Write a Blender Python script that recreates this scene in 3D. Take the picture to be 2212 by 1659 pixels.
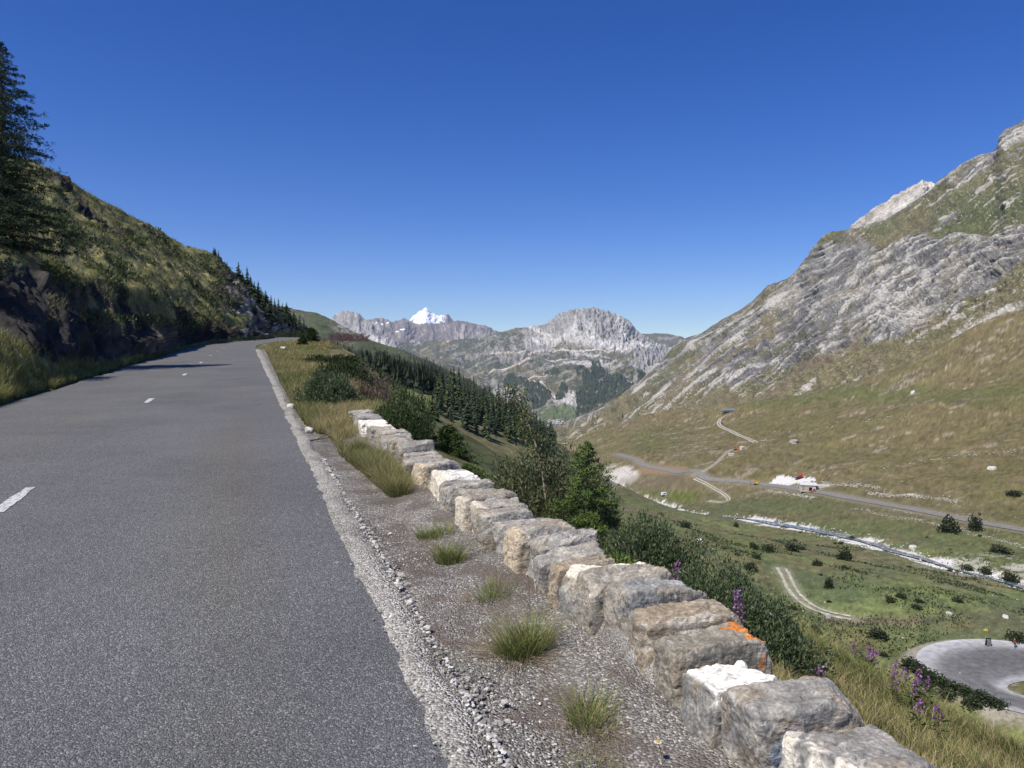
import bpy, math, random
import numpy as np
from mathutils import Vector

for o in list(bpy.data.objects):
    bpy.data.objects.remove(o)
SC = bpy.context.scene
COL = SC.collection
rng = np.random.default_rng(7)
random.seed(7)

# ------------------------------------------------------------------ camera, sky, sun
F, CX, CY, HOR = 1650.0, 1106.0, 829.5, 780.0       # measured on the photograph at 2212 x 1659
PITCH = math.atan((CY - HOR) / F)
CAMZ = 1.7
cam = bpy.data.cameras.new('camera')
cam.sensor_width = 36.0
cam.lens = F / 2212.0 * 36.0
cam.clip_start = 0.05
cam.clip_end = 60000
camo = bpy.data.objects.new('camera', cam)
camo.location = (0, 0, CAMZ)
camo.rotation_euler = (math.pi / 2 - PITCH, 0, 0)
COL.objects.link(camo)
SC.camera = camo

SUN_EL = math.radians(55)
LX, LY = 0.76, 0.65                                 # horizontal travel of the light (from behind left)
_n = math.hypot(LX, LY); LX /= _n; LY /= _n
world = bpy.data.worlds.new('World')
SC.world = world
world.use_nodes = True
wn = world.node_tree
for n in list(wn.nodes): wn.nodes.remove(n)
sky = wn.nodes.new('ShaderNodeTexSky')
sky.sky_type = 'NISHITA'
sky.sun_disc = False
sky.sun_elevation = SUN_EL
sky.sun_rotation = math.atan2(-LX, -LY)
sky.altitude = 2300
sky.air_density = 1.0
sky.dust_density = 0.25
sky.ozone_density = 3.2
bg = wn.nodes.new('ShaderNodeBackground')
bg.inputs['Strength'].default_value = 0.112
wo = wn.nodes.new('ShaderNodeOutputWorld')
hs = wn.nodes.new('ShaderNodeHueSaturation')
hs.inputs['Saturation'].default_value = 1.38
hs.inputs['Hue'].default_value = 0.520
wn.links.new(sky.outputs[0], hs.inputs['Color'])
wn.links.new(hs.outputs[0], bg.inputs['Color'])
wn.links.new(bg.outputs[0], wo.inputs[0])

sd = bpy.data.lights.new('sun', 'SUN')
sd.energy = 5.0
sd.angle = math.radians(0.53)
sd.color = (1.0, 0.95, 0.86)
so = bpy.data.objects.new('sun', sd)
so.rotation_euler = Vector((LX * math.cos(SUN_EL), LY * math.cos(SUN_EL), -math.sin(SUN_EL))).to_track_quat('-Z', 'Y').to_euler()
so.location = (-30, -30, 60)
COL.objects.link(so)
SC.view_settings.view_transform = 'Standard'
SC.view_settings.look = 'None'
SC.view_settings.exposure = 0.22
SC.view_settings.gamma = 1.0
SC.cycles.use_denoising = True
SC.cycles.use_adaptive_sampling = False
SC.cycles.max_bounces = 5
SC.cycles.diffuse_bounces = 3
SC.cycles.transparent_max_bounces = 8

# ------------------------------------------------------------------ numeric helpers
SP, CP = math.sin(PITCH), math.cos(PITCH)
def uw(px, py):
    """photo pixel -> (x/y, (z-CAMZ)/y) of its ray"""
    a = (np.asarray(px, float) - CX) / F
    b = -(np.asarray(py, float) - CY) / F
    dy = b * SP + CP
    return a / dy, (b * CP - SP) / dy
def at(px, py, Y):
    u, w = uw(px, py)
    Y = np.asarray(Y, float)
    return u * Y, Y + 0 * u, CAMZ + w * Y
def proj(x, y, z):
    v = np.asarray(z) - CAMZ
    zc = y * CP - v * SP
    yc = y * SP + v * CP
    return CX + F * x / zc, CY - F * yc / zc

def _h(ix, iy, iz, s):
    with np.errstate(over='ignore'):
        n = (ix.astype(np.uint32) * np.uint32(374761393) + iy.astype(np.uint32) * np.uint32(668265263)
             + iz.astype(np.uint32) * np.uint32(2147483647) + np.uint32((s * 974711 + 12345) & 0xffffffff))
        n = (n ^ (n >> np.uint32(13))) * np.uint32(1274126177)
        n = (n ^ (n >> np.uint32(16))) * np.uint32(2246822519)
        n = n ^ (n >> np.uint32(15))
    return n.astype(np.float32) * np.float32(2.0 / 4294967295.0) - np.float32(1)
def vn(x, y, z=None, s=0):
    """smooth value noise in -1..1"""
    x = np.asarray(x, np.float64); y = np.asarray(y, np.float64)
    z = np.zeros_like(x) if z is None else np.asarray(z, np.float64)
    fx, fy, fz = np.floor(x), np.floor(y), np.floor(z)
    ix, iy, iz = fx.astype(np.int64), fy.astype(np.int64), fz.astype(np.int64)
    tx, ty, tz = (x - fx), (y - fy), (z - fz)
    tx = tx * tx * tx * (tx * (tx * 6 - 15) + 10); ty = ty * ty * ty * (ty * (ty * 6 - 15) + 10)
    flat = not np.any(z)
    def pl(k):
        a = _h(ix, iy, iz + k, s); b = _h(ix + 1, iy, iz + k, s)
        c = _h(ix, iy + 1, iz + k, s); d = _h(ix + 1, iy + 1, iz + k, s)
        return (a + (b - a) * tx) * (1 - ty) + (c + (d - c) * tx) * ty
    p0 = pl(0)
    if flat: return p0
    tz = tz * tz * (3 - 2 * tz)
    return p0 * (1 - tz) + pl(1) * tz
def fbm(x, y, z=None, o=5, s=0, g=0.5, l=2.03):
    r = 0; a = 1; t = 0; f = 1.0
    for k in range(o):
        c, sn = math.cos(k * 1.1), math.sin(k * 1.1)
        xx, yy = (x * c - y * sn) * f, (x * sn + y * c) * f
        r = r + a * vn(xx + 17.3 * k, yy - 9.1 * k, None if z is None else z * f, s + k)
        t += a; a *= g; f *= l
    return r / t * 1.6
def ani(x, y, o=4, s=0, g=0.55):
    """fbm without octave rotation: keeps an anisotropy given by the caller"""
    r = 0; a = 1; t = 0; f = 1.0
    for k in range(o):
        r = r + a * vn(x * f + 31.7 * k, y * f + 11.9 * k, None, s + k)
        t += a; a *= g; f *= 2.05
    return r / t * 1.6
def rid(x, y, o=4, s=0, rot=True):
    r = 0; a = 1; t = 0; f = 1.0
    for k in range(o):
        c, sn = (math.cos(k * 0.9), math.sin(k * 0.9)) if rot else (1, 0)
        r = r + a * (1 - 2 * np.abs(vn((x * c - y * sn) * f + 7.7 * k, (x * sn + y * c) * f + 3.1 * k, None, s + k)))
        t += a; a *= 0.5; f *= 2.1
    return r / t
def ss(a, b, x):
    t = np.clip((np.asarray(x, float) - a) / (b - a), 0, 1)
    return t * t * (3 - 2 * t)
def mixc(c, d, m):
    m = np.asarray(m)[..., None]
    return c * (1 - m) + np.asarray(d, float) * m
def pdist(x, y, pts):
    """distance to a polyline and the fraction along it"""
    best = np.full(np.shape(x), 1e9); par = np.zeros(np.shape(x))
    n = len(pts) - 1
    for i in range(n):
        (ax, ay), (bx, by) = pts[i][:2], pts[i + 1][:2]
        dx, dy = bx - ax, by - ay
        t = np.clip(((x - ax) * dx + (y - ay) * dy) / (dx * dx + dy * dy + 1e-12), 0, 1)
        d = np.hypot(x - ax - t * dx, y - ay - t * dy)
        m = d < best
        best = np.where(m, d, best); par = np.where(m, (i + t) / n, par)
    return best, par
def inpoly(x, y, P):
    r = np.zeros(np.shape(x), bool); j = len(P) - 1
    for i in range(len(P)):
        (xi, yi), (xj, yj) = P[i], P[j]
        if yi != yj:
            r ^= ((yi > y) != (yj > y)) & (x < (xj - xi) * (y - yi) / (yj - yi) + xi)
        j = i
    return r
def crom(pts, n):
    P = np.asarray(pts, float)
    P = np.vstack([2 * P[0] - P[1], P, 2 * P[-1] - P[-2]])
    out = []
    for i in range(1, len(P) - 2):
        t = np.linspace(0, 1, n, endpoint=False)[:, None]
        a, b, c, d = P[i - 1], P[i], P[i + 1], P[i + 2]
        out.append(0.5 * (2 * b + (c - a) * t + (2 * a - 5 * b + 4 * c - d) * t * t + (3 * b - a - 3 * c + d) * t ** 3))
    out.append(P[-2][None])
    return np.vstack(out)

# ------------------------------------------------------------------ object helpers
def link(name, me, parent=None, mat=None):
    o = bpy.data.objects.new(name, me)
    COL.objects.link(o)
    if parent is not None: o.parent = parent
    if mat is not None and me is not None:
        me.materials.clear()
        for m in (mat if isinstance(mat, (list, tuple)) else [mat]): me.materials.append(m)
    return o
def tag(o, label=None, cat=None, group=None, kind=None):
    if label: o['label'] = label
    if cat: o['category'] = cat
    if group: o['group'] = group
    if kind: o['kind'] = kind
    return o
def empty(name, loc=(0, 0, 0), rz=0.0):
    o = bpy.data.objects.new(name, None)
    o.location = loc; o.rotation_euler = (0, 0, rz); o.empty_display_size = 0.2
    COL.objects.link(o)
    return o
def npmesh(name, V, Fc, col=None, smooth=False, mi=None):
    """V (n,3); Fc: list of (m,k) index arrays; col (n,3) linear"""
    if not isinstance(Fc, (list, tuple)): Fc = [Fc]
    Fc = [np.asarray(f, np.int32) for f in Fc if len(f)]
    me = bpy.data.meshes.new(name)
    V = np.asarray(V, np.float32)
    me.vertices.add(len(V)); me.vertices.foreach_set('co', V.ravel())
    tot = np.concatenate([np.full(len(f), f.shape[1], np.int32) for f in Fc])
    idx = np.concatenate([f.ravel() for f in Fc])
    me.loops.add(len(idx)); me.loops.foreach_set('vertex_index', idx)
    st = np.concatenate([[0], np.cumsum(tot)[:-1]]).astype(np.int32)
    me.polygons.add(len(tot))
    me.polygons.foreach_set('loop_start', st); me.polygons.foreach_set('loop_total', tot)
    me.polygons.foreach_set('use_smooth', np.full(len(tot), smooth, bool))
    if mi is not None: me.polygons.foreach_set('material_index', np.asarray(mi, np.int32))
    me.update(calc_edges=True)
    if col is not None:
        ca = me.color_attributes.new('Col', 'FLOAT_COLOR', 'POINT')
        c4 = np.ones((len(V), 4), np.float32); c4[:, :3] = np.clip(col, 0, 1)
        ca.data.foreach_set('color', c4.ravel())
    me.validate()
    return me
def gridfaces(nr, nc):
    i = np.arange(nr - 1)[:, None] * nc + np.arange(nc - 1)[None]
    return np.stack([i, i + 1, i + nc + 1, i + nc], -1).reshape(-1, 4)
class MB:
    """collects shapes into one mesh"""
    def __init__(s): s.v = []; s.f = {}; s.c = []; s.n = 0
    def add(s, V, Fs, col=(0.5, 0.5, 0.5)):
        V = np.asarray(V, float).reshape(-1, 3)
        for k in (Fs if isinstance(Fs, (list, tuple)) and len(Fs) and not np.isscalar(Fs[0][0]) and np.ndim(Fs[0]) == 2 else [Fs]):
            k = np.asarray(k, np.int64)
            s.f.setdefault(k.shape[1], []).append(k + s.n)
        s.v.append(V); c = np.asarray(col, float)
        s.c.append(np.broadcast_to(c, V.shape).copy())
        s.n += len(V)
    def box(s, c, d, rz=0.0, col=(.5, .5, .5), taper=1.0, tilt=0.0, bev=0.0):
        x, y, z = [t / 2 for t in d]
        P = np.array([[-x, -y, -z], [x, -y, -z], [x, y, -z], [-x, y, -z], [-x * taper, -y * taper, z], [x * taper, -y * taper, z], [x * taper, y * taper, z], [-x * taper, y * taper, z]])
        if tilt:
            cc, si = math.cos(tilt), math.sin(tilt)
            P = np.stack([P[:, 0] * cc + P[:, 2] * si, P[:, 1], -P[:, 0] * si + P[:, 2] * cc], 1)
        cc, si = math.cos(rz), math.sin(rz)
        P = np.stack([P[:, 0] * cc - P[:, 1] * si, P[:, 0] * si + P[:, 1] * cc, P[:, 2]], 1) + np.asarray(c, float)
        s.add(P, np.array([[0, 3, 2, 1], [4, 5, 6, 7], [0, 1, 5, 4], [1, 2, 6, 5], [2, 3, 7, 6], [3, 0, 4, 7]]), col)
    def tube(s, pts, rad, n=6, col=(.5, .5, .5), cap=True):
        pts = np.asarray(pts, float); m = len(pts)
        rad = np.broadcast_to(np.asarray(rad, float), (m,))
        d = np.gradient(pts, axis=0); d /= np.linalg.norm(d, axis=1)[:, None] + 1e-12
        up = np.array([0, 0, 1.0]) if abs(d[0, 2]) < 0.9 else np.array([1.0, 0, 0])
        a = np.cross(d, up); a /= np.linalg.norm(a, axis=1)[:, None] + 1e-12
        b = np.cross(d, a)
        t = np.arange(n) / n * 2 * math.pi
        V = pts[:, None] + rad[:, None, None] * (np.cos(t)[None, :, None] * a[:, None] + np.sin(t)[None, :, None] * b[:, None])
        i = np.arange(m - 1)[:, None] * n + np.arange(n)[None]; j = np.arange(m - 1)[:, None] * n + (np.arange(n)[None] + 1) % n
        q = np.stack([i, j, j + n, i + n], -1).reshape(-1, 4)
        V = V.reshape(-1, 3)
        if cap:
            V = np.vstack([V, pts[0], pts[-1]])
            k = np.arange(n); k2 = (k + 1) % n
            t1 = np.stack([k2, k, np.full(n, m * n)], 1); t2 = np.stack([(m - 1) * n + k, (m - 1) * n + k2, np.full(n, m * n + 1)], 1)
            s.add(V, [q, t1, t2], col)
        else: s.add(V, q, col)
    def lathe(s, c, prof, n=12, axis='z', col=(.5, .5, .5)):
        prof = np.asarray(prof, float); t = np.arange(n) / n * 2 * math.pi
        r, h = prof[:, 0], prof[:, 1]
        A = r[:, None] * np.cos(t); B = r[:, None] * np.sin(t); H = np.broadcast_to(h[:, None], A.shape)
        V = {'z': (A, B, H), 'x': (H, A, B), 'y': (B, H, A)}[axis]
        V = np.stack(V, -1).reshape(-1, 3) + np.asarray(c, float)
        m = len(prof)
        i = np.arange(m - 1)[:, None] * n + np.arange(n)[None]; j = np.arange(m - 1)[:, None] * n + (np.arange(n)[None] + 1) % n
        s.add(V, np.stack([i, j, j + n, i + n], -1).reshape(-1, 4), col)
    def mesh(s, name, smooth=False):
        return npmesh(name, np.vstack(s.v), [np.vstack(k) for k in s.f.values()], np.vstack(s.c), smooth)
    def obj(s, name, mat, parent=None, smooth=False):
        return link(name, s.mesh(name, smooth), parent, mat)

# ------------------------------------------------------------------ materials
def newmat(name):
    m = bpy.data.materials.new(name); m.use_nodes = True
    nt = m.node_tree
    for n in list(nt.nodes): nt.nodes.remove(n)
    out = nt.nodes.new('ShaderNodeOutputMaterial'); b = nt.nodes.new('ShaderNodeBsdfPrincipled')
    b.inputs['Roughness'].default_value = 0.9
    b.inputs['Specular IOR Level'].default_value = 0.15
    nt.links.new(b.outputs[0], out.inputs[0])
    return m, nt, b
def N(nt, t, **kw):
    n = nt.nodes.new('ShaderNode' + t)
    for k, v in kw.items():
        if k in n.inputs: n.inputs[k].default_value = v
        else: setattr(n, k, v)
    return n
def L(nt, a, b): nt.links.new(a, b)
def ramp(nt, fac, stops):
    r = nt.nodes.new('ShaderNodeValToRGB')
    e = r.color_ramp.elements
    e[0].position, e[0].color = stops[0][0], (*stops[0][1], 1)
    e[1].position, e[1].color = stops[-1][0], (*stops[-1][1], 1)
    for p, c in stops[1:-1]:
        k = e.new(p); k.color = (*c, 1)
    L(nt, fac, r.inputs[0])
    return r.outputs[0]
def mul(nt, a, b, mode='MULTIPLY', fac=1.0):
    m = nt.nodes.new('ShaderNodeMix'); m.data_type = 'RGBA'; m.blend_type = mode
    if isinstance(fac, float): m.inputs[0].default_value = fac
    else: L(nt, fac, m.inputs[0])
    for s, i in ((a, 6), (b, 7)):
        if isinstance(s, tuple): m.inputs[i].default_value = (*s, 1)
        else: L(nt, s, m.inputs[i])
    return m.outputs[2]
def g3(v): return (v, v, v)
def vcol_mat(name, scale=0.0, amt=0.25, bump=0.0, bscale=1.0, rough=0.9, detail=4.0, spec=0.12, trans=0.0):
    """vertex colour x fine noise, with optional bump"""
    m, nt, b = newmat(name)
    a = N(nt, 'VertexColor', layer_name='Col')
    c = a.outputs[0]
    b.inputs['Roughness'].default_value = rough
    b.inputs['Specular IOR Level'].default_value = spec
    if scale or bump:
        tc = N(nt, 'TexCoord')
    if scale:
        no = N(nt, 'TexNoise', Scale=scale, Detail=detail, Roughness=0.65); L(nt, tc.outputs['Object'], no.inputs['Vector'])
        c = mul(nt, c, ramp(nt, no.outputs[0], [(0.28, g3(1 - amt * 1.6)), (0.5, g3(1.0)), (0.74, g3(1 + amt * 1.8))]))
    L(nt, c, b.inputs['Base Color'])
    if bump:
        nb = N(nt, 'TexNoise', Scale=bscale, Detail=5.0, Roughness=0.6); L(nt, tc.outputs['Object'], nb.inputs['Vector'])
        bp = N(nt, 'Bump', Strength=0.9, Distance=bump); L(nt, nb.outputs[0], bp.inputs['Height']); L(nt, bp.outputs[0], b.inputs['Normal'])
    if trans:
        tr = N(nt, 'BsdfTranslucent'); L(nt, c, tr.inputs[0])
        mx = N(nt, 'MixShader'); mx.inputs[0].default_value = trans
        L(nt, b.outputs[0], mx.inputs[1]); L(nt, tr.outputs[0], mx.inputs[2])
        out = [n for n in nt.nodes if n.type == 'OUTPUT_MATERIAL'][0]
        L(nt, mx.outputs[0], out.inputs[0])
    return m
def flat_mat(name, col, rough=0.6, spec=0.3, metal=0.0, noise=0.12, scale=6.0):
    m, nt, b = newmat(name)
    tc = N(nt, 'TexCoord'); no = N(nt, 'TexNoise', Scale=scale, Detail=4.0); L(nt, tc.outputs['Object'], no.inputs['Vector'])
    c = mul(nt, tuple(col), ramp(nt, no.outputs[0], [(0.3, g3(1 - noise)), (0.7, g3(1 + noise))]))
    L(nt, c, b.inputs['Base Color'])
    b.inputs['Roughness'].default_value = rough; b.inputs['Specular IOR Level'].default_value = spec; b.inputs['Metallic'].default_value = metal
    return m
# ------------------------------------------------------------------ road line
DX, DY = -0.3287, 0.9445                      # direction of the straight
NX, NY = 0.9445, 0.3287                       # towards the valley
RW = 2.95                                     # half width
_c0 = np.array([0.787 - RW * NX, -RW * NY])
ctr = [tuple(_c0 + t * np.array([DX, DY])) for t in (-14, 0, 14, 28, 42, 56)]
ctr += [(-25.0, 65.3), (-31.2, 85), (-36, 107), (-39.4, 130), (-44, 152), (-52, 172), (-66, 188), (-86, 198)]
CL = crom(ctr, 14)
_t = np.gradient(CL, axis=0); _t /= np.linalg.norm(_t, axis=1)[:, None]
CN = np.stack([_t[:, 1], -_t[:, 0]], 1)       # right-hand normal
RE = CL + CN * RW; LE = CL - CN * RW
_m = RE[:, 1] < 158
REx, REy = RE[_m, 0], RE[_m, 1]
def xe(Y):
    Y = np.asarray(Y, float)
    r = np.interp(Y, REy, REx)
    return np.where(Y > REy[-1], REx[-1] - 0.30 * (Y - REy[-1]), np.where(Y < REy[0], REx[0] - 0.348 * (Y - REy[0]), r))
def zr(y):
    y = np.asarray(y, float)
    return np.where(y < 170, 0.041 * y, 6.97 + 0.015 * (y - 170))
def PQ(x, y): return NX * x + NY * y - 0.743, DX * x + DY * y

def drop_z(d, y):
    # shoulder of the slope below the wall, steep flank, gentler foot
    k = 1 + .0 * y
    return 0.42 * np.minimum(d, 3.0) * k + (0.62 + .25 * ss(60, 130, y)) * np.clip(d - 3.0, 0, 60) + 0.22 * np.maximum(d - 63.0, 0) + 0.12 * (1 - np.exp(-d / 0.5))
def near_z(x, y):
    p = (x - xe(y)) * NX
    pd = np.interp(y, [0, 12, 15, 20, 50, 80, 102, 116, 132, 160], [1.62, 1.65, 1.9, 2.4, 3.8, 6.8, 7.4, 4.0, 2.0, 2.0])
    z0 = zr(np.minimum(y, 260))
    d = np.maximum(p - pd, 0)
    bank = 0.35 * ss(2, 7, p) * ss(60, 100, y) * (1 - ss(8, 13, p))
    return z0 - 0.03 - 0.045 * np.clip(p, 0, pd) - drop_z(d, y) + bank, p

# control points of the valley (read off the photograph, with an estimated distance each)
ctl = [(2212, 1250, 280), (1900, 1180, 340), (1600, 1122, 480), (1500, 1108, 550), (1345, 1072, 760), (1440, 1098, 640), (1390, 1084, 705), (1435, 1072, 690), (1470, 1035, 700), (1420, 1020, 790),
       (2212, 1145, 370), (1800, 1065, 520), (1500, 1020, 700), (1380, 996, 860), (1320, 985, 980),
       (2212, 1000, 500), (2212, 900, 680), (2212, 800, 860), (2212, 725, 1000), (2212, 668, 1130), (2212, 700, 1400),
       (2600, 1000, 420), (2600, 800, 640), (2600, 520, 820), (2600, 560, 1100), (2600, 1300, 250), (2600, 1200, 300),
       (1800, 1000, 640), (1800, 920, 850), (1800, 858, 1080), (2000, 1000, 570), (2000, 870, 800), (2000, 775, 1060),
       (1700, 1000, 690), (1600, 960, 860), (1600, 900, 1200), (1578, 889, 1290), (1450, 898, 1420), (1400, 905, 1480), (1340, 914, 1560),
       (1450, 960, 960), (1380, 950, 1200), (1330, 955, 1300),
       (2212, 1330, 185), (2212, 1290, 228), (1900, 1280, 185), (1900, 1220, 270), (1750, 1200, 235), (1600, 1150, 340), (1480, 1125, 440),
       (1190, 975, 640), (1130, 925, 590), (1060, 878, 540), (955, 846, 470), (900, 832, 430),
       (1130, 1010, 330), (1040, 975, 300), (930, 925, 230), (800, 845, 150), (800, 852, 260), (800, 850, 380), (700, 792, 140), (700, 800, 260), (700, 795, 400), (900, 905, 160), (880, 890, 300), (1000, 1000, 150)]
cx, cy, cz = at(*np.array(ctl, float).T)
exA = []
for q in (-30, 30, 90, 150):
    for p in (2.5, 20, 50, 80, 105):
        x = 0.787 * 0 + (p + 0.743) * NX + q * DX; y = (p + 0.743) * NY + q * DY
        exA.append((x, y, float(near_z(np.array(x), np.array(max(y, 0.5)))[0]) if y > 0 else -0.42 * p))
for (p, q, z) in [(210, 880, -165), (110, 900, -110), (60, 700, -50), (300, 1000, -190), (420, 1300, -215), (600, 1700, -240), (733, 1720, -205),
                  (-60, 200, 8), (-60, 500, -8), (-60, 800, -40), (900, 1600, -130), (1100, 1300, 20),
                  (150, -60, -56), (260, -60, -74), (380, -60, -70), (600, -60, -30), (450, 1020, -150)]:
    exA.append((p * NX + q * DX, p * NY + q * DY, z))
exA = np.array(exA)
kx = np.concatenate([cx, exA[:, 0]]); ky = np.concatenate([cy, exA[:, 1]]); kz = np.concatenate([cz, exA[:, 2]])
kp, kq = PQ(kx, ky)
def _tp(r2): return np.where(r2 > 1e-9, 0.5 * r2 * np.log(np.maximum(r2, 1e-9)), 0)
KP = np.stack([kp, kq], 1) / 300.0
_A = _tp(((KP[:, None] - KP[None]) ** 2).sum(-1)) + 0.0006 * np.eye(len(KP))
_B = np.concatenate([np.ones((len(KP), 1)), KP], 1)
_M = np.block([[_A, _B], [_B.T, np.zeros((3, 3))]])
_W = np.linalg.solve(_M, np.concatenate([kz, np.zeros(3)]))
def rbf_z(x, y):
    p, q = PQ(x, y); sh = p.shape
    X = np.stack([p.ravel(), q.ravel()], 1) / 300.0
    out = _W[-3] + X @ _W[-2:]
    for i in range(len(KP)): out = out + _W[i] * _tp(((X - KP[i]) ** 2).sum(1))
    return out.reshape(sh)

HP = at(2205, 1442, 131.0)                     # the hairpin bend below
def base_z(x, y):
    zn, p = near_z(x, y)
    zf = rbf_z(x, y)
    w = ss(45, 120, PQ(x, y)[0]) 
    w = np.maximum(w, ss(170, 240, y))
    z = zn * (1 - w) + zf * w
    yc = np.interp(x / y, [.12, .21, .287, .42, .54, .67, .9], [1600, 1440, 1310, 1110, 1070, 1130, 900])
    z = z - 420 * ss(1.02, 1.45, y / yc)
    r = np.hypot((x - HP[0]) / 18.5, (y - HP[1] + 4) / 17.5)
    return z + (HP[2] - z) * ss(1.45, 1.0, r)

def marchxy(px, py, zfun, y0=1.5, y1=1800, n=1500):
    """where the ray of a photo pixel first meets a height function"""
    u, w = uw(px, py)
    Y = np.exp(np.linspace(math.log(y0), math.log(y1), n))
    below = zfun(u * Y, Y) > CAMZ + w * Y
    i = int(np.argmax(below)) if below.any() else n - 1
    if i == 0: return u * y0, y0
    a, b = Y[i - 1], Y[i]
    for _ in range(3):
        yy = np.linspace(a, b, 9)
        k = int(np.argmax(zfun(u * yy, yy) > CAMZ + w * yy)) or 8
        a, b = yy[k - 1], yy[k]
    return u * b, b

# lines on the valley floor, read off the photograph and dropped on the terrain
def drop(P, y0=60): return [marchxy(q[0], q[1], base_z, y0) if len(q) == 2 else tuple(float(v) for v in at(*q)[:2]) for q in P]
_road_px = [(2330, 1168), (2212, 1146), (2100, 1126), (1980, 1102), (1880, 1084), (1800, 1069), (1700, 1053), (1600, 1040), (1520, 1030), (1450, 1017), (1405, 1009), (1384, 1001), (1372, 992), (1350, 986), (1318, 983)]
VROAD = crom(drop(_road_px), 8)
_str_px = [(2330, 1300), (2212, 1262), (2140, 1243), (2060, 1222), (1990, 1200), (1930, 1185), (1880, 1170), (1800, 1150), (1720, 1134), (1640, 1121), (1560, 1112), (1500, 1109, 560), (1440, 1098, 640), (1390, 1084, 705), (1340, 1073, 770), (1280, 1060, 880)]
STREAM = crom(drop(_str_px), 8)
TRK = {}
TRK['lower'] = crom(drop([(1688, 1228), (1700, 1250), (1716, 1280), (1745, 1307), (1790, 1326), (1838, 1336)], 60), 8)
TRK['moraine'] = crom(drop([(1580, 893), (1556, 905), (1556, 920), (1590, 937), (1620, 950), (1640, 958)], 200), 8)
TRK['branch'] = crom(drop([(1582, 970), (1562, 985), (1545, 1002), (1520, 1018), (1500, 1024)], 200), 8)
TRK['bank'] = crom(drop([(1500, 1033), (1530, 1048), (1560, 1065), (1574, 1079), (1560, 1085), (1530, 1082)], 200), 8)
LINES = [(VROAD, 5.0), (STREAM, 6.0)] + [(t, 2.5) for t in TRK.values()]

def line_damp(x, y):
    d = np.full(np.shape(x), 1.0)
    for ln, w in LINES:
        dd, _ = pdist(x, y, ln[::3])
        d = np.minimum(d, ss(w * 0.8, w * 3.0, dd))
    r = np.hypot((x - HP[0]) / 18.5, (y - HP[1] + 4) / 17.5)
    return d * ss(1.0, 1.5, r)

def ground_z(x, y, damp=None):
    x = np.asarray(x, float); y = np.asarray(y, float)
    z = base_z(x, y)
    if damp is None: damp = line_damp(x, y)
    p, q = PQ(x, y)
    rough = ss(1.9, 6, (x - xe(y)) * NX) * damp
    far = ss(20, 120, p)
    z = z + rough * (0.10 * fbm(x / 1.3, y / 1.3, o=3, s=3) * (1 + 0.6 * far) + 0.30 * far * fbm(x / 7, y / 7, o=3, s=4) + 1.5 * far * fbm(x / 38, y / 38, o=3, s=5))
    up = ss(380, 600, p)
    z = z + up * damp * (2.2 * ani(p / 90, q / 26, o=4, s=8) + 5.0 * fbm(p / 170, q / 120, o=3, s=9))
    # stream bed, cut under the road bank
    ds, _ = pdist(x, y, STREAM[::3])
    z = z - 1.6 * ss(16, 4, ds)
    return z
def gz(x, y): return float(ground_z(np.array([x]), np.array([y]))[0])
def hit(px, py, y0=3.0, y1=1800):
    x, y = marchxy(px, py, ground_z, y0, y1, 900)
    return (float(x), float(y), gz(x, y))

# ------------------------------------------------------------------ palette (real surface colours)
GB = np.array([.135, .116, .062]); GO = np.array([.118, .110, .050]); GG = np.array([.100, .116, .045]); GD = np.array([.044, .056, .027])
DRY = np.array([.20, .155, .070]); ROCK = np.array([.225, .215, .197]); ROCKD = np.array([.125, .120, .115]); ROCKL = np.array([.40, .378, .335])
SCREE = np.array([.46, .43, .38]); EARTH = np.array([.15, .115, .080]); WHITE = np.array([.66, .64, .60])

# ------------------------------------------------------------------ the ground: one sheet from the wall to the far moraine
nc, nr = 1020, 900
pxs = np.linspace(-40, 2620, nc)
Ys = np.exp(np.linspace(math.log(1.15), math.log(1780), nr))
u, _w = uw(pxs, np.full(nc, HOR))
GX = u[None] * Ys[:, None]; GYY = np.repeat(Ys[:, None], nc, 1)
damp = line_damp(GX, GYY)
GZ = ground_z(GX, GYY, damp)
_p = (GX - xe(GYY)) * NX
GZ = np.where(_p < 0.0, np.minimum(GZ, zr(GYY) - 0.12), GZ)
GZ = GZ - 0.16 * ss(1.62, 1.45, _p) * ss(18, 14, GYY) - .08 * ss(1.1, .8, _p) * ss(70, 60, GYY)
Pp, Qq = PQ(GX, GYY)
ppx, ppy = proj(GX, GYY, GZ)
n1 = fbm(GX / 60, GYY / 60, o=5, s=21); n2 = fbm(GX / 9, GYY / 9, o=4, s=22); n3 = fbm(GX / 2.2, GYY / 2.2, o=3, s=23)
st = ani(Pp / 60 + Qq / 220, Qq / 9, o=4, s=24)
c = np.broadcast_to(GO, GX.shape + (3,)).copy()
c = mixc(c, GB, ss(-.3, .5, n1 + .4 * n2) * .8)
c = mixc(c, GG, ss(-.05, .55, -n1 * .7 + .5 * n2 + .15) * ss(420, 300, Pp) * .8)
# valley floor zones
def blob(px, py, rx, ry, soft=.5):
    r = np.hypot((ppx - px) / rx, (ppy - py) / ry) + .35 * n1 + .25 * n2
    return ss(1 + soft, 1 - soft, r)
inv = ss(60, 100, GYY)
c = mixc(c, GG * 1.10 + np.array([.006, .01, 0]), blob(1960, 1290, 330, 55) * .9 * inv)
c = mixc(c, GG * .95, blob(1680, 1090, 230, 22) * .7 * inv)
c = mixc(c, EARTH * .75, blob(1930, 1342, 150, 9, .3) * .75 * inv)
c = mixc(c, GB * 1.08, blob(2120, 1255, 120, 22) * .8 * inv)
c = mixc(c, GD * 1.5, blob(1760, 1270, 150, 35) * .55 * inv)
c = mixc(c, np.array([.105, .125, .03]), blob(1470, 1073, 45, 13, .25) * .9 * inv)       # camping meadow
c = mixc(c, GG * .9, blob(1850, 850, 330, 22) * .75 * ss(380, 500, Pp))
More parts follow.
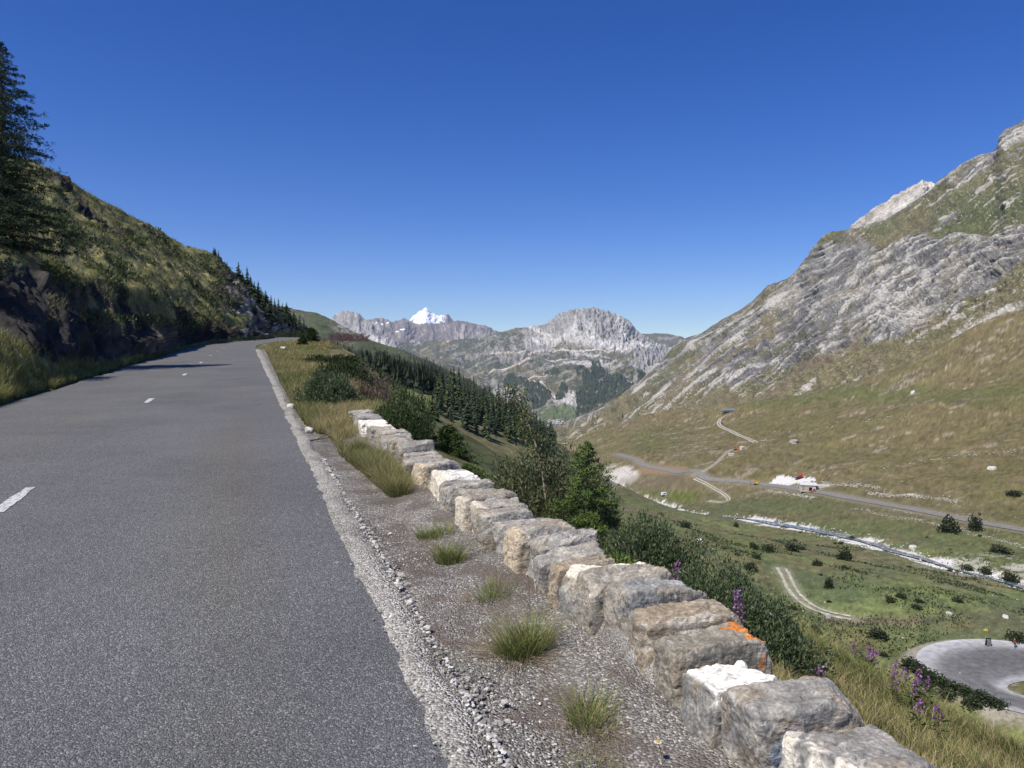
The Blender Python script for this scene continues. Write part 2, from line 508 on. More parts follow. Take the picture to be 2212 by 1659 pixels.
c = mixc(c, GG * .85, blob(1420, 945, 60, 22) * .6 * ss(380, 500, Pp))
up = ss(330, 430, Pp)
c = mixc(c, c * np.array([1.10, 1.0, .88]), up * .7)
c = mixc(c, EARTH * 1.1, up * ss(.25, .7, st) * .5)
c = mixc(c, np.array([.30, .27, .21]), up * ss(.5, .8, st + .5 * n2 + .4 * n3) * ss(-.2, .4, n1) * .45)
# dark low shrubs between stream and slope
sh = ss(.12, .5, n2 + .55 * n1 - .05) * ss(30, 90, Pp) * ss(420, 300, Pp)
c = mixc(c, GD * 1.25, sh * .62)
near = ss(60, 20, Pp)
c = mixc(c, GG * .9, near * ss(-.4, .4, -n2) * .6)
c = mixc(c, DRY * .9, near * ss(.0, .6, n2 + .4 * n3) * .75)
n4 = fbm(GX / .9, GYY / .9, o=2, s=25)
c = c * (1 + .26 * n3 + .20 * n2 + .16 * n4)[..., None]
c = c * (1 + .28 * ss(330, 250, Pp) * inv)[..., None]
# white stony banks of the stream, gravel beside the roads
ds, spar = pdist(GX, GYY, STREAM[::3])
wid = 7 + 5 * fbm(GX / 25, GYY / 25, o=3, s=31) + 5 * ss(.22, .05, spar)
c = mixc(c, np.array([.42, .40, .33]), blob(2120, 1224, 120, 20) * ss(-.2, .4, n2 + .6 * n3 + .1) * .85 * inv)
c = mixc(c, WHITE * .92, ss(wid * 1.25, wid * .8, ds + 2.5 * n3 + 2 * n4) * ss(-.35, .2, n2 + .25 + n3 * .5))
dv, _ = pdist(GX, GYY, VROAD[::3])
c = mixc(c, np.array([.20, .175, .12]), ss(8.0, 3.5, dv + 1.5 * n3) * .8)
for k, t in TRK.items():
    dt, _ = pdist(GX, GYY, t[::2])
    c = mixc(c, np.array([.36, .33, .26]), ss(3.2, 1.4, dt + .7 * n3) * .35)
hr = np.hypot((GX - HP[0]) / 18.5, (GYY - HP[1] + 4) / 17.5)
isl_r = np.hypot((GX - HP[0] - 1.5) / 10.0, (GYY - HP[1] + 9.5) / 4.6)
c = mixc(c, np.array([.30, .27, .22]), ss(1.16, 1.02, hr + .07 * n3 + .04 * n2) * .85)
c = mixc(c, GO * 1.1 * (1 + .3 * n3)[..., None], ss(1.0, .85, isl_r + .1 * n3))
# bare worn places: earth bank above the camping meadow, landing pad
c = mixc(c, np.array([.23, .155, .095]), blob(1415, 1016, 70, 9, .25) * .9 * inv)
c = mixc(c, np.array([.50, .47, .42]), blob(1345, 1025, 38, 22, .25) * .9 * inv * ss(1395, 1370, ppx))
c = mixc(c, WHITE * .9, inpoly(ppx + 2 * n3, ppy + n3, [(1662, 1046), (1676, 1030.5), (1688, 1028), (1719, 1030.5), (1763, 1033), (1761, 1039), (1732, 1042.5), (1696, 1048.5)]) * 1.0)
c = mixc(c, EARTH * .9, blob(1450, 1040, 120, 14, .4) * .55 * inv)
ground_me = npmesh('ground', np.stack([GX, GYY, GZ], -1).reshape(-1, 3), gridfaces(nr, nc), c.reshape(-1, 3), True)
M_ground = vcol_mat('ground_grass', scale=1.7, amt=.28, bump=.05, bscale=9.0, detail=7.0)
g = link('ground', ground_me, None, M_ground); tag(g, kind='structure')

# ------------------------------------------------------------------ lofted landforms
def loft(name, rows, tpos, pxr, nc, nr, disp=None, colf=None, mat=None, smooth_t=0, kind='structure', sm=True):
    px = np.linspace(pxr[0], pxr[1], nc)
    R = []
    for r in rows:
        a = np.array(r, float)
        R.append((np.interp(px, a[:, 0], a[:, 1]), np.log(np.interp(px, a[:, 0], a[:, 2]))))
    t = np.linspace(0, 1, nr)
    PY = np.zeros((nr, nc)); LG = np.zeros((nr, nc))
    tp = np.array(tpos, float)
    for j in range(nr):
        i = min(max(int(np.searchsorted(tp, t[j], side='right') - 1), 0), len(tp) - 2)
        f = (t[j] - tp[i]) / (tp[i + 1] - tp[i])
        PY[j] = R[i][0] * (1 - f) + R[i + 1][0] * f; LG[j] = R[i][1] * (1 - f) + R[i + 1][1] * f
    for _ in range(smooth_t):
        for A in (PY, LG): A[1:-1] = (A[:-2] + 2 * A[1:-1] + A[2:]) / 4
    Y = np.exp(LG)
    x, y, z = at(px[None] + 0 * PY, PY, Y)
    V = np.stack([x, y, z], -1)
    if disp is not None:
        nrm = np.cross(np.gradient(V, axis=1), np.gradient(V, axis=0))
        nrm /= np.linalg.norm(nrm, axis=-1)[..., None] + 1e-9
        nrm *= np.sign(nrm[..., 2:3] + 1e-6)
        nrm[..., 2] = np.maximum(nrm[..., 2], .15)
        V = V + nrm * disp(px[None] + 0 * PY, PY, x, y, z, t[:, None] + 0 * PY)[..., None]
    col = colf(px[None] + 0 * PY, PY, V[..., 0], V[..., 1], V[..., 2], t[:, None] + 0 * PY)
    me = npmesh(name, V.reshape(-1, 3), gridfaces(nr, nc), col.reshape(-1, 3), sm)
    o = link(name, me, None, mat); tag(o, kind=kind)
    return o, V

def pblob(px, py, cx, cy, rx, ry, n=0, soft=.4, rot=0.0):
    a, b = px - cx, py - cy
    cc, s_ = math.cos(rot), math.sin(rot)
    a, b = a * cc + b * s_, -a * s_ + b * cc
    return ss(1 + soft, 1 - soft, np.hypot(a / rx, b / ry) + n)

# ---- the big mountain on the right
M6c = [(1180, 925, 2850), (1240, 906, 2900), (1290, 886, 3000), (1331, 864, 3100), (1390, 816, 3300), (1440, 770, 3400), (1453, 746, 3450), (1478, 729.6, 3400), (1512, 719, 3300), (1541, 698, 3150), (1592, 670.7, 2950), (1625, 647.5, 2850), (1659, 618, 2700), (1705, 599, 2600), (1726, 582, 2560), (1747, 553, 2520), (1764, 523, 2480), (1777, 508.6, 2450), (1798, 498, 2420), (1836, 494.7, 2400), (1880, 482, 2390), (1912, 473, 2380), (1954, 450, 2340), (2013, 412, 2250), (2030, 391, 2220), (2055, 372, 2180), (2101, 348.6, 2120), (2148, 327.6, 2060), (2158, 317, 2050), (2169, 287.6, 2040), (2186, 275, 2020), (2212, 262, 1980), (2300, 215, 1900), (2650, 40, 1650)]
M6f = [(1180, 945, 2500), (1290, 915, 2500), (1331, 902, 2450), (1450, 893, 2150), (1600, 880, 1800), (1750, 852, 1520), (1900, 805, 1340), (2050, 745, 1230), (2212, 655, 1130), (2650, 430, 900)]
def lower(r, dy, f): return [(a, b + dy, c * f) for a, b, c in r]
def midrow(a, b, k, f):
    A = np.array(a, float); B = np.array(b, float); px = np.unique(np.concatenate([A[:, 0], B[:, 0]]))
    ya = np.interp(px, A[:, 0], A[:, 1]); yb = np.interp(px, B[:, 0], B[:, 1]); la = np.interp(px, A[:, 0], A[:, 2]); lb = np.interp(px, B[:, 0], B[:, 2])
    return [(p, y, l) for p, y, l in zip(px, ya * (1 - k) + yb * k, np.exp(np.log(la) * (1 - f) + np.log(lb) * f))]
CLT = [(1700, 612), (1750, 548), (1836, 499), (1900, 545), (1960, 530), (2040, 522), (2100, 512), (2212, 508), (2650, 440)]     # top of the cliff band
CLB = [(1400, 830), (1500, 768), (1600, 790), (1750, 775), (1890, 738), (1992, 702), (2097, 641), (2212, 563), (2650, 300)]       # foot of the cliff band
def m6masks(px, py, x, y, z, t):
    a = math.radians(-34)
    s1 = px * math.cos(a) + py * math.sin(a); s2 = -px * math.sin(a) + py * math.cos(a)
    wob = 14 * fbm(px / 90, py / 90, o=3, s=40)
    top = np.interp(px, *np.array(CLT).T) + wob; bot = np.interp(px, *np.array(CLB).T) + wob
    cliff = ss(-14, 10, py - top) * ss(22, -16, py - bot) * ss(1640, 1740, px)
    n1 = fbm(px / 70, py / 55, o=5, s=41)
    n2 = fbm(px / 14, py / 14, o=4, s=42)
    st = ani(s1 / 110, (s2 + 10 * n1) / 9, o=4, s=43)
    st2 = ani(s1 / 34, (s2 + 6 * n1) / 3.4, o=3, s=44)
    left = ss(1780, 1650, px) * ss(1330, 1420, px) * ss(10, -70, py - (np.interp(px, [1331, 1450, 1600, 1750], [900, 880, 850, 800])))
    crest = ss(1980, 2120, px) * ss(70, 10, py - np.interp(px, *np.array(M6c)[:, :2].T))
    crest = np.maximum(crest, ss(14, 2, py - np.interp(px, *np.array(M6c)[:, :2].T)) * .6)
    rock = np.clip(1.05 * cliff + left * ss(-.15, .45, st * .8 + n1 * .5 + .12) * .95 + crest * ss(-.3, .3, n1 + st * .5 + .2) + ss(.35, .65, st + .4 * n1 - .1) * .75 * ss(900, 700, py), 0, 1)
    rock = np.clip(rock - cliff * ss(.4, .75, -n1 - .3 * st) * .45, 0, 1)
    return s1, s2, cliff, n1, n2, st, st2, rock
def m6disp(px, py, x, y, z, t):
    s1, s2, cliff, n1, n2, st, st2, rock = m6masks(px, py, x, y, z, t)
    edge = ss(1.0, .97, t) * 0 + ss(0, .05, t) * (1 - .75 * ss(.80, .86, t))
    d = 20 * fbm(x / 330, y / 330, z / 330, o=3, s=50) + 5 * st * (.5 + rock)
    d = d + rock * (6.5 * (rid(s1 / 120, s2 / 26, o=5, s=51, rot=False) - .4) + 3 * (rid(px / 30, py / 46, o=4, s=52) - .4) + 3.2 * st2 + 1.5 * n2)
    d = d + cliff * 9 + rock * 1.6 * fbm(px / 3.4, py / 2.6, o=3, s=67)
    d = d + (1 - rock) * (2.6 * n2 + 1.5 * st2)
    return d * edge
def m6col(px, py, x, y, z, t):
    s1, s2, cliff, n1, n2, st, st2, rock = m6masks(px, py, x, y, z, t)
    c = np.broadcast_to(GB, px.shape + (3,)).copy() * 1.02
    c = mixc(c, GO * 1.0, ss(-.3, .4, n1))
    c = mixc(c, GG * .72, ss(.0, .5, fbm(px / 60, py / 40, o=3, s=60)) * .45)
    c = mixc(c, GG * .75, pblob(px, py, 2140, 455, 120, 40, .3 * n1, .5, -.4) * .8)
    c = mixc(c, EARTH * 1.05, ss(.1, .5, fbm(s1 / 120, s2 / 40, o=3, s=61)) * .7 * ss(640, 760, py))
    low = ss(-10, 60, py - np.interp(px, *np.array(CLB).T))
    c = mixc(c, GB * 1.05, low * .5)
    fine = fbm(px / 3.4, py / 2.6, o=3, s=67)
    r = np.broadcast_to(ROCK * .72, px.shape + (3,)).copy()
    r = mixc(r, ROCKD * .9, ss(-.15, .5, fbm(px / 50, py / 40, o=5, s=62)) * .85)
    r = mixc(r, ROCKD * .55, ss(.42, .62, rid(s1 / 40, s2 / 15, o=4, s=65) * .6 + .35 * n2) * .75)
    r = mixc(r, ROCKL * .78, ss(.15, .5, st2 * .7 + st * .4) * .65)
    r = mixc(r, GO * .95, ss(.15, .5, ani(s1 / 90, (s2 + 8 * n1) / 7, o=3, s=64) - .25 * cliff) * .6)
    r = mixc(r, ROCKL * .95, pblob(px, py, 1955, 650, 75, 95, .5 * n1 + .3 * st2, .6, -.5) * ss(-.5, .4, st2 + .4 * fine) * .75)
    r = mixc(r, np.array([.32, .275, .21]), ss(.4, .75, fbm(px / 38, py / 38, o=3, s=63)) * .4)
    r = r * (1 + .22 * n2 + .30 * st2 + .26 * fine)[..., None]
    r = mixc(r, ROCKD * .5, ss(.45, .75, rid(px / 11, py / 16, o=3, s=68) * .8 + .25 * fine) * .55)
    c = c * (1 + .20 * n2 + .16 * st2 + .22 * fine)[..., None]
    c = mixc(c, r, ss(.25, .7, rock + .22 * n2 + .12 * st2))
    # pale streaks of scree and the loose stone on the grass
    c = mixc(c, SCREE * .85, ss(.52, .74, st2 + .45 * st) * ss(-.25, .3, n1) * .8)
    for (cx_, cy_, rx, ry, ro) in [(2140, 785, 95, 5, -.55), (2040, 700, 60, 4, -.5), (1745, 842, 22, 4, -.75), (2150, 690, 70, 10, -.35), (1480, 850, 70, 3, -.62), (1420, 850, 60, 3, -.65), (1560, 760, 110, 4, -.68), (1600, 690, 80, 4, -.55), (2010, 800, 50, 4, -.45)]:
        c = mixc(c, SCREE * (1 + .3 * fine)[..., None], pblob(px, py, cx_, cy_, rx, ry, .8 * n2 + .7 * fine, .35, ro) * .75)
    sp = vn(px / 2.1, py / 1.5, None, 66)
    c = mixc(c, SCREE * .9, ss(.62, .86, sp) * ss(0, .5, n1 + .25) * .75)
    return c
M_mtn = vcol_mat('mountain_rock', scale=.16, amt=.34, bump=2.2, bscale=.28, detail=8.0)
backc = [(a, b + 60, c_ * 1.35) for a, b, c_ in M6c]
loft('mountain', [lower(M6f, 170, .86), M6f, midrow(M6f, M6c, .33, .30), midrow(M6f, M6c, .68, .70), M6c, backc], [0, .10, .38, .65, .84, 1], (1180, 2650), 1000, 660, m6disp, m6col, M_mtn, 3)

# ---- pale summit behind it
M7c = [(1780, 560, 3500), (1832, 496, 3500), (1857, 468.6, 3500), (1890, 447, 3500), (1920, 428.6, 3480), (1966, 401, 3460), (1985, 390, 3450), (1996, 386, 3450), (2008, 391, 3450), (2021, 393.7, 3430), (2060, 402, 3400), (2150, 420, 3400)]
def m7disp(px, py, x, y, z, t):
    return (14 * (rid(px / 22, py / 30, o=4, s=70) - .4) + 5 * fbm(px / 8, py / 8, o=3, s=71)) * (1 - .8 * ss(.7, .8, t))
def m7col(px, py, x, y, z, t):
    n = fbm(px / 16, py / 16, o=4, s=72)
    st = ani((px * .8 - py * .55) / 40, (px * .55 + py * .8) / 4, o=3, s=73)
    c = np.broadcast_to(np.array([.40, .36, .31]), px.shape + (3,)).copy()
    c = mixc(c, ROCKL * 1.12, pblob(px, py, 1965, 440, 60, 14, .4 * n, .5, -.5))
    return c * (1 + .3 * n + .25 * st)[..., None]
loft('summit', [lower(M7c, 130, .92), lower(M7c, 60, .97), M7c, lower(M7c, 60, 1.2)], [0, .3, .75, 1], (1780, 2150), 260, 150, m7disp, m7col, M_mtn, 2)

# ---- the massif closing the valley
M4c = [(640, 752, 9500), (760, 748, 9300), (850, 739, 9200), (950, 733, 9000), (1040, 728, 8900), (1086, 717, 8700), (1110, 710, 8650), (1139, 706.5, 8600), (1170, 703, 8600), (1192, 690, 8550), (1221, 673, 8500), (1243, 666, 8500), (1262, 665, 8500), (1283.6, 662, 8500), (1317, 670.5, 8450), (1339, 679, 8400), (1356, 690, 8350), (1377.5, 706.6, 8300), (1394.5, 721, 8250), (1413.6, 733, 8200), (1447, 747.6, 8100), (1480, 758, 8000), (1700, 770, 8000)]
M4b = [(640, 800, 7600), (850, 775, 7600), (1000, 770, 7500), (1200, 757, 7400), (1300, 752, 7300), (1450, 765, 7200), (1700, 790, 7200)]
M4m = [(640, 850, 6300), (850, 830, 6200), (1000, 808, 6100), (1100, 803, 6000), (1250, 795, 5900), (1330, 790, 5900), (1450, 800, 5900), (1700, 830, 5900)]
M4f = [(640, 960, 5200), (1000, 905, 5100), (1150, 885, 5050), (1250, 890, 5000), (1330, 896, 4900), (1450, 905, 4800), (1700, 930, 4800)]
FOR = [[(1249, 839), (1262, 815), (1278, 800), (1285, 790), (1300, 792), (1320, 805), (1340, 812), (1372, 829), (1400, 835), (1292, 878), (1268, 898), (1250, 896)],
       [(1133, 815), (1148, 822), (1170, 826), (1186, 836), (1192, 848), (1178, 876), (1150, 880), (1138, 845)],
       [(1085, 826), (1095, 812), (1121, 808), (1140, 816), (1120, 826), (1100, 832)], [(1203, 826), (1212, 820), (1224, 832), (1220, 842), (1206, 838)],
       [(1178, 806), (1200, 800), (1210, 812), (1190, 812)], [(1240, 802), (1258, 798), (1262, 808), (1246, 816)], [(1200, 846), (1218, 846), (1220, 854), (1202, 856)], [(1242, 848), (1250, 840), (1250, 900), (1243, 900)], [(1120, 872), (1160, 868), (1190, 868), (1170, 880), (1120, 884)],
       [(1278, 800), (1276, 780), (1292, 775), (1302, 790)], [(1385, 800), (1410, 815), (1400, 835), (1372, 829)]]
PATHS = [[(1153, 703), (1165, 713), (1180, 722), (1205, 731), (1190, 748), (1160, 760), (1140, 770), (1148, 776), (1115, 789), (1075, 796), (1060, 799)],
         [(1196, 806), (1155, 810), (1130, 815), (1145, 820), (1172, 824), (1190, 834), (1206, 842)], [(1206, 842), (1188, 853), (1195, 860), (1212, 866)], [(1196, 874), (1212, 882), (1213, 892)],
         [(1060, 770), (1120, 762), (1190, 757), (1260, 752), (1330, 750)], [(1180, 779), (1240, 777), (1325, 780)]]
def m4for(px, py):
    w = 5 * fbm(px / 9, py / 9, o=3, s=80)
    r = np.zeros(px.shape)
    for P in FOR: r = np.maximum(r, inpoly(px + w, py + .7 * w, P).astype(float))
    return r * (fbm(px / 4, py / 4, o=3, s=81) > -.55)
def m4rock(px, py):
    top = np.interp(px, *np.array(M4c)[:, :2].T)
    n = fbm(px / 26, py / 20, o=4, s=82)
    r = ss(78, 52, py - top + 14 * n) * ss(1085, 1180, px)
    r = np.maximum(r, pblob(px, py, 1092, 846, 30, 17, .3 * n) * .95)
    r = np.maximum(r, ss(.05, .5, n + .1) * ss(1120, 1350, px) * .6)
    r = np.maximum(r, ss(1330, 1400, px) * ss(-.3, .3, n + .15) * .8)
    r = np.maximum(r, pblob(px, py, 1090, 765, 70, 18, .5 * n, .6) * .55)
    return r, n
def m4disp(px, py, x, y, z, t):
    r, n = m4rock(px, py)
    e = ss(0, .05, t) * (1 - .8 * ss(.82, .88, t))
    d = 40 * fbm(px / 60, py / 40, o=3, s=83) + 16 * (rid((px + py * .5) / 18, py / 30, o=4, s=84) - .4) * (.35 + r) + 14 * fbm(px / 6, py / 6, o=3, s=85) * (.3 + r)
    e2 = ss(0, .05, t) * (1 - .25 * ss(.82, .88, t))
    d2 = (20 * (rid(px / 9, py / 30, o=4, s=86) - .4) + 9 * fbm(px / 3.5, py / 3.5, o=2, s=95)) * r * e2
    return d2 + (d + m4for(px, py) * (10 + 14 * vn(px / 1.6, py / 1.6, None, 87))) * e
def m4col(px, py, x, y, z, t):
    r, n = m4rock(px, py)
    top = np.interp(px, *np.array(M4c)[:, :2].T)
    n2 = fbm(px / 7, py / 5, o=4, s=88)
    vs = ani((px - .25 * py) / 4, py / 34, o=3, s=89); hs = ani((px - py * 1.4) / 40, (py + .3 * px) / 4, o=3, s=90)
    c = np.broadcast_to(np.array([.078, .082, .050]), px.shape + (3,)).copy()
    c = mixc(c, GB * .95, ss(0, .5, fbm(px / 40, py / 14, o=3, s=91)) * .7)
    c = mixc(c, np.array([.27, .255, .23]), ss(.15, .6, hs + .5 * n2) * .55)
    rk = np.broadcast_to(np.array([.29, .278, .26]), px.shape + (3,)).copy()
    rk = mixc(rk, ROCKD * 1.1, ss(0, .5, vs * .8 + n2 * .5) * .8)
    c = mixc(c, rk, ss(.3, .7, r + .15 * n2))
    # scree fans
    for (cx_, cy_, rx, ry, ro) in [(1310, 738, 85, 9, .05), (1278, 722, 9, 34, -.5), (1242, 712, 5, 30, .1), (1200, 725, 50, 6, -.3), (1375, 735, 34, 6, .3), (1330, 742, 50, 5, .25), (1160, 715, 40, 4, .4), (1262, 760, 45, 3, .1), (1265, 788, 60, 5, -.05), (1225, 870, 26, 14, .3), (1232, 852, 10, 12, .2), (1186, 842, 30, 4, .5), (1290, 776, 36, 3, -.1), (1350, 712, 5, 30, -.4)]:
        c = mixc(c, np.array([.50, .48, .445]), pblob(px, py, cx_, cy_, rx * 1.05, ry * 1.1, .6 * n2 + .3 * vs, .45, ro) * .85)
    c = mixc(c, SCREE, ss(.5, .8, vn(px / 1.9, py / 1.3, None, 92)) * ss(-.1, .4, n + .1) * .55)
    for P in PATHS:
        d, _ = pdist(px, py, P)
        c = mixc(c, np.array([.52, .45, .36]), ss(2.2, .8, d + .6 * n2) * .85)
    c = c * (1 + .22 * n2 + .12 * vs + .28 * fbm(px / 2.4, py / 2.0, o=2, s=94))[..., None]
    c = mixc(c, np.array([.085, .115, .045]), pblob(px, py, 1215, 893, 55, 12, .3 * n2) * .8)
    c = mixc(c, np.array([.030, .042, .024]) * (1 + .5 * vn(px / 1.2, py / 1.7, None, 93))[..., None], m4for(px, py))
    return c
M_far = vcol_mat('far_rock', scale=.03, amt=.2, bump=5.0, bscale=.05, detail=6.0)
loft('massif', [lower(M4f, 40, .92), M4f, M4m, M4b, M4c, lower(M4c, 60, 1.25)], [0, .07, .40, .60, .86, 1], (640, 1700), 900, 460, m4disp, m4col, M_far, 3)

# ---- grey limestone peak on the left, the long ridge, the glacier peak, a far ridge on the right
M2c = [(640, 735, 7200), (690, 706, 7200), (711, 690, 7200), (724, 678, 7200), (737.6, 670.5, 7200), (754.6, 670, 7200), (764, 672, 7180), (776, 675, 7150), (791, 688.5, 7100), (808, 702, 7000), (822, 717, 6900), (851, 734, 6800), (868, 746, 6700), (884, 766, 6600), (913, 778, 6500), (950, 800, 6400)]
M2f = [(640, 800, 6200), (711, 770, 6200), (800, 752, 6200), (851, 755, 6100), (913, 790, 6100), (950, 810, 6100)]
def m2disp(px, py, x, y, z, t):
    return (20 * (rid(px / 14, py / 22, o=4, s=100) - .4) + 7 * fbm(px / 5, py / 5, o=3, s=101)) * (1 - .8 * ss(.72, .8, t))
def m2col(px, py, x, y, z, t):
    n = fbm(px / 8, py / 8, o=4, s=102); vs = ani((px + .3 * py) / 3.4, py / 26, o=3, s=103)
    c = np.broadcast_to(np.array([.30, .285, .275]), px.shape + (3,)).copy()
    c = mixc(c, ROCKD * 1.2, ss(0, .5, vs + .3 * n) * .75)
    c = mixc(c, np.array([.50, .48, .45]), pblob(px, py, 805, 740, 32, 14, .4 * n, .5) * .9)
    c = mixc(c, np.array([.46, .44, .41]), pblob(px, py, 880, 768, 30, 5, .4 * n, .5, .5) * .8)
    c = mixc(c, ROCKD * .9, pblob(px, py, 872, 756, 22, 9, .4 * n, .5, .4) * .7)
    return c * (1 + .25 * n + .12 * vs)[..., None]
loft('peak', [lower(M2f, 30, .95), M2f, M2c, lower(M2c, 70, 1.2)], [0, .2, .76, 1], (640, 950), 300, 170, m2disp, m2col, M_far, 2)

M1c = [(740, 715, 11000), (780, 695, 11000), (798, 688.6, 11000), (827, 686, 11000), (848.5, 694, 11000), (860, 692, 11000), (872, 683.7, 11000), (884, 690, 11000), (900, 697, 11000), (930, 697, 11000), (960, 700, 11000), (978, 694, 11000), (990, 690, 11000), (1016, 697, 10900), (1050, 702, 10800), (1064, 711, 10700), (1086, 717, 10600), (1130, 724, 10500), (1300, 730, 10500)]
def m1disp(px, py, x, y, z, t):
    return (26 * (rid(px / 16, py / 40, o=4, s=110) - .4) + 10 * fbm(px / 5, py / 5, o=3, s=111)) * (1 - .8 * ss(.72, .8, t))
def m1col(px, py, x, y, z, t):
    n = fbm(px / 8, py / 8, o=4, s=112); vs = ani((px - .3 * py) / 5, py / 40, o=3, s=113)
    c = np.broadcast_to(np.array([.185, .165, .165]), px.shape + (3,)).copy()
    c = mixc(c, np.array([.30, .27, .24]), ss(.1, .6, n + .3 * vs) * .6)
    for (a, b, r1, r2) in [(813, 699, 3, 1.5), (838, 698, 4, 1.6), (826, 701, 3, 1.4), (870, 713, 6, 1.5), (858, 716, 4, 1.2)]:
        c = mixc(c, np.array([.8, .82, .85]), pblob(px, py, a, b, r1, r2, .3 * n))
    return c * (1 + .22 * n + .2 * vs)[..., None]
loft('ridge', [lower(M1c, 70, .80), lower(M1c, 38, .86), M1c, lower(M1c, 60, 1.15)], [0, .15, .76, 1], (740, 1300), 420, 130, m1disp, m1col, M_far, 1)

M0c = [(850, 712, 14500), (870, 700, 14500), (886, 690, 14500), (893, 681, 14500), (899, 678, 14500), (906, 671, 14500), (913, 668, 14500), (919.5, 664, 14500), (925, 667, 14500), (931, 674, 14500), (937, 676.6, 14500), (948, 681, 14500), (954, 679, 14500), (962, 683, 14500), (966, 677, 14500), (971, 681, 14500), (978, 690, 14500), (990, 700, 14500), (1010, 715, 14500)]
def m0disp(px, py, x, y, z, t):
    return (14 * fbm(px / 8, py / 8, o=4, s=120) + 12 * (rid(px / 9, py / 9, o=3, s=121) - .4)) * (1 - .85 * ss(.72, .8, t))
def m0col(px, py, x, y, z, t):
    n = fbm(px / 5, py / 5, o=4, s=122)
    c = np.broadcast_to(np.array([.84, .86, .90]), px.shape + (3,)).copy()
    rk = np.array([.17, .15, .15])
    c = mixc(c, rk, pblob(px, py, 969, 687, 7, 13, .3 * n, .3))
    c = mixc(c, rk, pblob(px, py, 931, 676, 5, 2, .5 * n, .3) * .9)
    c = mixc(c, rk, ss(688, 697, py + 7 * n - ss(870, 905, px) * 4 + 6 * ss(940, 960, px)) * (1 - pblob(px, py, 918, 696, 30, 9, .5 * n, .3)))
    return c
M_ice = vcol_mat('glacier_snow', scale=.01, amt=.06, bump=4.0, bscale=.02, rough=.6)
loft('glacier', [lower(M0c, 60, .9), M0c, lower(M0c, 60, 1.15)], [0, .76, 1], (850, 1010), 260, 130, m0disp, m0col, M_ice, 1)

M5c = [(1330, 735, 12000), (1394, 719.5, 12000), (1425, 718, 12000), (1440, 719, 12000), (1462, 723, 12000), (1480, 729, 12000), (1560, 745, 12000)]
loft('distant_ridge', [lower(M5c, 60, .85), M5c, lower(M5c, 60, 1.15)], [0, .76, 1], (1330, 1560), 160, 70,
     lambda px, py, x, y, z, t: 30 * fbm(px / 14, py / 14, o=3, s=130) * (1 - .9 * ss(.7, .78, t)),
     lambda px, py, x, y, z, t: mixc(np.broadcast_to(np.array([.10, .10, .06]), px.shape + (3,)).copy(), np.array([.24, .20, .17]), ss(-.1, .3, fbm(px / 18, py / 9, o=3, s=131) + (px - 1445) / 60)), M_far, 1)

# ---- green hill and the wooded spur on the left side of the valley
HCc = [(520, 664, 3000), (580, 660, 2950), (604, 661.5, 2900), (622, 665, 2880), (650, 670, 2850), (680, 675, 2820), (703, 683, 2780), (730, 698, 2700), (760, 715, 2600), (800, 734, 2500), (868, 757, 2400), (930, 782, 2300), (1000, 812, 2200), (1060, 850, 2150), (1110, 880, 2100), (1200, 940, 2050)]
HCf = [(520, 760, 1900), (700, 790, 1850), (800, 830, 1800), (930, 860, 1750), (1060, 905, 1700), (1200, 975, 1650)]
def hcdisp(px, py, x, y, z, t):
    return (10 * fbm(x / 150, y / 150, z / 150, o=4, s=140) + 4 * fbm(x / 40, y / 40, z / 40, o=3, s=141)) * (1 - .8 * ss(.76, .82, t))
def hccol(px, py, x, y, z, t):
    n = fbm(px / 30, py / 18, o=4, s=142); n2 = fbm(px / 5, py / 4, o=4, s=143)
    c = np.broadcast_to(np.array([.062, .072, .030]), px.shape + (3,)).copy()
    c = mixc(c, GB * .9, ss(0, .6, n) * .6)
    c = mixc(c, GD, ss(.1, .6, n2) * .5)
    c = mixc(c, ROCK, pblob(px, py, 740, 712, 34, 13, .5 * n2, .6, .5) * ss(0, .6, n2 + .2) * .8)
    c = mixc(c, SCREE * .8, ss(.7, .9, vn(px / 1.6, py / 1.2, None, 144)) * .4)
    fo = ss(-6, 6, py - np.interp(px, [640, 700, 760, 820, 870, 930, 1060], [728, 742, 756, 764, 770, 785, 845]) + 9 * n)
    c = mixc(c, GD * .8, fo * .85)
    return c * (1 + .2 * n2)[..., None]
M_hill = vcol_mat('hill_grass', scale=.05, amt=.25, bump=1.0, bscale=.2, detail=6.0)
hill_o, HILLV = loft('hill', [lower(HCf, 40, .9), HCf, HCc, lower(HCc, 40, 1.25)], [0, .1, .80, 1], (520, 1200), 420, 260, hcdisp, hccol, M_hill, 2)

# ---- floor of the far valley
FL = [[(950, 1010, 1500), (1700, 1010, 1500)], [(950, 970, 2000), (1700, 965, 2000)], [(950, 940, 3000), (1700, 945, 3000)], [(950, 918, 4200), (1700, 925, 4200)], [(950, 900, 5400), (1700, 903, 5400)]]
def flcol(px, py, x, y, z, t):
    n = fbm(px / 26, py / 7, o=4, s=150); n2 = fbm(px / 5, py / 2.4, o=4, s=151)
    c = np.broadcast_to(np.array([.070, .082, .035]), px.shape + (3,)).copy()
    c = mixc(c, GD, ss(0, .4, n2 + .4 * n) * .75)
    c = mixc(c, np.array([.36, .33, .28]), ss(.25, .6, fbm(px / 16, py / 3, o=3, s=152) + .4 * n2) * .8)
    return c * (1 + .25 * n2)[..., None]
floor_o, FLV = loft('valley_floor', FL, [0, .3, .55, .8, 1], (950, 1700), 380, 240, lambda px, py, x, y, z, t: 9 * fbm(x / 120, y / 160, o=4, s=153) * ss(0, .1, t), flcol, M_hill, 2)
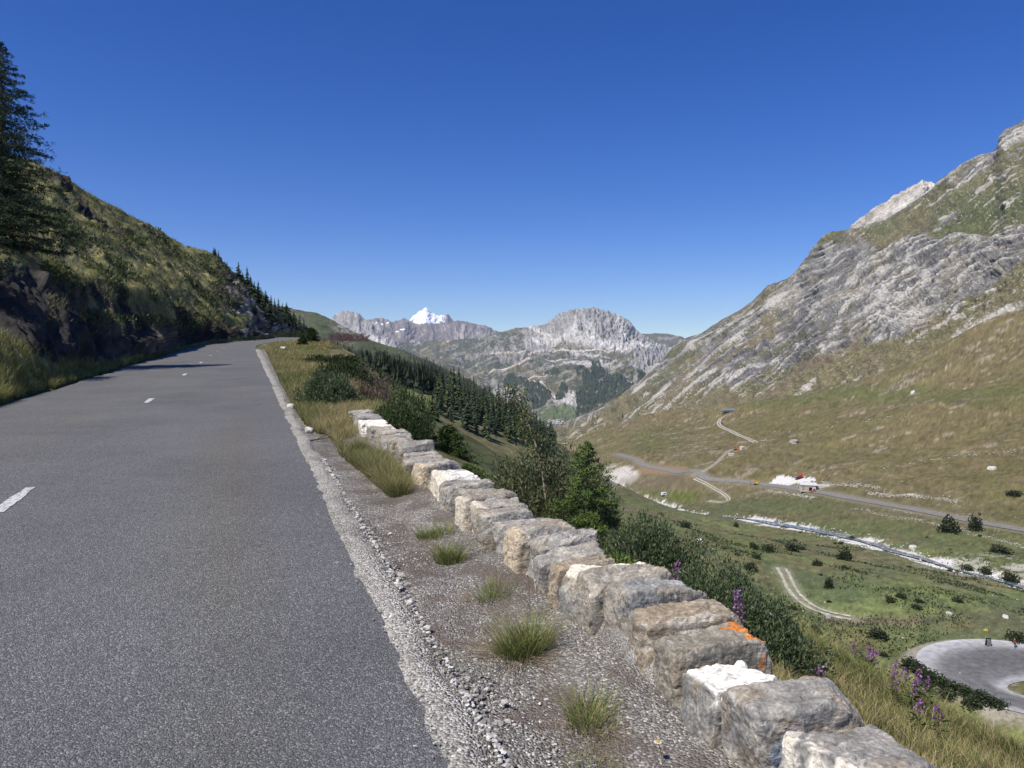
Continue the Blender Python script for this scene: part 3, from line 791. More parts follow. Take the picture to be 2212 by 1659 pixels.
# ---- the hillside above the road
def _lf(px):
    u_ = uw(px, HOR)[0]
    return 5.46 / (-u_ - .348)
HF = []
for px_ in (-900, -700, -500, -300, -150, 0, 120, 240, 330, 400): HF.append((px_, float(_lf(px_))))
HF += [(430, 80), (480, 98), (520, 112), (545, 125), (569, 140), (580, 158), (588, 185), (600, 215), (640, 262), (680, 300)]
HF = np.array(HF)
fu, _ = uw(HF[:, 0], np.full(len(HF), HOR))
fz = zr(HF[:, 1])
foot = [(a, proj(u_ * Y, Y, z - .10)[1], Y) for a, Y, u_, z in zip(HF[:, 0], HF[:, 1], fu, fz)]
foot2 = [(a, proj(u_ * Y * 1.05, Y * 1.05, zr(Y) + .14)[1], Y * 1.05) for a, Y, u_, z in zip(HF[:, 0], HF[:, 1], fu, fz)]
cutb = [(-900, 960, 7.6), (-500, 850, 9.6), (-150, 775, 16), (0, 742, 20.8), (60, 765, 22.5), (120, 790, 25), (240, 783, 34), (330, 765, 46), (430, 741, 84), (480, 733, 103), (520, 728, 118), (545, 727, 131), (569, 722, 147), (600, 716, 222), (640, 713, 268), (680, 719, 306)]
cutt = [(-900, 300, 11), (-500, 420, 15), (-150, 505, 24), (0, 565, 28), (120, 578, 35), (240, 612, 46), (330, 640, 62), (430, 680, 96), (480, 690, 116), (520, 696, 130), (545, 700, 142), (569, 692, 165), (600, 685, 232), (640, 700, 276), (680, 716, 312)]
midh = [(-900, 60, 20), (-500, 250, 27), (-150, 380, 38), (0, 452, 46), (120, 478, 58), (240, 532, 76), (330, 566, 98), (430, 612, 130), (480, 620, 150), (520, 640, 165), (545, 660, 180), (569, 668, 195), (600, 675, 245), (640, 697.5, 285), (680, 715, 318)]
crsh = [(-900, -250, 36), (-500, 30, 48), (-150, 250, 66), (0, 338, 80), (60, 352, 88), (120, 372, 96), (250, 450, 128), (330, 490, 152), (400, 530, 176), (440, 541, 188), (470, 549, 196), (482, 566, 200), (500, 590, 206), (520, 606, 214), (545, 622, 224), (570, 645, 236), (600, 667, 255), (640, 695, 290), (680, 714, 322)]
def hsm(px, py, x, y, z, t):
    a = math.radians(38)
    s1 = px * math.cos(a) + py * math.sin(a); s2 = -px * math.sin(a) + py * math.cos(a)
    p, q = PQ(x, y)
    n1 = fbm(x / 14, y / 14, z / 14, o=4, s=200); n2 = fbm(x / 2.6, y / 2.6, z / 2.6, o=4, s=201)
    dip = ani((q + z * 1.5) / 5.0, (z * .82 - q * .57 + .5 * n1) / .55, o=4, s=202)     # dipping beds in the road cut
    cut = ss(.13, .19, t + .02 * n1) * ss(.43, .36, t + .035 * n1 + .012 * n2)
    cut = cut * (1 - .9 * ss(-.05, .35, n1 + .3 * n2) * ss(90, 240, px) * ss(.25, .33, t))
    # rock on the end of the spur
    spur = pblob(px, py, 505, 632, 45, 52, .35 * n1, .35) + pblob(px, py, 575, 690, 34, 26, .4 * n1, .35) + pblob(px, py, 478, 585, 14, 32, .3 * n1, .4)
    out = ss(.42, .7, n1 + .3 * n2) * ss(.40, .5, t) * .8
    rock = np.clip(np.maximum(np.maximum(cut, ss(.35, .75, spur)), out), 0, 1)
    return s1, s2, p, q, n1, n2, dip, cut, rock
def hsdisp(px, py, x, y, z, t):
    s1, s2, p, q, n1, n2, dip, cut, rock = hsm(px, py, x, y, z, t)
    D = np.hypot(x, y); sc = np.clip(D / 40, .35, 2.2)
    e = ss(0.0, .10, t)
    d = .22 * n1 * sc + .10 * n2 * sc + rock * (sc * (.42 * dip + .75 * (rid(q / 6.5, z / 4.5, o=4, s=203) - .35)))
    d = d + (1 - rock) * sc * .22 * np.maximum(fbm(x / 1.1 / sc, y / 1.1 / sc, z / 1.1 / sc, o=3, s=204), -.2)
    return d * e * (1 - .5 * ss(.86, .92, t))
def hscol(px, py, x, y, z, t):
    s1, s2, p, q, n1, n2, dip, cut, rock = hsm(px, py, x, y, z, t)
    D = np.hypot(x, y); sc = np.clip(D / 40, .35, 2.2)
    n3 = fbm(x / .8 / sc, y / .8 / sc, z / .8 / sc, o=3, s=205)
    c = np.broadcast_to(np.array([.180, .172, .076]), px.shape + (3,)).copy()
    c = mixc(c, np.array([.30, .265, .125]), ss(-.1, .6, ani(q / 30 + t * 3, t * 16 + .8 * n1, o=3, s=206) + .25 * n2) * .8)
    c = mixc(c, np.array([.085, .098, .040]), ss(.05, .5, n2 * .7 + n1 * .6 + .5 * ani(q / 24, t * 18, o=3, s=207)) * .85)
    c = c * (1 + .35 * n3)[..., None]
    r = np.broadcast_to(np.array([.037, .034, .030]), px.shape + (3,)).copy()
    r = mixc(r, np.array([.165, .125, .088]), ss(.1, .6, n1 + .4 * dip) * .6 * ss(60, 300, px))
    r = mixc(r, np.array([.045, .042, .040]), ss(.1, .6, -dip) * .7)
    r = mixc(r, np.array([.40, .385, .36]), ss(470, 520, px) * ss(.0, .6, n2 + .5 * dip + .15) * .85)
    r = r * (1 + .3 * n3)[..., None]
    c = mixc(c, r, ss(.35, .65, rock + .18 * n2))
    ver = ss(.16, .11, t + .02 * n1)
    c = mixc(c, np.array([.115, .115, .040]) * (1 + .35 * n3)[..., None], ver)
    return c
M_side = vcol_mat('hillside_turf', scale=2.2, amt=.3, bump=.10, bscale=5.0, detail=7.0)
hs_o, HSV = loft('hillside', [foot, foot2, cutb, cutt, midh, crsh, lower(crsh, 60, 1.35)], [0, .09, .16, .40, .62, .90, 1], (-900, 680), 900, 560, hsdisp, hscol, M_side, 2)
_hs_px = np.linspace(-900, 680, 900)
def hill_pt(px, py, tmin=.12):
    """first point of the hillside sheet under a photo pixel"""
    j = int(np.argmin(np.abs(_hs_px - px)))
    P = HSV[:, j]
    yy = proj(P[:, 0], P[:, 1], P[:, 2])[1]
    k0 = int(tmin * 560)
    k = k0 + int(np.argmax(yy[k0:510] <= py)) if (yy[k0:510] <= py).any() else 505
    return P[k]

# ------------------------------------------------------------------ asphalt
def ribbon(CLp, offs, zf, name, mat, col=None, kind='structure', sm=True):
    """strip mesh along a line at the given lateral offsets (right positive)"""
    T = np.gradient(CLp, axis=0); T /= np.linalg.norm(T, axis=1)[:, None]
    Nn = np.stack([T[:, 1], -T[:, 0]], 1)
    o = np.asarray(offs, float)
    if o.ndim == 1: o = np.broadcast_to(o, (len(CLp), len(o)))
    X = CLp[:, None, 0] + Nn[:, None, 0] * o; Yv = CLp[:, None, 1] + Nn[:, None, 1] * o
    Z = zf(X, Yv)
    V = np.stack([X, Yv, Z], -1)
    cc = None if col is None else np.broadcast_to(col(X, Yv, o) if callable(col) else np.asarray(col), V.shape).reshape(-1, 3)
    me = npmesh(name, V.reshape(-1, 3), gridfaces(len(CLp), o.shape[1])[:, ::-1], cc, sm)
    ob = link(name, me, None, mat)
    if kind: tag(ob, kind=kind)
    return ob, V
dense = np.vstack([crom(ctr[:7], 40), crom(ctr[6:], 30)[1:]])
_dl = np.concatenate([[0], np.cumsum(np.hypot(*np.diff(dense, axis=0).T))])
edge_n = lambda s, k: .014 * vn(s / .6, s * 0 + k, None, 300 + k) + .04 * vn(s / 2.3, s * 0 + k, None, 310 + k)
offs = np.linspace(-RW, RW, 15)[None] + 0 * _dl[:, None]
offs[:, -1] += edge_n(_dl, 1); offs[:, 0] += edge_n(_dl, 2) * 2
def road_z(X, Y): return zr(Y)
m, nt, b = newmat('asphalt')
tc = N(nt, 'TexCoord')
v = N(nt, 'TexVoronoi', Scale=125.0); v.feature = 'F1'; L(nt, tc.outputs['Object'], v.inputs['Vector'])
sep = N(nt, 'SeparateColor'); L(nt, v.outputs['Color'], sep.inputs[0])
chip = ramp(nt, sep.outputs[0], [(0.0, (.066, .066, .066)), (.35, (.104, .104, .103)), (.66, (.138, .137, .135)), (.84, (.175, .174, .17)), (.95, (.245, .24, .23)), (1.0, (.33, .32, .305))])
nz = N(nt, 'TexNoise', Scale=.55, Detail=6.0, Roughness=.6); L(nt, tc.outputs['Object'], nz.inputs['Vector'])
big = ramp(nt, nz.outputs[0], [(.3, g3(.84)), (.55, g3(1.03)), (.75, g3(1.18))])
at_ = N(nt, 'VertexColor', layer_name='Col')
c = mul(nt, mul(nt, chip, big), at_.outputs[0])
L(nt, c, b.inputs['Base Color'])
b.inputs['Roughness'].default_value = .82; b.inputs['Specular IOR Level'].default_value = .35
nb = N(nt, 'TexNoise', Scale=140.0, Detail=2.0); L(nt, tc.outputs['Object'], nb.inputs['Vector'])
sm_ = N(nt, 'Math', operation='MULTIPLY_ADD'); L(nt, v.outputs['Distance'], sm_.inputs[0]); sm_.inputs[1].default_value = -60.0; L(nt, nb.outputs[0], sm_.inputs[2])
bp = N(nt, 'Bump', Strength=.45, Distance=.003); L(nt, sm_.outputs[0], bp.inputs['Height']); L(nt, bp.outputs[0], b.inputs['Normal'])
M_asph = m
def road_col(X, Y, o):
    f = 1.0 + .20 * np.exp(-((np.abs(o) - 2.75) / .28) ** 2) - .10 * np.exp(-((np.abs(o) - 1.9) / .35) ** 2) * 1.5 - .14 * np.exp(-((np.abs(o) - .75) / .35) ** 2)
    f = f * (1 + .13 * fbm(o / .5, Y / 9, o=3, s=320) + .10 * fbm(o / 1.4, Y / 3.5, o=3, s=321))
    cold = np.stack([f * 1.06, f, f * .90], -1) * 1.24
    warm = np.array([1.15, 1.10, 1.0])
    return cold * (1 + (warm - 1) * ss(2.0, 2.7, o)[..., None])
road_o, _ = ribbon(dense, offs, road_z, 'road', M_asph, road_col)

# painted centre dashes: children of the road
m, nt, b = newmat('road_paint')
tc = N(nt, 'TexCoord'); nz = N(nt, 'TexNoise', Scale=28.0, Detail=5.0); L(nt, tc.outputs['Object'], nz.inputs['Vector'])
L(nt, ramp(nt, nz.outputs[0], [(.30, (.16, .16, .16)), (.50, (.46, .46, .45)), (.8, (.64, .64, .62))]), b.inputs['Base Color'])
M_paint = m
s0 = float(np.interp(8.0, dense[:, 1], _dl))
for k in range(9):
    sA = s0 - 1.0 + 11.3 * k
    ss_ = np.linspace(sA, sA + 1.2, 12)
    P = np.stack([np.interp(ss_, _dl, dense[:, 0]), np.interp(ss_, _dl, dense[:, 1])], 1)
    w = .062 + .010 * rng.standard_normal((12, 2))
    ob, _ = ribbon(P, np.stack([-w[:, 0], w[:, 0]], 1), lambda X, Y: zr(Y) + .006, 'centre_dash', M_paint, kind=None)
    ob.parent = road_o

# pale chip-seal strip along the edge, then the dirt shoulder
def chipmat(name, scale, stops, bump, tint=(1, 1, 1), patch=None):
    m, nt, b = newmat(name)
    tc = N(nt, 'TexCoord')
    wv = N(nt, 'TexNoise', Scale=scale * .7, Detail=2.0); L(nt, tc.outputs['Object'], wv.inputs['Vector'])
    add = N(nt, 'VectorMath', operation='MULTIPLY_ADD'); L(nt, wv.outputs['Color'], add.inputs[0]); add.inputs[1].default_value = (.6 / scale,) * 3; L(nt, tc.outputs['Object'], add.inputs[2])
    v = N(nt, 'TexVoronoi', Scale=scale); L(nt, add.outputs[0], v.inputs['Vector'])
    sep = N(nt, 'SeparateColor'); L(nt, v.outputs['Color'], sep.inputs[0])
    c = ramp(nt, sep.outputs[0], stops)
    nz = N(nt, 'TexNoise', Scale=1.4, Detail=7.0, Roughness=.65); L(nt, tc.outputs['Object'], nz.inputs['Vector'])
    c = mul(nt, c, ramp(nt, nz.outputs[0], [(.32, g3(.62)), (.5, g3(1.0)), (.7, g3(1.22))]))
    if patch:
        n2 = N(nt, 'TexNoise', Scale=2.3, Detail=6.0, Roughness=.6); L(nt, tc.outputs['Object'], n2.inputs['Vector'])
        c = mul(nt, c, patch, 'MIX', ramp(nt, n2.outputs[0], [(.50, g3(0)), (.60, g3(.75))]))
    L(nt, c, b.inputs['Base Color'])
    hm = N(nt, 'Math', operation='MULTIPLY'); L(nt, v.outputs['Distance'], hm.inputs[0]); hm.inputs[1].default_value = -scale
    bp = N(nt, 'Bump', Strength=.55, Distance=bump); L(nt, hm.outputs[0], bp.inputs['Height']); L(nt, bp.outputs[0], b.inputs['Normal'])
    return m
M_chip = chipmat('pale_chippings', 75.0, [(0, (.16, .15, .135)), (.2, (.27, .255, .222)), (.6, (.42, .395, .345)), (1, (.62, .585, .52))], .004)
M_shold = chipmat('shoulder_dirt', 88.0, [(0, (.12, .110, .098)), (.5, (.225, .208, .182)), (.8, (.31, .29, .26)), (.94, (.48, .455, .415)), (1, (.68, .65, .60))], .003, patch=(.15, .118, .095))
nearl = crom(ctr[:7], 90); nl_s = np.concatenate([[0], np.cumsum(np.hypot(*np.diff(nearl, axis=0).T))])
wch = .22 + .05 * vn(nl_s / .5, nl_s * 0, None, 330) + .03 * vn(nl_s / .13, nl_s * 0, None, 331)
wch = wch * np.interp(nearl[:, 1], [0, 25, 60, 66], [1, 1.2, 2.2, 1.5])
o8 = RW - .14 + (wch[:, None] + .14) * np.linspace(0, 1, 9)[None]
def chip_z(X, Y):
    d = np.linspace(0, 1, 9)[None]
    return zr(Y) - .006 + .026 * ss(.30, .5, d) * ss(1.1, .7, d) - .075 * ss(.78, 1.0, d) + .006 * fbm(X / .06, Y / .06, o=2, s=332)
ribbon(nearl, o8, chip_z, 'gravel_edge', M_chip)
o9 = RW + .10 + np.linspace(0, 1, 26)[None] * np.interp(nearl[:, 1], [0, 12, 16, 30, 66], [1.5, 1.5, 1.25, 1.0, .9])[:, None]
def sh_z(X, Y):
    p = (X - xe(Y)) * NX
    return zr(Y) - .030 - .045 * np.clip(p, 0, 3) + .008 + .02 * fbm(X / .45, Y / .45, o=3, s=333) + .007 * fbm(X / .08, Y / .08, o=2, s=334) + .085 * ss(.55, .98, p) * ss(16, 12, Y)
ribbon(nearl, o9, sh_z, 'shoulder', M_shold)

# valley road, tracks, stream, hairpin
M_vroad = flat_mat('valley_asphalt', (.185, .176, .16), .85, .2, noise=.2, scale=.6)
def drape(off): return lambda X, Y: ground_z(X, Y, np.zeros(X.shape)) + off
vden = crom(VROAD[::4], 14)
ribbon(vden, np.linspace(-2.9, 2.9, 5), lambda X, Y: base_z(X, Y) + .32, 'valley_road', M_vroad)
M_trk = flat_mat('track_gravel', (.40, .37, .30), .95, .1, noise=.35, scale=.9)
for k, t in TRK.items():
    td = crom(t[::2], 8)
    sN = np.arange(len(td)) * .5
    for s_ in (-1, 1):
        hw = .42 if k != 'moraine' else .9
        o2 = s_ * (1.0 if k != 'moraine' else 1.9) + np.stack([-hw - .2 * vn(sN / 3, sN * 0 + s_, None, 340), hw + .2 * vn(sN / 3, sN * 0 + s_, None, 341)], 1)
        ribbon(td, o2, lambda X, Y: base_z(X, Y) + .16, 'track', M_trk)
m, nt, b = newmat('stream_water')
tc = N(nt, 'TexCoord'); nz = N(nt, 'TexNoise', Scale=.55, Detail=6.0, Roughness=.7); L(nt, tc.outputs['Object'], nz.inputs['Vector'])
L(nt, ramp(nt, nz.outputs[0], [(.40, (.045, .070, .090)), (.52, (.12, .16, .19)), (.60, (.55, .58, .60)), (.70, (.8, .82, .82))]), b.inputs['Base Color'])
b.inputs['Roughness'].default_value = .25; b.inputs['Specular IOR Level'].default_value = .5
bp = N(nt, 'Bump', Strength=.7, Distance=.25); L(nt, nz.outputs[0], bp.inputs['Height']); L(nt, bp.outputs[0], b.inputs['Normal'])
sden = crom(STREAM[::3], 8)
sN = np.arange(len(sden)) * 1.0
ws = 2.3 + 1.3 * vn(sN / 9, sN * 0, None, 350)
wob = 1.6 * vn(sN / 14, sN * 0, None, 351)
ribbon(sden, wob[:, None] + ws[:, None] * np.linspace(-1, 1, 4)[None], lambda X, Y: base_z(X, Y) - 1.05, 'stream', m)

# hairpin bend: outer circle with a grassy island cut out of it
ang = np.linspace(0, 2 * math.pi, 97)
HB = MB()
rr = np.array([.50, .58, .66, .74, .82, .90, .97])
isl = (HP[0] + 1.5, HP[1] - 9.5)
V = []; Cc = []
for k, f in enumerate(np.linspace(0, 1, 14)):
    ox, oy = HP[0] + 18.2 * np.cos(ang), HP[1] - 4 + 17.2 * np.sin(ang)
    ix, iy = isl[0] + 9.6 * np.cos(ang), isl[1] + 4.2 * np.sin(ang)
    V.append(np.stack([ix * (1 - f) + ox * f, iy * (1 - f) + oy * f, np.full(97, HP[2] + .12)], 1))
    Cc.append(np.full((97, 3), 1.0) * (.135 + .27 * ss(.66, .95, f) + .20 * ss(.22, 0, f)) * np.array([1, .99, .98]))
Vh = np.vstack(V); ch = np.vstack(Cc)
ch = ch * (1 + .22 * ani(np.repeat(np.linspace(0, 1, 14), 97) * 12, np.tile(ang, 14) * 1.3, o=3, s=360))[:, None]
o = link('hairpin_road', npmesh('hairpin_road', Vh, gridfaces(14, 97), ch, True), None, vcol_mat('worn_asphalt', scale=.8, amt=.2, rough=.9)); tag(o, kind='structure')
# ------------------------------------------------------------------ small builders
def blades(base, h, w, az, lean, col, seg=3, curl=1.0, tipc=1.25):
    """grass blades as tapered strips -> verts, quads, tris, colours"""
    n = len(base); base = np.asarray(base, float)
    t = np.linspace(0, 1, seg + 1)
    d = np.stack([np.cos(az), np.sin(az), 0 * az], 1); s = np.stack([-np.sin(az), np.cos(az), 0 * az], 1)
    ra = rng.uniform(0, math.pi, n); s = s * np.cos(ra)[:, None] + d * np.sin(ra)[:, None]
    V = []; Cc = []
    for k in range(seg + 1):
        c = base + d * (lean * h * t[k] ** (1 + curl))[:, None] + np.array([0, 0, 1.0]) * (h * (t[k] - .35 * np.minimum(lean, 1.6) * t[k] ** 2))[:, None]
        ww = (w * (1 - t[k]) ** .7)[:, None] * .5
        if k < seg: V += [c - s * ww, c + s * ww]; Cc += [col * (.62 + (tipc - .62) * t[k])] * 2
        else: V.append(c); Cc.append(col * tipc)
    m = 2 * seg + 1
    V = np.stack(V, 1).reshape(-1, 3); Cc = np.stack(Cc, 1).reshape(-1, 3)
    o = np.arange(n)[:, None] * m
    Q = np.concatenate([o + np.array([2 * k, 2 * k + 1, 2 * k + 3, 2 * k + 2]) for k in range(seg - 1)]) if seg > 1 else np.zeros((0, 4), int)
    T = o + np.array([2 * seg - 2, 2 * seg - 1, 2 * seg])
    return V, Q, T, Cc
def leaves(pos, dirv, ln, wd, col):
    """pointed leaves as two-quad rhombs along dirv"""
    n = len(pos)
    dirv = dirv / (np.linalg.norm(dirv, axis=1)[:, None] + 1e-9)
    r = rng.standard_normal((n, 3)); s = np.cross(dirv, r); s /= np.linalg.norm(s, axis=1)[:, None] + 1e-9
    ln = np.broadcast_to(ln, (n,))[:, None]; wd = np.broadcast_to(wd, (n,))[:, None]
    V = np.stack([pos, pos + dirv * ln * .45 + s * wd * .5, pos + dirv * ln, pos + dirv * ln * .45 - s * wd * .5], 1).reshape(-1, 3)
    return V, np.arange(4 * n).reshape(n, 4), np.repeat(col, 4, 0)
_ico = None
def ico():
    global _ico
    if _ico is None:
        p = (1 + 5 ** .5) / 2
        v = np.array([[-1, p, 0], [1, p, 0], [-1, -p, 0], [1, -p, 0], [0, -1, p], [0, 1, p], [0, -1, -p], [0, 1, -p], [p, 0, -1], [p, 0, 1], [-p, 0, -1], [-p, 0, 1]], float)
        v /= np.linalg.norm(v[0])
        f = np.array([[0, 11, 5], [0, 5, 1], [0, 1, 7], [0, 7, 10], [0, 10, 11], [1, 5, 9], [5, 11, 4], [11, 10, 2], [10, 7, 6], [7, 1, 8], [3, 9, 4], [3, 4, 2], [3, 2, 6], [3, 6, 8], [3, 8, 9], [4, 9, 5], [2, 4, 11], [6, 2, 10], [8, 6, 7], [9, 8, 1]])
        _ico = (v, f)
    return _ico
def stones(pos, size, col, flat=.65):
    """many small angular stones"""
    v, f = ico(); n = len(pos)
    A = np.linalg.qr(rng.standard_normal((n, 3, 3)))[0]
    sc = size[:, None] * rng.uniform(.55, 1.15, (n, 3))
    V = v[None] * rng.uniform(.75, 1.2, (n, 12, 1))
    V = np.einsum('nij,nkj->nki', A, V) * sc[:, None]
    V[..., 2] *= flat
    V = V + pos[:, None]
    Fc = (f[None] + np.arange(n)[:, None, None] * 12).reshape(-1, 3)
    return V.reshape(-1, 3), Fc, np.repeat(col, 12, 0)
def boulder_mesh(name, size, seed, col, sub=10, amp=.22):
    """one irregular rock: rounded box with noise"""
    g = np.linspace(-1, 1, sub)
    a, b_ = np.meshgrid(g, g)
    Vs = []; Fs = []; k = 0
    for ax in range(3):
        for sg in (-1, 1):
            P = np.zeros((sub, sub, 3)); P[..., ax] = sg; P[..., (ax + 1) % 3] = a * (1 if sg > 0 else -1); P[..., (ax + 2) % 3] = b_
            Vs.append(P.reshape(-1, 3)); Fs.append(gridfaces(sub, sub) + k); k += sub * sub
    V = np.vstack(Vs); V = V / (np.abs(V) ** 3.4).sum(1)[:, None] ** (1 / 3.4)
    V = V * (1 + amp * fbm(V[:, 0] * 1.1 + seed, V[:, 1] * 1.1, V[:, 2] * 1.1 + 3, o=4, s=seed))[:, None]
    n = fbm(V[:, 0] * 2 + seed, V[:, 1] * 2, V[:, 2] * 4, o=4, s=seed + 9)
    cc = np.asarray(col) * (1 + .3 * n)[:, None]
    V = V * np.asarray(size) * .5
    return npmesh(name, V, np.vstack(Fs), cc, True)

M_rock = vcol_mat('stone', scale=60.0, amt=.30, bump=.012, bscale=38.0, detail=7.0, spec=.2)
_nt = M_rock.node_tree
_bp = [n for n in _nt.nodes if n.type == 'BUMP'][0]; _tc = [n for n in _nt.nodes if n.type == 'TEX_COORD'][0]; _bs = [n for n in _nt.nodes if n.type == 'BSDF_PRINCIPLED'][0]
_mp = N(_nt, 'Mapping'); _mp.inputs['Scale'].default_value = (5, 14, 60); _mp.inputs['Rotation'].default_value = (.3, .25, 0); L(_nt, _tc.outputs['Object'], _mp.inputs['Vector'])
_n2 = N(_nt, 'TexNoise', Scale=1.0, Detail=4.0, Roughness=.6); L(_nt, _mp.outputs[0], _n2.inputs['Vector'])
_b2 = N(_nt, 'Bump', Strength=.3, Distance=.010); L(_nt, _n2.outputs[0], _b2.inputs['Height']); L(_nt, _bp.outputs[0], _b2.inputs['Normal']); L(_nt, _b2.outputs[0], _bs.inputs['Normal'])
M_brock = vcol_mat('valley_stone', scale=1.5, amt=.2, bump=.03, bscale=8.0)
M_grass = vcol_mat('grass_blades', rough=.75, spec=.2, trans=.25)
M_leaf = vcol_mat('leaves', rough=.6, spec=.25, trans=.3)
M_needle = vcol_mat('needles', rough=.7, spec=.15, trans=.12)
M_bark = vcol_mat('bark', scale=9.0, amt=.35, bump=.01, bscale=30.0)
M_mort = chipmat('mortar', 130.0, [(0, (.20, .185, .16)), (.4, (.36, .34, .30)), (.85, (.50, .475, .43)), (1, (.66, .63, .58))], .0025)

# ------------------------------------------------------------------ the dry-set parapet wall
def wl(Y): return np.array([.655 - .352 * (Y - 3.5), Y])
def base_at(Y): return float(zr(Y)) - .085
EDG = [1.86, 2.28, 2.66, 3.00, 3.31, 3.60, 3.84, 4.13, 4.36, 4.58, 4.72, 4.94, 5.19, 5.44, 5.82, 6.10, 6.42, 6.66, 6.92, 7.2, 7.42, 8.05, 8.46, 8.85, 9.2, 9.6, 9.95, 10.3, 10.7, 11.3, 12.0, 12.7, 13.2, 13.8, 14.4]
KIND = ['greypale', 'creamend', 'bluepatch', 'whitetop', 'lichen', 'brown', 'bigblue', 'tan2', 'creamrim', 'tan', 'greypale', 'grey', 'tanend', 'grey', 'greypale', 'greypale', 'grey', 'tan2', 'greypale', 'grey', 'white', 'tanend', 'grey', 'greypale', 'grey', 'tan', 'greypale', 'grey', 'tan2', 'creamrim', 'white', 'grey', 'grey', 'greypale']
SLAB = {'creamend': 'grey wall stone with a cream and white veined end', 'bluepatch': 'large weathered grey wall stone next to the white topped one', 'whitetop': 'grey wall stone with a bright white top', 'lichen': 'greenish grey wall stone with orange lichen at its valley end', 'bigblue': 'large blue grey wall stone'}
HGT = {0: .40, 1: .38, 2: .40, 3: .33, 4: .35, 5: .37, 6: .40, 7: .40, 8: .36}
WALL = empty('stone_wall', (float(wl(7.5)[0]), 7.5, float(zr(7.5))))
tag(WALL, 'low roadside wall of grey, tan and white stones set upright in pale mortar', 'wall')
bpy.context.view_layer.update()
_wo = np.array(WALL.location)
def stone_mesh(i, kind, Lp, T, H):
    sub = 46 if i < 9 else (34 if i < 20 else 22)
    g = np.linspace(-1, 1, sub); a, b_ = np.meshgrid(g, g)
    Vs = []; Fs = []; k = 0
    for ax in range(3):
        for sg in (-1, 1):
            P = np.zeros((sub, sub, 3)); P[..., ax] = sg; P[..., (ax + 1) % 3] = a * (1 if sg > 0 else -1); P[..., (ax + 2) % 3] = b_
            Vs.append(P.reshape(-1, 3)); Fs.append(gridfaces(sub, sub) + k); k += sub * sub
    V = np.vstack(Vs)
    ex = 14.0 + 10 * rng.random()
    V = V / (np.abs(V) ** ex).sum(1)[:, None] ** (1 / ex)
    se = 500 + i * 7
    x, y, z = V.T
    # broad planes, chipped edges, bedding
    D = .085 * fbm(x * .8 + i, y * .8, z * .8 + 2 * i, o=2, s=se) + .03 * rid(x * 1.3 + i, z * 1.7 + y, o=4, s=se + 2) + .014 * fbm(x * 5, y * 5, z * 5, o=3, s=se + 3) - .035 * ss(.1, .5, fbm(x * 1.7 + 9 * i, y * 1.7, z * 1.7, o=2, s=se + 1))
    V = V * (1 + D)[:, None]
    # fractured planes: slice off corners and edges
    r1 = np.random.default_rng(8000 + i)
    for _ in range(9):
        nv = np.sign(r1.standard_normal(3)) * np.array([r1.uniform(.3, 1), r1.uniform(.1, 1), r1.uniform(.2, 1)])
        if r1.random() < .45: nv[r1.integers(0, 2)] *= .1
        nv /= np.linalg.norm(nv); lim = (np.abs(nv).sum()) * r1.uniform(.84, .96)
        ex_ = np.maximum(V @ nv - lim, 0)
        V = V - ex_[:, None] * nv * .93
    V[:, 2] += .10 * (rng.random() - .5) * V[:, 0] + .06 * (rng.random() - .5) * V[:, 1]
    V[:, 0] += .06 * (rng.random() - .5) * V[:, 2]
    W = V * np.array([Lp, T, H]) * .5
    X, Y, Z = W.T
    lam = ani(X / .35 + Z * .8 + i, (Z * .9 + Y * .5 - X * .25) / .03 + 2.6 * fbm(X / .12, Y / .12, Z / .12, o=4, s=se + 4), o=4, s=se + 5)
    n1 = fbm(X / .13 + i, Y / .13, Z / .13, o=5, s=se + 6); n2 = fbm(X / .025, Y / .025, Z / .025, o=3, s=se + 7)
    W = W * (1 + .010 * lam + .012 * n2 - .03 * ss(.35, .7, fbm(X / .06, Y / .06, Z / .06, o=3, s=se + 15)))[:, None]
    top = ss(.78, .93, z)
    road = ss(-.55, -.85, x)
    base = {'tan': (.275, .24, .19), 'tan2': (.265, .248, .215), 'brown': (.245, .215, .17), 'white': (.26, .255, .245), 'greypale': (.285, .275, .252), 'lichen': (.225, .212, .178)}.get(kind, (.248, .244, .232))
    c = np.broadcast_to(np.array(base), W.shape).copy()
    c = mixc(c, np.array(base) * np.array([1.22, 1.18, 1.10]), ss(.05, .6, n1) * .8)
    c = mixc(c, np.array(base) * .70, ss(.1, .6, -n1) * .7)
    c = mixc(c, np.array([.44, .425, .39]), ss(.22, .5, lam) * ss(-.4, .4, n1 + .5 * n2) * .55)
    c = mixc(c, np.array(base) * .65, ss(.3, .6, -lam) * .4)
    c = mixc(c, np.array([.27, .215, .145]), ss(.1, .6, fbm(X / .2 + 5, Y / .2, Z / .2 + i, o=3, s=se + 8)) * .45)
    wh = np.array([.64, .625, .59]) * (1 + .22 * n1 + .15 * n2)[..., None]
    if kind == 'whitetop': c = mixc(c, wh * 1.12, ss(.62, .80, z + .06 * n1) * ss(-1.0, -.8, n1) * ss(-.97, -.85, x))
    if kind == 'white': c = mixc(c, wh, np.clip(top * ss(.9, .2, y) + ss(-.45, -.7, x), 0, 1) * ss(-.7, -.4, n1))
    if kind == 'creamrim': c = mixc(c, np.array([.72, .68, .58]), np.clip(top * ss(-.6, -.1, y + .3 * n1) + .8 * ss(.3, .7, n1 + ss(.2, .8, x) - .5), 0, 1) * .9)
    if kind == 'creamend': c = mixc(c, np.array([.66, .62, .54]), ss(-.45, -.8, x + .35 * n1) * ss(-.1, .35, n1 + .3 * lam + .05))
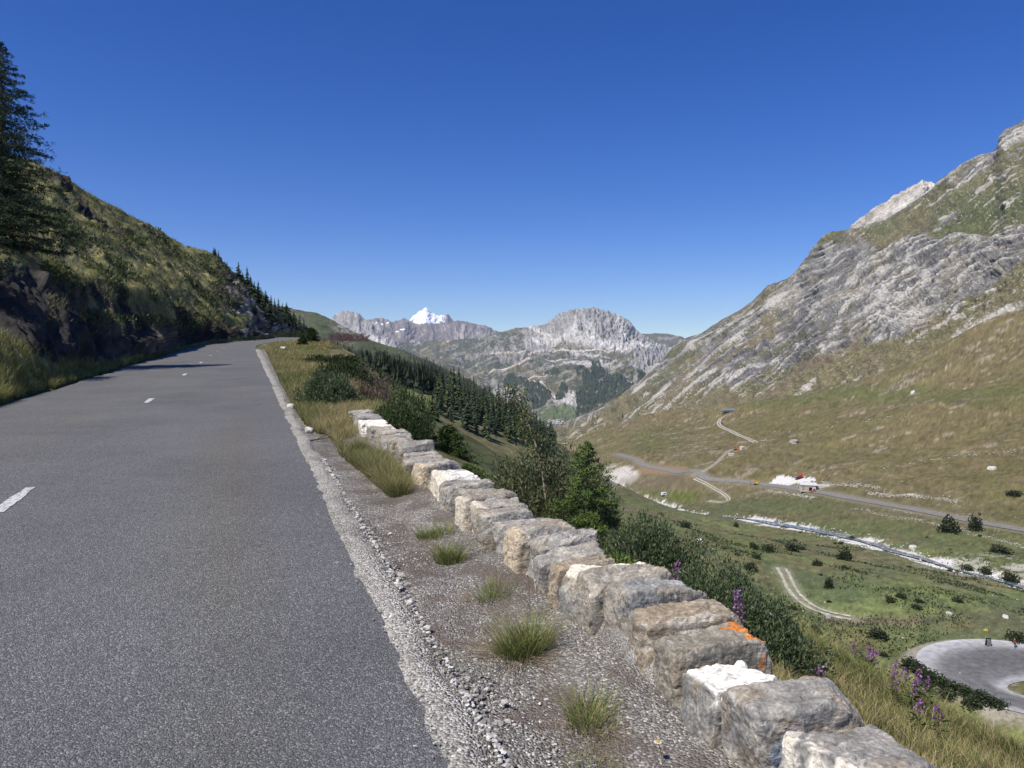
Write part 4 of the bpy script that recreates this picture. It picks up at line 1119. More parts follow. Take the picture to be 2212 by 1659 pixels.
    if kind == 'bluepatch':
        c = mixc(c, np.array([.36, .42, .54]), ss(.62, .40, np.hypot((x + .50) / .42, (z - .35) / .5) - .35 + .25 * n1) * .85)
        c = mixc(c, wh, ss(.30, .16, np.abs(z + .22 - .2 * (x + .4)) + .12 * n1 + .5 * ss(-.1, .3, x)) * .8)
        c = mixc(c, np.array([.40, .31, .21]), ss(-.25, -.5, z + .2 * n1) * ss(.3, -.2, x) * .7)
    if kind == 'lichen': c = mixc(c, np.array([.50, .19, .050]), ss(.66, .80, fbm(X / .06, Y / .06, Z / .06, o=4, s=se + 11) * .6 + .55 * ss(.55, .85, x) + .25 * top) * ss(.35, .55, x))
    if kind == 'bigblue':
        c = c * np.array([.97, 1.0, 1.04]); c = mixc(c, wh, ss(.018, .006, np.abs(x + .18 - .25 * z + .05 * n1)) * .8 * ss(-.3, .2, z))
    if kind in ('tanend',): c = mixc(c, np.array([.42, .36, .27]), road * ss(-.5, .1, n1 + .4))
    if i in (15, 16, 20): c = mixc(c, np.array([.55, .50, .41]), road * .8)
    c = c * (1 + .25 * n2 + .07 * lam)[..., None] * np.array([1.07, 1.03, .97])
    return npmesh('stone', W, np.vstack(Fs), c, False)
for i in range(len(EDG) - 1):
    Ya, Yb = EDG[i], EDG[i + 1]; Ym = (Ya + Yb) / 2
    T = (Yb - Ya) / .945 * (1.0 if i < 9 else 1.06)
    H = HGT.get(i, .355 - .04 * min(1, max(0, (Ym - 7) / 6)) + .028 * rng.standard_normal())
    Lp = (.38 if i < 2 else .42 if i == 2 else .46) + .04 * rng.standard_normal() * (i > 2) + (.05 if i == 6 else 0)
    w = wl(Ym); nn = np.array([.945, .328])
    ctrp = w + nn * (Lp / 2 + .01 + .04 * rng.standard_normal())
    me = stone_mesh(i, KIND[i], Lp, T * (.84 + .10 * rng.random()), H + .12)
    o = link('stone', me, WALL, M_rock)
    o.location = (ctrp[0] - _wo[0], ctrp[1] - _wo[1], base_at(Ym) + (H - .12) / 2 - _wo[2])
    o.rotation_euler = (.06 * rng.standard_normal(), .05 * rng.standard_normal(), math.atan2(.328, .945) + .08 * rng.standard_normal() - (.05 if i < 6 else 0))
    if KIND[i] in SLAB: o['label'] = SLAB[KIND[i]]
yy = np.linspace(1.9, 14.3, 420)
prof = [(.02, -.12), (.03, .05), (.055, .14), (.10, .20), (.2, .27), (.34, .26), (.42, .18), (.47, -.25)]
MV = []
for k, (pn, hz) in enumerate(prof):
    q = np.array([wl(v) for v in yy]) + np.array([.945, .328]) * pn
    bump = .05 * vn(yy / .17, yy * 0 + k * .6, None, 400) + .03 * vn(yy / .05, yy * 0 + k, None, 401)
    q = q + np.array([.945, .328]) * (bump * .5)[:, None]
    zz = zr(yy) - .085 + hz * (1 - .25 * ss(6, 12, yy)) + (bump if k > 0 else 0)
    MV.append(np.concatenate([q, zz[:, None]], 1))
MV = np.stack(MV, 1) - _wo
link('mortar_bed', npmesh('mortar_bed', MV.reshape(-1, 3), gridfaces(len(yy), len(prof)), None, True), WALL, M_mort)

# ------------------------------------------------------------------ loose chips on the strip and the shoulder
n = 9000
Y = 1.6 + 8.5 * rng.random(n) ** 1.6
p_ = np.where(rng.random(n) < .42, rng.normal(.20, .10, n), rng.uniform(.0, .92, n))
p_ = np.clip(p_, -.15, .95)
x = xe(Y) + p_ / NX
z = zr(Y) + np.where(p_ < .22, .012, -.022 - .045 * p_) + .0
sz = .0045 + .007 * rng.random(n) ** 2.5 + .006 * (np.abs(p_ - .24) < .06)
sz *= np.where(rng.random(n) < .02, 2.2, 1)
gcol = np.array([.34, .325, .295]) * rng.uniform(.45, 1.9, n)[:, None]
gcol = np.where((p_ > .22)[:, None] & (p_ < .33)[:, None], gcol * .6, gcol)
V, Fc, Cc = stones(np.stack([x, Y, z], 1), sz, gcol, .7)
o = link('gravel', npmesh('gravel', V, Fc, Cc), None, M_rock); tag(o, 'loose pale chippings lying along the edge of the road', 'gravel', kind='stuff')

# ------------------------------------------------------------------ grass tufts beside the wall
def tuft(px, py, h, r, n, label, dry=.25, yaw=0.0, ydry=None):
    u_, w_ = uw(px, py)
    Yt = 2805.0 / (py - 712.0)
    loc = (float(u_ * Yt), Yt, float(zr(Yt)) - .07)
    o = empty('grass_tuft', loc)
    tag(o, label, 'grass tuft', 'grass tufts between the road and the stone wall')
    n = int(n * 1.35)
    rr = r * np.sqrt(rng.random(n)); a = rng.uniform(0, 2 * math.pi, n)
    bx, by = rr * np.cos(a), rr * np.sin(a) * .8
    oc = rng.normal(0, .42 * r, (5, 2)); ic = rng.integers(0, 5, n); hs5 = rng.uniform(.65, 1.1, 5)
    bx = .62 * bx + oc[ic, 0]; by = .62 * by + oc[ic, 1]
    isd = rng.random(n) < dry
    hh = 1.45 * h * rng.uniform(.45, 1.1, n) * hs5[ic]
    ln = .10 + .42 * rr / r + .25 * rng.random(n)
    az = a + rng.normal(0, .6, n)
    g_ = np.array([.18, .225, .065]) * rng.uniform(.6, 1.35, n)[:, None]
    g_ = np.where((rng.random(n) < .3)[:, None], np.array([.34, .30, .12]) * rng.uniform(.7, 1.2, n)[:, None], g_)
    m = ~isd
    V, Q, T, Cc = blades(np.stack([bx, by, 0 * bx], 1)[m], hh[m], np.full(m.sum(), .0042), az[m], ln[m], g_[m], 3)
    link('green_blades', npmesh('green_blades', V, [Q, T], Cc), o, M_grass)
    k = int(n * dry)
    a = rng.uniform(0, 2 * math.pi, k); rr = r * rng.uniform(.5, 1.15, k)
    if ydry is not None: bx = ydry[0] + .06 * rng.standard_normal(k); by = ydry[1] + .05 * rng.standard_normal(k); lnn = rng.uniform(.5, 1.8, k)
    else: bx, by, lnn = rr * np.cos(a), rr * np.sin(a) * .8, rng.uniform(.9, 2.6, k)
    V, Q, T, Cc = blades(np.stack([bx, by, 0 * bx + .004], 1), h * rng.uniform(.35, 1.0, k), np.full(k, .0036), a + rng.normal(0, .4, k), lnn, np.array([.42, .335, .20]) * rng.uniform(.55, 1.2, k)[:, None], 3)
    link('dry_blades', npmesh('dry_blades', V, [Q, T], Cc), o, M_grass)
    return o
tuft(1122, 1410, .23, .135, 900, 'largest round green grass tuft beside the wall, with dry straw at its base', .3)
tuft(1295, 1560, .17, .12, 620, 'grass tuft nearest the camera with a straw-coloured dry middle', .40, 0, (.02, -.05))
tuft(1055, 1285, .15, .12, 600, 'low spreading grass tuft in front of the tan wall stone', .35)
tuft(977, 1203, .17, .10, 560, 'upright dark green grass tuft, the farther half of a pair on the bare shoulder', .2)
tuft(935, 1155, .15, .13, 560, 'wide dark green grass tuft just behind the upright one', .15)
tuft(858, 1050, .20, .14, 480, 'grass tuft at the end of the grassy strip near the white wall stone', .2)
tuft(820, 1022, .24, .17, 480, 'grass tuft in the strip, second from its near end', .25)
tuft(1330, 1640, .07, .16, 420, 'low leafy green tuft at the bottom edge of the picture', .15)
tuft(1480, 1600, .07, .07, 160, 'small dark tuft growing against the foot of the white topped stone', .1)

# dead straw lying in the dirt at the foot of the wall
def straw(n):
    Y = 2.2 + 7.5 * rng.random(n) ** 1.3; p_ = np.clip(rng.normal(.74, .16, n), .3, 1.0)
    k = vn(Y / .35, p_ / .25, None, 450) + .5 * rng.standard_normal(n) > .1
    Y, p_ = Y[k], p_[k]; n = len(Y)
    x = xe(Y) + p_ / NX
    V, Q, T, Cc = blades(np.stack([x, Y, zr(Y) - .02 - .045 * p_], 1), rng.uniform(.03, .09, n), np.full(n, .003), rng.uniform(0, 6.28, n), rng.uniform(1.4, 2.6, n), np.array([.30, .23, .15]) * rng.uniform(.4, 1.4, n)[:, None], 2)
    o = link('dry_straw', npmesh('dry_straw', V, [Q, T], Cc), None, M_grass); tag(o, 'dead straw and withered stalks lying at the foot of the wall', 'straw', kind='stuff')
straw(9000)
def scatter_grass(name, label, pts, h, w, cols, weights, lean=(.2, .8), seg=2, mat=None, cat='grass'):
    n = len(pts)
    pick = rng.choice(len(cols), n, p=np.array(weights) / sum(weights))
    col = np.array(cols)[pick] * rng.uniform(.6, 1.35, n)[:, None]
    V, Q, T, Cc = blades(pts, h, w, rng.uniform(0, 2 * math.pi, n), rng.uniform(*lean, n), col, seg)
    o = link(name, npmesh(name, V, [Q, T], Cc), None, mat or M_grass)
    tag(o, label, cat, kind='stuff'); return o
GCOL = [(.115, .150, .042), (.21, .21, .075), (.40, .33, .16), (.30, .22, .14)]
# verge on the valley side of the road, beyond the bare shoulder
n = 125000
Y = np.exp(rng.uniform(math.log(7.8), math.log(125), n)); Y = np.where(rng.random(n) < .3, rng.uniform(7.8, 17, n), Y)
pw = np.interp(Y, [7.8, 9, 11.5, 14, 17, 20, 50, 100], [.82, .90, 1.0, 1.6, 2.3, 3.0, 4.6, 9.0])
pl_ = np.interp(Y, [7.8, 9, 10.5, 12, 14, 17, 24, 60, 75, 100], [.66, .60, .46, .42, .26, .25, .30, .75, 1.0, 1.0])
p_ = pl_ + (pw - pl_) * rng.random(n)
x = xe(Y) + p_ / NX
cl = .8 * vn(x / .22, Y / .45, None, 420) + .5 * vn(x / 1.6, Y / 3.0, None, 421)
keep = (cl > -.62 - .5 * ss(14, 25, Y)) & ~((np.abs(Y - 11.6) < 1.0) & (p_ < .50))
x, Y, cl = x[keep], Y[keep], cl[keep]
z = np.where((x - xe(Y)) * NX > 1.4, ground_z(x, Y, np.ones(len(x))), zr(Y) - .05 - .03 * (x - xe(Y)))
h = (.12 + .20 * rng.random(len(x))) * (1 + .35 * np.clip(cl, -1, 1)) * np.interp(Y, [8, 20, 80], [1, 1.15, 1.3])
w = .0045 * np.maximum(1, Y / 9)
sel = vn(x / .8, Y / 2.0, None, 422) + .4 * rng.standard_normal(len(x))
gr = sel < -.05
for nm, lab, msk, wt in (('verge_grass', 'green and flowering grass growing on the verge beside the road', gr, (5, 3, 1, .3)), ('dry_grass', 'straw-coloured dry grass standing on the verge beside the road', ~gr, (.6, 1.2, 4, 1.0))):
    scatter_grass(nm, lab, np.stack([x, Y, z], 1)[msk], h[msk], w[msk], GCOL, wt)
# slope below the wall
n = 130000
Y = np.exp(rng.uniform(math.log(1.9), math.log(30), n)); pxx = rng.uniform(1330, 2330, n)
x = uw(pxx, np.full(n, HOR))[0] * Y
p_ = (x - xe(Y)) * NX
k = p_ > 1.45
x, Y, p_ = x[k], Y[k], p_[k]
cl = vn(x / .7, Y / .7, None, 430) + .5 * vn(x / 3, Y / 3, None, 431)
k = cl > -.55 - .6 * ss(9, 5, Y)
x, Y, cl = x[k], Y[k], cl[k]
z = ground_z(x, Y, np.ones(len(x)))
h = (.10 + .16 * rng.random(len(x))) * (1 + .5 * np.clip(cl, -.8, 1)); w = .005 * np.maximum(1, Y / 6)
sel = vn(x / 1.5, Y / 1.5, None, 432) + .45 * rng.standard_normal(len(x)) - .25 * ss(12, 25, Y)
scatter_grass('slope_grass', 'green grass and herbs covering the slope below the wall', np.stack([x, Y, z], 1)[sel < .1], h[sel < .1], w[sel < .1], GCOL, (5, 3, 1, .4))
scatter_grass('dry_slope_grass', 'dry yellow grass patches on the slope below the wall', np.stack([x, Y, z], 1)[sel >= .1], h[sel >= .1], w[sel >= .1], GCOL, (1, 2, 4, 1.2))

# hillside turf: grass on the verge and low shrubs above the cut
def hs_sample(n, t0, t1, px0, px1):
    nr_, nc_ = HSV.shape[:2]
    i = t0 * nr_ + (t1 - t0) * nr_ * rng.random(n); j = (px0 + (px1 - px0) * rng.random(n) + 900) / 1580 * (nc_ - 1)
    i = np.clip(i, 0, nr_ - 2); j = np.clip(j, 0, nc_ - 2)
    i0, j0 = i.astype(int), j.astype(int); fi, fj = (i - i0)[:, None], (j - j0)[:, None]
    return (HSV[i0, j0] * (1 - fi) + HSV[i0 + 1, j0] * fi) * (1 - fj) + (HSV[i0, j0 + 1] * (1 - fi) + HSV[i0 + 1, j0 + 1] * fi) * fj, i / nr_
P1, t1 = hs_sample(26000, .03, .17, -120, 300)
P2, t2 = hs_sample(5000, .02, .11, 300, 570)
P = np.vstack([P1, P2]); D = P[:, 1]
k = vn(P[:, 0] / .5, P[:, 1] / .5, None, 440) > -.4
P, D = P[k], D[k]
scatter_grass('roadside_grass', 'tall sunlit grass on the uphill verge below the dark road cut', P, (.16 + .28 * rng.random(len(P))) * np.interp(D, [15, 25, 60], [1.15, .8, .9]), .006 * np.maximum(1, D / 12), [(.19, .21, .06), (.30, .28, .10), (.42, .35, .16), (.13, .16, .05)], (3.5, 4, 1.5, 1.4))
P, t_ = hs_sample(46000, .28, .90, -120, 520)
D = np.hypot(P[:, 0], P[:, 1])
q = PQ(P[:, 0], P[:, 1])[1]
cl = fbm(P[:, 0] / 6, P[:, 1] / 6, P[:, 2] / 6, o=3, s=441) + .5 * ani(q / 24, t_ * 18, o=3, s=207)
k = cl > .42
P, D = P[k], D[k]
n = len(P)
# each shrublet is a few leaf-sized faces
R = 5
pos = np.repeat(P, R, 0) + rng.standard_normal((n * R, 3)) * np.repeat(.16 * np.clip(D / 60, .5, 2.2), R)[:, None] * np.array([1, 1, .6])
dirv = rng.standard_normal((n * R, 3)) * .7 + np.array([-.1, -.1, 1.0])
sz = np.repeat(.24 * np.clip(D / 60, .45, 2.0), R) * rng.uniform(.6, 1.3, n * R)
V, Q, Cc = leaves(pos, dirv, sz, sz * .55, np.array([.095, .112, .045]) * rng.uniform(.6, 1.4, n * R)[:, None])
o = link('heath', npmesh('heath', V, Q, Cc), None, M_leaf); tag(o, 'dark low heath covering the grassy hillside above the road', 'heath', kind='stuff')
P, t_ = hs_sample(26000, .40, .9, -120, 480); P2_, t2_ = hs_sample(11000, .25, .42, 90, 520); P = np.vstack([P, P2_]); D = np.hypot(P[:, 0], P[:, 1])
scatter_grass('hillside_grass', 'dry and green grass on the steep hillside above the road', P, .28 * np.clip(D / 50, .6, 2.2), .012 * np.clip(D / 25, 1, 8), GCOL, (3, 3, 2, .2), (.4, 1.0), 1)

# ------------------------------------------------------------------ shrubs
def willow(name, loc, size, nleaf, lsz, label, cat='shrub', cols=None, seed=0, group=None, up=1.0, stems=9, lump=.35, openness=.0):
    r0 = np.random.default_rng(900 + seed)
    o = empty(name, loc)
    if label: tag(o, label, cat, group)
    a = r0.standard_normal((nleaf, 3)); a /= np.linalg.norm(a, axis=1)[:, None]
    a[:, 2] = np.abs(a[:, 2]) * 1.0 - .15
    rad = r0.random(nleaf) ** (1 / 2.6)
    lum = 1 + lump * fbm(a[:, 0] * 1.8 + seed, a[:, 1] * 1.8, a[:, 2] * 1.8, o=4, s=700 + seed)
    # upright shoots: gather leaves around random shoot axes
    pos = a * (rad * lum)[:, None]
    ns = max(12, nleaf // 60)
    sh = pos[r0.integers(0, nleaf, ns)]
    idx = r0.integers(0, ns, nleaf); m = r0.random(nleaf) < .65
    k = r0.random(nleaf)
    sp = sh[idx] + np.stack([.06 * r0.standard_normal(nleaf), .06 * r0.standard_normal(nleaf), .30 * (k - .55)], 1)
    pos = np.where(m[:, None], sp, pos)
    if openness:
        ok = fbm(pos[:, 0] * 3 + seed, pos[:, 1] * 3, pos[:, 2] * 3, o=2, s=710 + seed) > -.6 + openness
        pos = pos[ok]; nl = len(pos)
    else: nl = nleaf
    pos = pos * np.array(size) * .5 * np.array([1, 1, 1.6]) + np.array([0, 0, size[2] * .16])
    pos = pos[pos[:, 2] > -.25]; nl = len(pos)
    dirv = r0.standard_normal((nl, 3)) * .55 + np.array([0, 0, up]) + pos / (np.array(size)) * .9
    cols = cols or [(.075, .108, .044), (.115, .148, .070), (.19, .21, .13)]
    col = np.array(cols)[r0.choice(len(cols), nl, p=[.5, .35, .15])] * r0.uniform(.65, 1.35, nl)[:, None]
    V, Q, Cc = leaves(pos, dirv, lsz * r0.uniform(.7, 1.3, nl), lsz * .30, col)
    link('foliage', npmesh('foliage', V, Q, Cc), o, M_leaf)
    b = MB()
    for s_ in range(stems):
        an = r0.uniform(0, 2 * math.pi); e = np.array([math.cos(an) * size[0] * .38, math.sin(an) * size[1] * .38, size[2] * r0.uniform(.5, .85)])
        t_ = np.linspace(0, 1, 5)[:, None]
        b.tube(e * np.concatenate([t_, t_, t_ ** .8], 1) + .03 * r0.standard_normal((5, 3)) * t_ - np.array([0, 0, .2]), np.linspace(.012, .004, 5) * max(1, size[2]), 5, (.13, .10, .075))
    b.obj('stems', M_bark, o)
    return o
def onslope(px, Y, dz=0.0):
    u_, _ = uw(px, HOR); x = float(u_ * Y)
    return (x, Y, gz(x, Y) + dz)
def topz(px, py, Y, base): return float(at(px, py, Y)[2]) - base
def wil(px, pyt, Y, dx, dy, n, lsz, label, **k):
    l = onslope(px, Y, -.1)
    k.setdefault('up', .45)
    return willow('willow_shrub', l, (dx, dy, max(.3, topz(px, pyt, Y, l[2])) * 1.04), n, lsz, label, **k)
# beside the wall
wil(1400, 1105, 6.9, 1.10, 1.15, 24000, .040, 'dense grey green willow shrub right behind the wall beside the small larch', seed=1)
wil(1540, 1212, 5.9, 1.0, 1.0, 22000, .038, 'dark willow shrub behind the big blue grey wall stone', seed=2)
wil(1650, 1270, 5.4, .80, .95, 20000, .038, 'nearest willow shrub, beside the wall stone with orange lichen', seed=3)
wil(1198, 965, 8.8, 1.6, 1.5, 22000, .050, 'pale open-leaved willow shrub left of the small larch behind the wall', cols=[(.085, .105, .045), (.13, .145, .070), (.20, .20, .115)], seed=4)
wil(1120, 1035, 9.2, 1.0, 1.0, 4000, .045, 'low pale green shrub behind the grey stones in the middle of the wall', cols=[(.10, .115, .045), (.14, .15, .06), (.2, .2, .1)], seed=14)
willow('willow_shrub', (-4.0, 16.9, float(zr(16.9)) - .12), (1.3, 1.4, .98), 14000, .07, 'large rounded willow shrub on the verge next to the road', seed=5)
willow('willow_shrub', (-2.05, 14.2, float(zr(14.2)) - .65), (1.5, 1.4, 1.5), 12000, .062, 'bushy green shrub at the far end of the wall', cols=[(.045, .075, .022), (.075, .11, .035), (.12, .145, .06)], seed=6)
willow('willow_shrub', onslope(745, 26, -.2), (2.2, 2.4, .95), 7000, .11, 'dark green shrub on the slope edge behind the rounded verge shrub', cols=[(.030, .048, .018), (.05, .07, .025), (.08, .1, .04)], seed=7)
willow('willow_shrub', onslope(722, 40, -.2), (3.2, 4.0, 1.0), 7000, .15, 'dark shrub mass on the verge in front of the lone little pine', cols=[(.030, .048, .018), (.05, .07, .025), (.08, .1, .04)], seed=8)
willow('withered_shrub', onslope(800, 19, -.3), (1.5, 1.4, 1.05), 4200, .075, 'brownish purple withered willowherb clump on the verge edge', 'plants', cols=[(.12, .105, .06), (.16, .115, .085), (.22, .11, .17)], seed=9)
willow('withered_shrub', onslope(785, 27, -.2), (2.0, 2.2, 1.0), 4200, .09, 'grey brown twiggy shrub behind the willowherb clump', 'shrub', cols=[(.12, .09, .065), (.17, .13, .09), (.10, .10, .05)], seed=10)
willow('willowherb_patch', (-20.8, 96, float(zr(96)) + .1), (6.0, 6.0, 1.4), 4200, .16, 'pinkish willowherb patch on the mound by the far bend', 'plants', cols=[(.16, .09, .10), (.20, .10, .15), (.10, .11, .04)], seed=11)

# ------------------------------------------------------------------ larches
def larch(name, loc, H, R, label, cat='larch', seed=0, nb=150, tuft_n=7, nsz=.07, zb=.12, droop=.25, cols=None, wscale=1.0, bare=0.0, expo=.8, lean=(0, 0)):
    r0 = np.random.default_rng(1200 + seed)
    o = empty(name, loc)
    if label: tag(o, label, cat)
    tr = MB(); t_ = np.linspace(0, 1, 9)
    cen = np.stack([lean[0] * t_ ** 1.5 + .02 * H * np.sin(t_ * 5 + seed) * .5, lean[1] * t_ ** 1.5 + 0 * t_, t_ * H - .15], 1)
    tr.tube(cen, np.linspace(.030 * H ** .8, .004, 9) * .9, 7, (.16, .125, .095))
    BP = []; BD = []
    for k in range(nb):
        f = zb + (1 - zb) * (k + .5 * r0.random()) / nb
        z = f * H; L_ = R * ((1 - f) / (1 - zb)) ** expo * r0.uniform(.65, 1.1) + .04
        a = k * 2.4 + r0.normal(0, .4)
        m = max(5, int(L_ / nsz * 1.5)); s = np.linspace(0, 1, m)
        c0 = np.array([np.interp(f, t_, cen[:, 0]), np.interp(f, t_, cen[:, 1]), z - .15])
        pts = c0 + np.stack([np.cos(a) * L_ * s, np.sin(a) * L_ * s, L_ * (-droop * s + .55 * droop * s ** 3 + .18 * (1 - f) * 0)], 1) + .02 * L_ * r0.standard_normal((m, 3)) * s[:, None]
        tr.tube(pts[::2] if m > 8 else pts, np.linspace(.010 * L_ ** .6 + .002, .002, len(pts[::2] if m > 8 else pts)), 4, (.12, .095, .07), cap=False)
        BP.append(pts[1:]); BD.append(np.repeat([[np.cos(a), np.sin(a), 0]], m - 1, 0))
        # side twigs
        for q in range(int(m * .8)):
            j = r0.integers(1, m); sa = a + r0.choice([-1, 1]) * r0.uniform(.6, 1.2); l2 = L_ * (1 - s[j] * .75) * r0.uniform(.15, .38)
            m2 = max(2, int(l2 / nsz * 1.2)); s2 = np.linspace(.2, 1, m2)[:, None]
            BP.append(pts[j] + s2 * np.array([math.cos(sa) * l2, math.sin(sa) * l2, -l2 * .25 + .05 * l2 * r0.standard_normal()])); BD.append(np.repeat([[math.cos(sa), math.sin(sa), -.2]], m2, 0))
    tr.obj('trunk', M_bark, o)
    P = np.vstack(BP); Dd = np.vstack(BD)
    if bare: k = r0.random(len(P)) > bare; P, Dd = P[k], Dd[k]
    P = np.repeat(P, tuft_n, 0); Dd = np.repeat(Dd, tuft_n, 0); n = len(P)
    dirv = r0.standard_normal((n, 3)) * .8 + Dd * .6 + np.array([0, 0, .25])
    cols = cols or [(.040, .068, .030), (.060, .090, .040), (.10, .125, .055)]
    col = np.array(cols)[r0.choice(3, n, p=[.45, .38, .17])] * r0.uniform(.65, 1.35, n)[:, None]
    V, Q, Cc = leaves(P + .15 * nsz * r0.standard_normal((n, 3)), dirv, nsz * r0.uniform(.6, 1.2, n), nsz * .16 * wscale, col)
    link('crown', npmesh('crown', V, Q, Cc), o, M_needle)
    return o
def ylar(px, pyt, Y, R, label, **k):
    l = onslope(px, Y, -.1)
    larch('young_larch', l, max(.4, topz(px, pyt, Y, l[2])), R, label, **k)
LG = [(.075, .125, .030), (.115, .175, .045), (.19, .25, .075)]
ylar(1268, 926, 8.0, .72, 'bright green young larch standing behind the wall', seed=1, nb=80, tuft_n=10, nsz=.045, zb=.04, droop=-.10, cols=LG, wscale=1.0, expo=1.0)
ylar(1335, 1165, 6.4, .50, 'very small larch with long low twigs between the wall and the willow shrubs', seed=2, nb=46, tuft_n=8, nsz=.06, zb=.05, droop=-.1, cols=LG, wscale=1.1)
ylar(968, 905, 14.5, .60, 'thin young larch on the slope beyond the tan and grey stones', seed=3, nb=80, tuft_n=7, nsz=.08, zb=.08, droop=-.05, cols=[(.045, .075, .020), (.065, .10, .030), (.11, .14, .05)])
ylar(1010, 985, 10.5, .70, 'feathery low larch seedling just below the middle of the wall', seed=5, nb=60, tuft_n=8, nsz=.06, zb=.05, droop=-.2, cols=[(.055, .09, .022), (.09, .13, .035), (.15, .18, .06)])
lp = hill_pt(2, 535)
larch('larch', (float(lp[0]), float(lp[1]), float(lp[2]) - .2), float(at(2, 72, lp[1])[2] - lp[2]), 3.2, 'tall dark larch cut off by the left edge of the picture', seed=4, nb=250, tuft_n=7, nsz=.12, zb=.05, droop=.12, cols=[(.030, .052, .030), (.045, .070, .040), (.07, .095, .05)], wscale=1.25, bare=.18, expo=.72)
lp2 = hill_pt(-95, 560)
larch('larch', (float(lp2[0]), float(lp2[1]), float(lp2[2]) - .2), 2.5, 2.2, 'shaded larch whose lower branches reach in from the left edge above the road cut', seed=6, nb=120, tuft_n=6, nsz=.14, zb=.03, droop=.15, cols=[(.030, .052, .030), (.045, .070, .040), (.07, .095, .05)], wscale=1.25, bare=.3, expo=.6)
# the lone little pine on the far verge
larch('pine_tree', (float(uw(673, HOR)[0] * 92), 92.0, float(zr(92)) - .3), 2.3, 1.0, 'lone little pine on the verge before the far bend', 'pine tree', seed=7, nb=60, tuft_n=7, nsz=.20, zb=.34, droop=-.1, cols=[(.030, .055, .018), (.045, .075, .022), (.07, .10, .035)], wscale=1.6, expo=.5)
larch('pine_tree', (float(uw(655, HOR)[0] * 84), 84.0, float(zr(84)) - .3), 1.4, .7, 'knee-high pine seedling left of the lone little pine', 'pine tree', seed=8, nb=36, tuft_n=6, nsz=.26, zb=.1, droop=-.1, cols=[(.030, .055, .018), (.045, .075, .022), (.07, .10, .035)], wscale=1.6, expo=.6)

# leaning birch sapling behind the willow
def birch(loc, top, label):
    r0 = np.random.default_rng(77)
    o = empty('birch_sapling', loc); tag(o, label, 'birch')
    b = MB(); t_ = np.linspace(0, 1, 10)[:, None]
    e = np.array(top) - np.array(loc)
    trunk = e * t_ + np.array([.10, 0, .05]) * np.sin(t_ * math.pi)
    b.tube(trunk, np.linspace(.016, .004, 10), 6, (.24, .19, .14))
    P = []; Dd = []
    for k in range(34):
        f = .38 + .62 * k / 34; j = f * 9; c0 = trunk[int(j)] + (trunk[min(int(j) + 1, 9)] - trunk[int(j)]) * (j % 1)
        a = r0.uniform(0, 2 * math.pi); L_ = r0.uniform(.12, .34)
        s = np.linspace(0, 1, 6)[:, None]
        pts = c0 + s * np.array([math.cos(a) * L_, math.sin(a) * L_ * .8, .10]) + np.array([0, 0, -.16]) * s ** 2
        b.tube(pts, np.linspace(.004, .0015, 6), 4, (.09, .065, .05), cap=False)
        for _ in range(5): P.append(pts + .03 * r0.standard_normal(pts.shape)); Dd.append(np.repeat([[math.cos(a) * .3, math.sin(a) * .3, -.8]], 6, 0))
    b.obj('trunk', M_bark, o)
    P = np.vstack(P); Dd = np.vstack(Dd) + .6 * r0.standard_normal(P.shape)
    V, Q, Cc = leaves(P, Dd, .030, .022, np.array([.11, .13, .045]) * r0.uniform(.6, 1.6, len(P))[:, None])
    link('foliage', npmesh('foliage', V, Q, Cc), o, M_leaf)
bl = onslope(1185, 8.4)
bt = at(1100, 826, 8.8)
birch(bl, tuple(float(v) for v in bt), 'slender leaning birch sapling with sparse leaves against the forest')

# ------------------------------------------------------------------ willowherb, daisy, stalks
def fireweed(px, Y, h, label, dense=1.0, seed=0, cols=((.26, .10, .30), (.38, .17, .42), (.22, .09, .20)), n=3):
    r0 = np.random.default_rng(1500 + seed)
    loc = onslope(px, Y, -.03)
    o = empty('fireweed', loc); tag(o, label, 'fireweed', 'purple fireweed below the wall')
    LP = []; LD = []
    for k in range(n):
        bx, by = .07 * r0.standard_normal(2); hh = h * r0.uniform(.75, 1.05); lx, ly = .05 * r0.standard_normal(2)
        tt = np.linspace(0, 1, 6)[:, None]
        b0 = np.array([bx, by, 0]); e0 = np.array([lx, ly, hh])
        st = MB(); st.tube(b0 + tt * e0, np.linspace(.004, .002, 6), 5, (.16, .10, .06)); q = st.obj('stem', M_bark, o)
        m = int(120 * dense); f = r0.uniform(.62, 1.0, m); a = r0.uniform(0, 2 * math.pi, m); rr = .034 * (1.25 - f) / .62 * r0.uniform(.6, 1.1, m)
        P = b0 + f[:, None] * e0 + np.stack([rr * np.cos(a), rr * np.sin(a), 0 * a], 1)
        V, Q, Cc = leaves(P, r0.standard_normal(P.shape), .017, .013, np.array(cols)[r0.choice(3, len(P))] * r0.uniform(.7, 1.4, len(P))[:, None])
        link('bloom', npmesh('bloom', V, Q, Cc), q, M_leaf)
        m = 46; f = r0.uniform(.05, .66, m); a = r0.uniform(0, 2 * math.pi, m)
        LP.append(b0 + f[:, None] * e0); LD.append(np.stack([np.cos(a), np.sin(a), .25 + 0 * a], 1))
    P = np.vstack(LP)
    V, Q, Cc = leaves(P, np.vstack(LD), .085, .014, np.array([.09, .13, .035]) * r0.uniform(.6, 1.4, len(P))[:, None])
    link('foliage', npmesh('foliage', V, Q, Cc), o, M_leaf)
fireweed(1610, 4.35, .58, 'bright purple fireweed spike rising in front of the nearest willow shrub', 1.0, 1, n=1)
fireweed(1442, 5.0, .46, 'small fireweed spike peeping out behind the tan wall stone', .6, 2, n=1)
fireweed(1742, 3.9, .30, 'pale pink fireweed clump beside the valley end of the white topped stone', .35, 3, n=3)
fireweed(1868, 7.6, .36, 'leftmost fireweed of the row on the slope, small and pink', .5, 4, n=2)
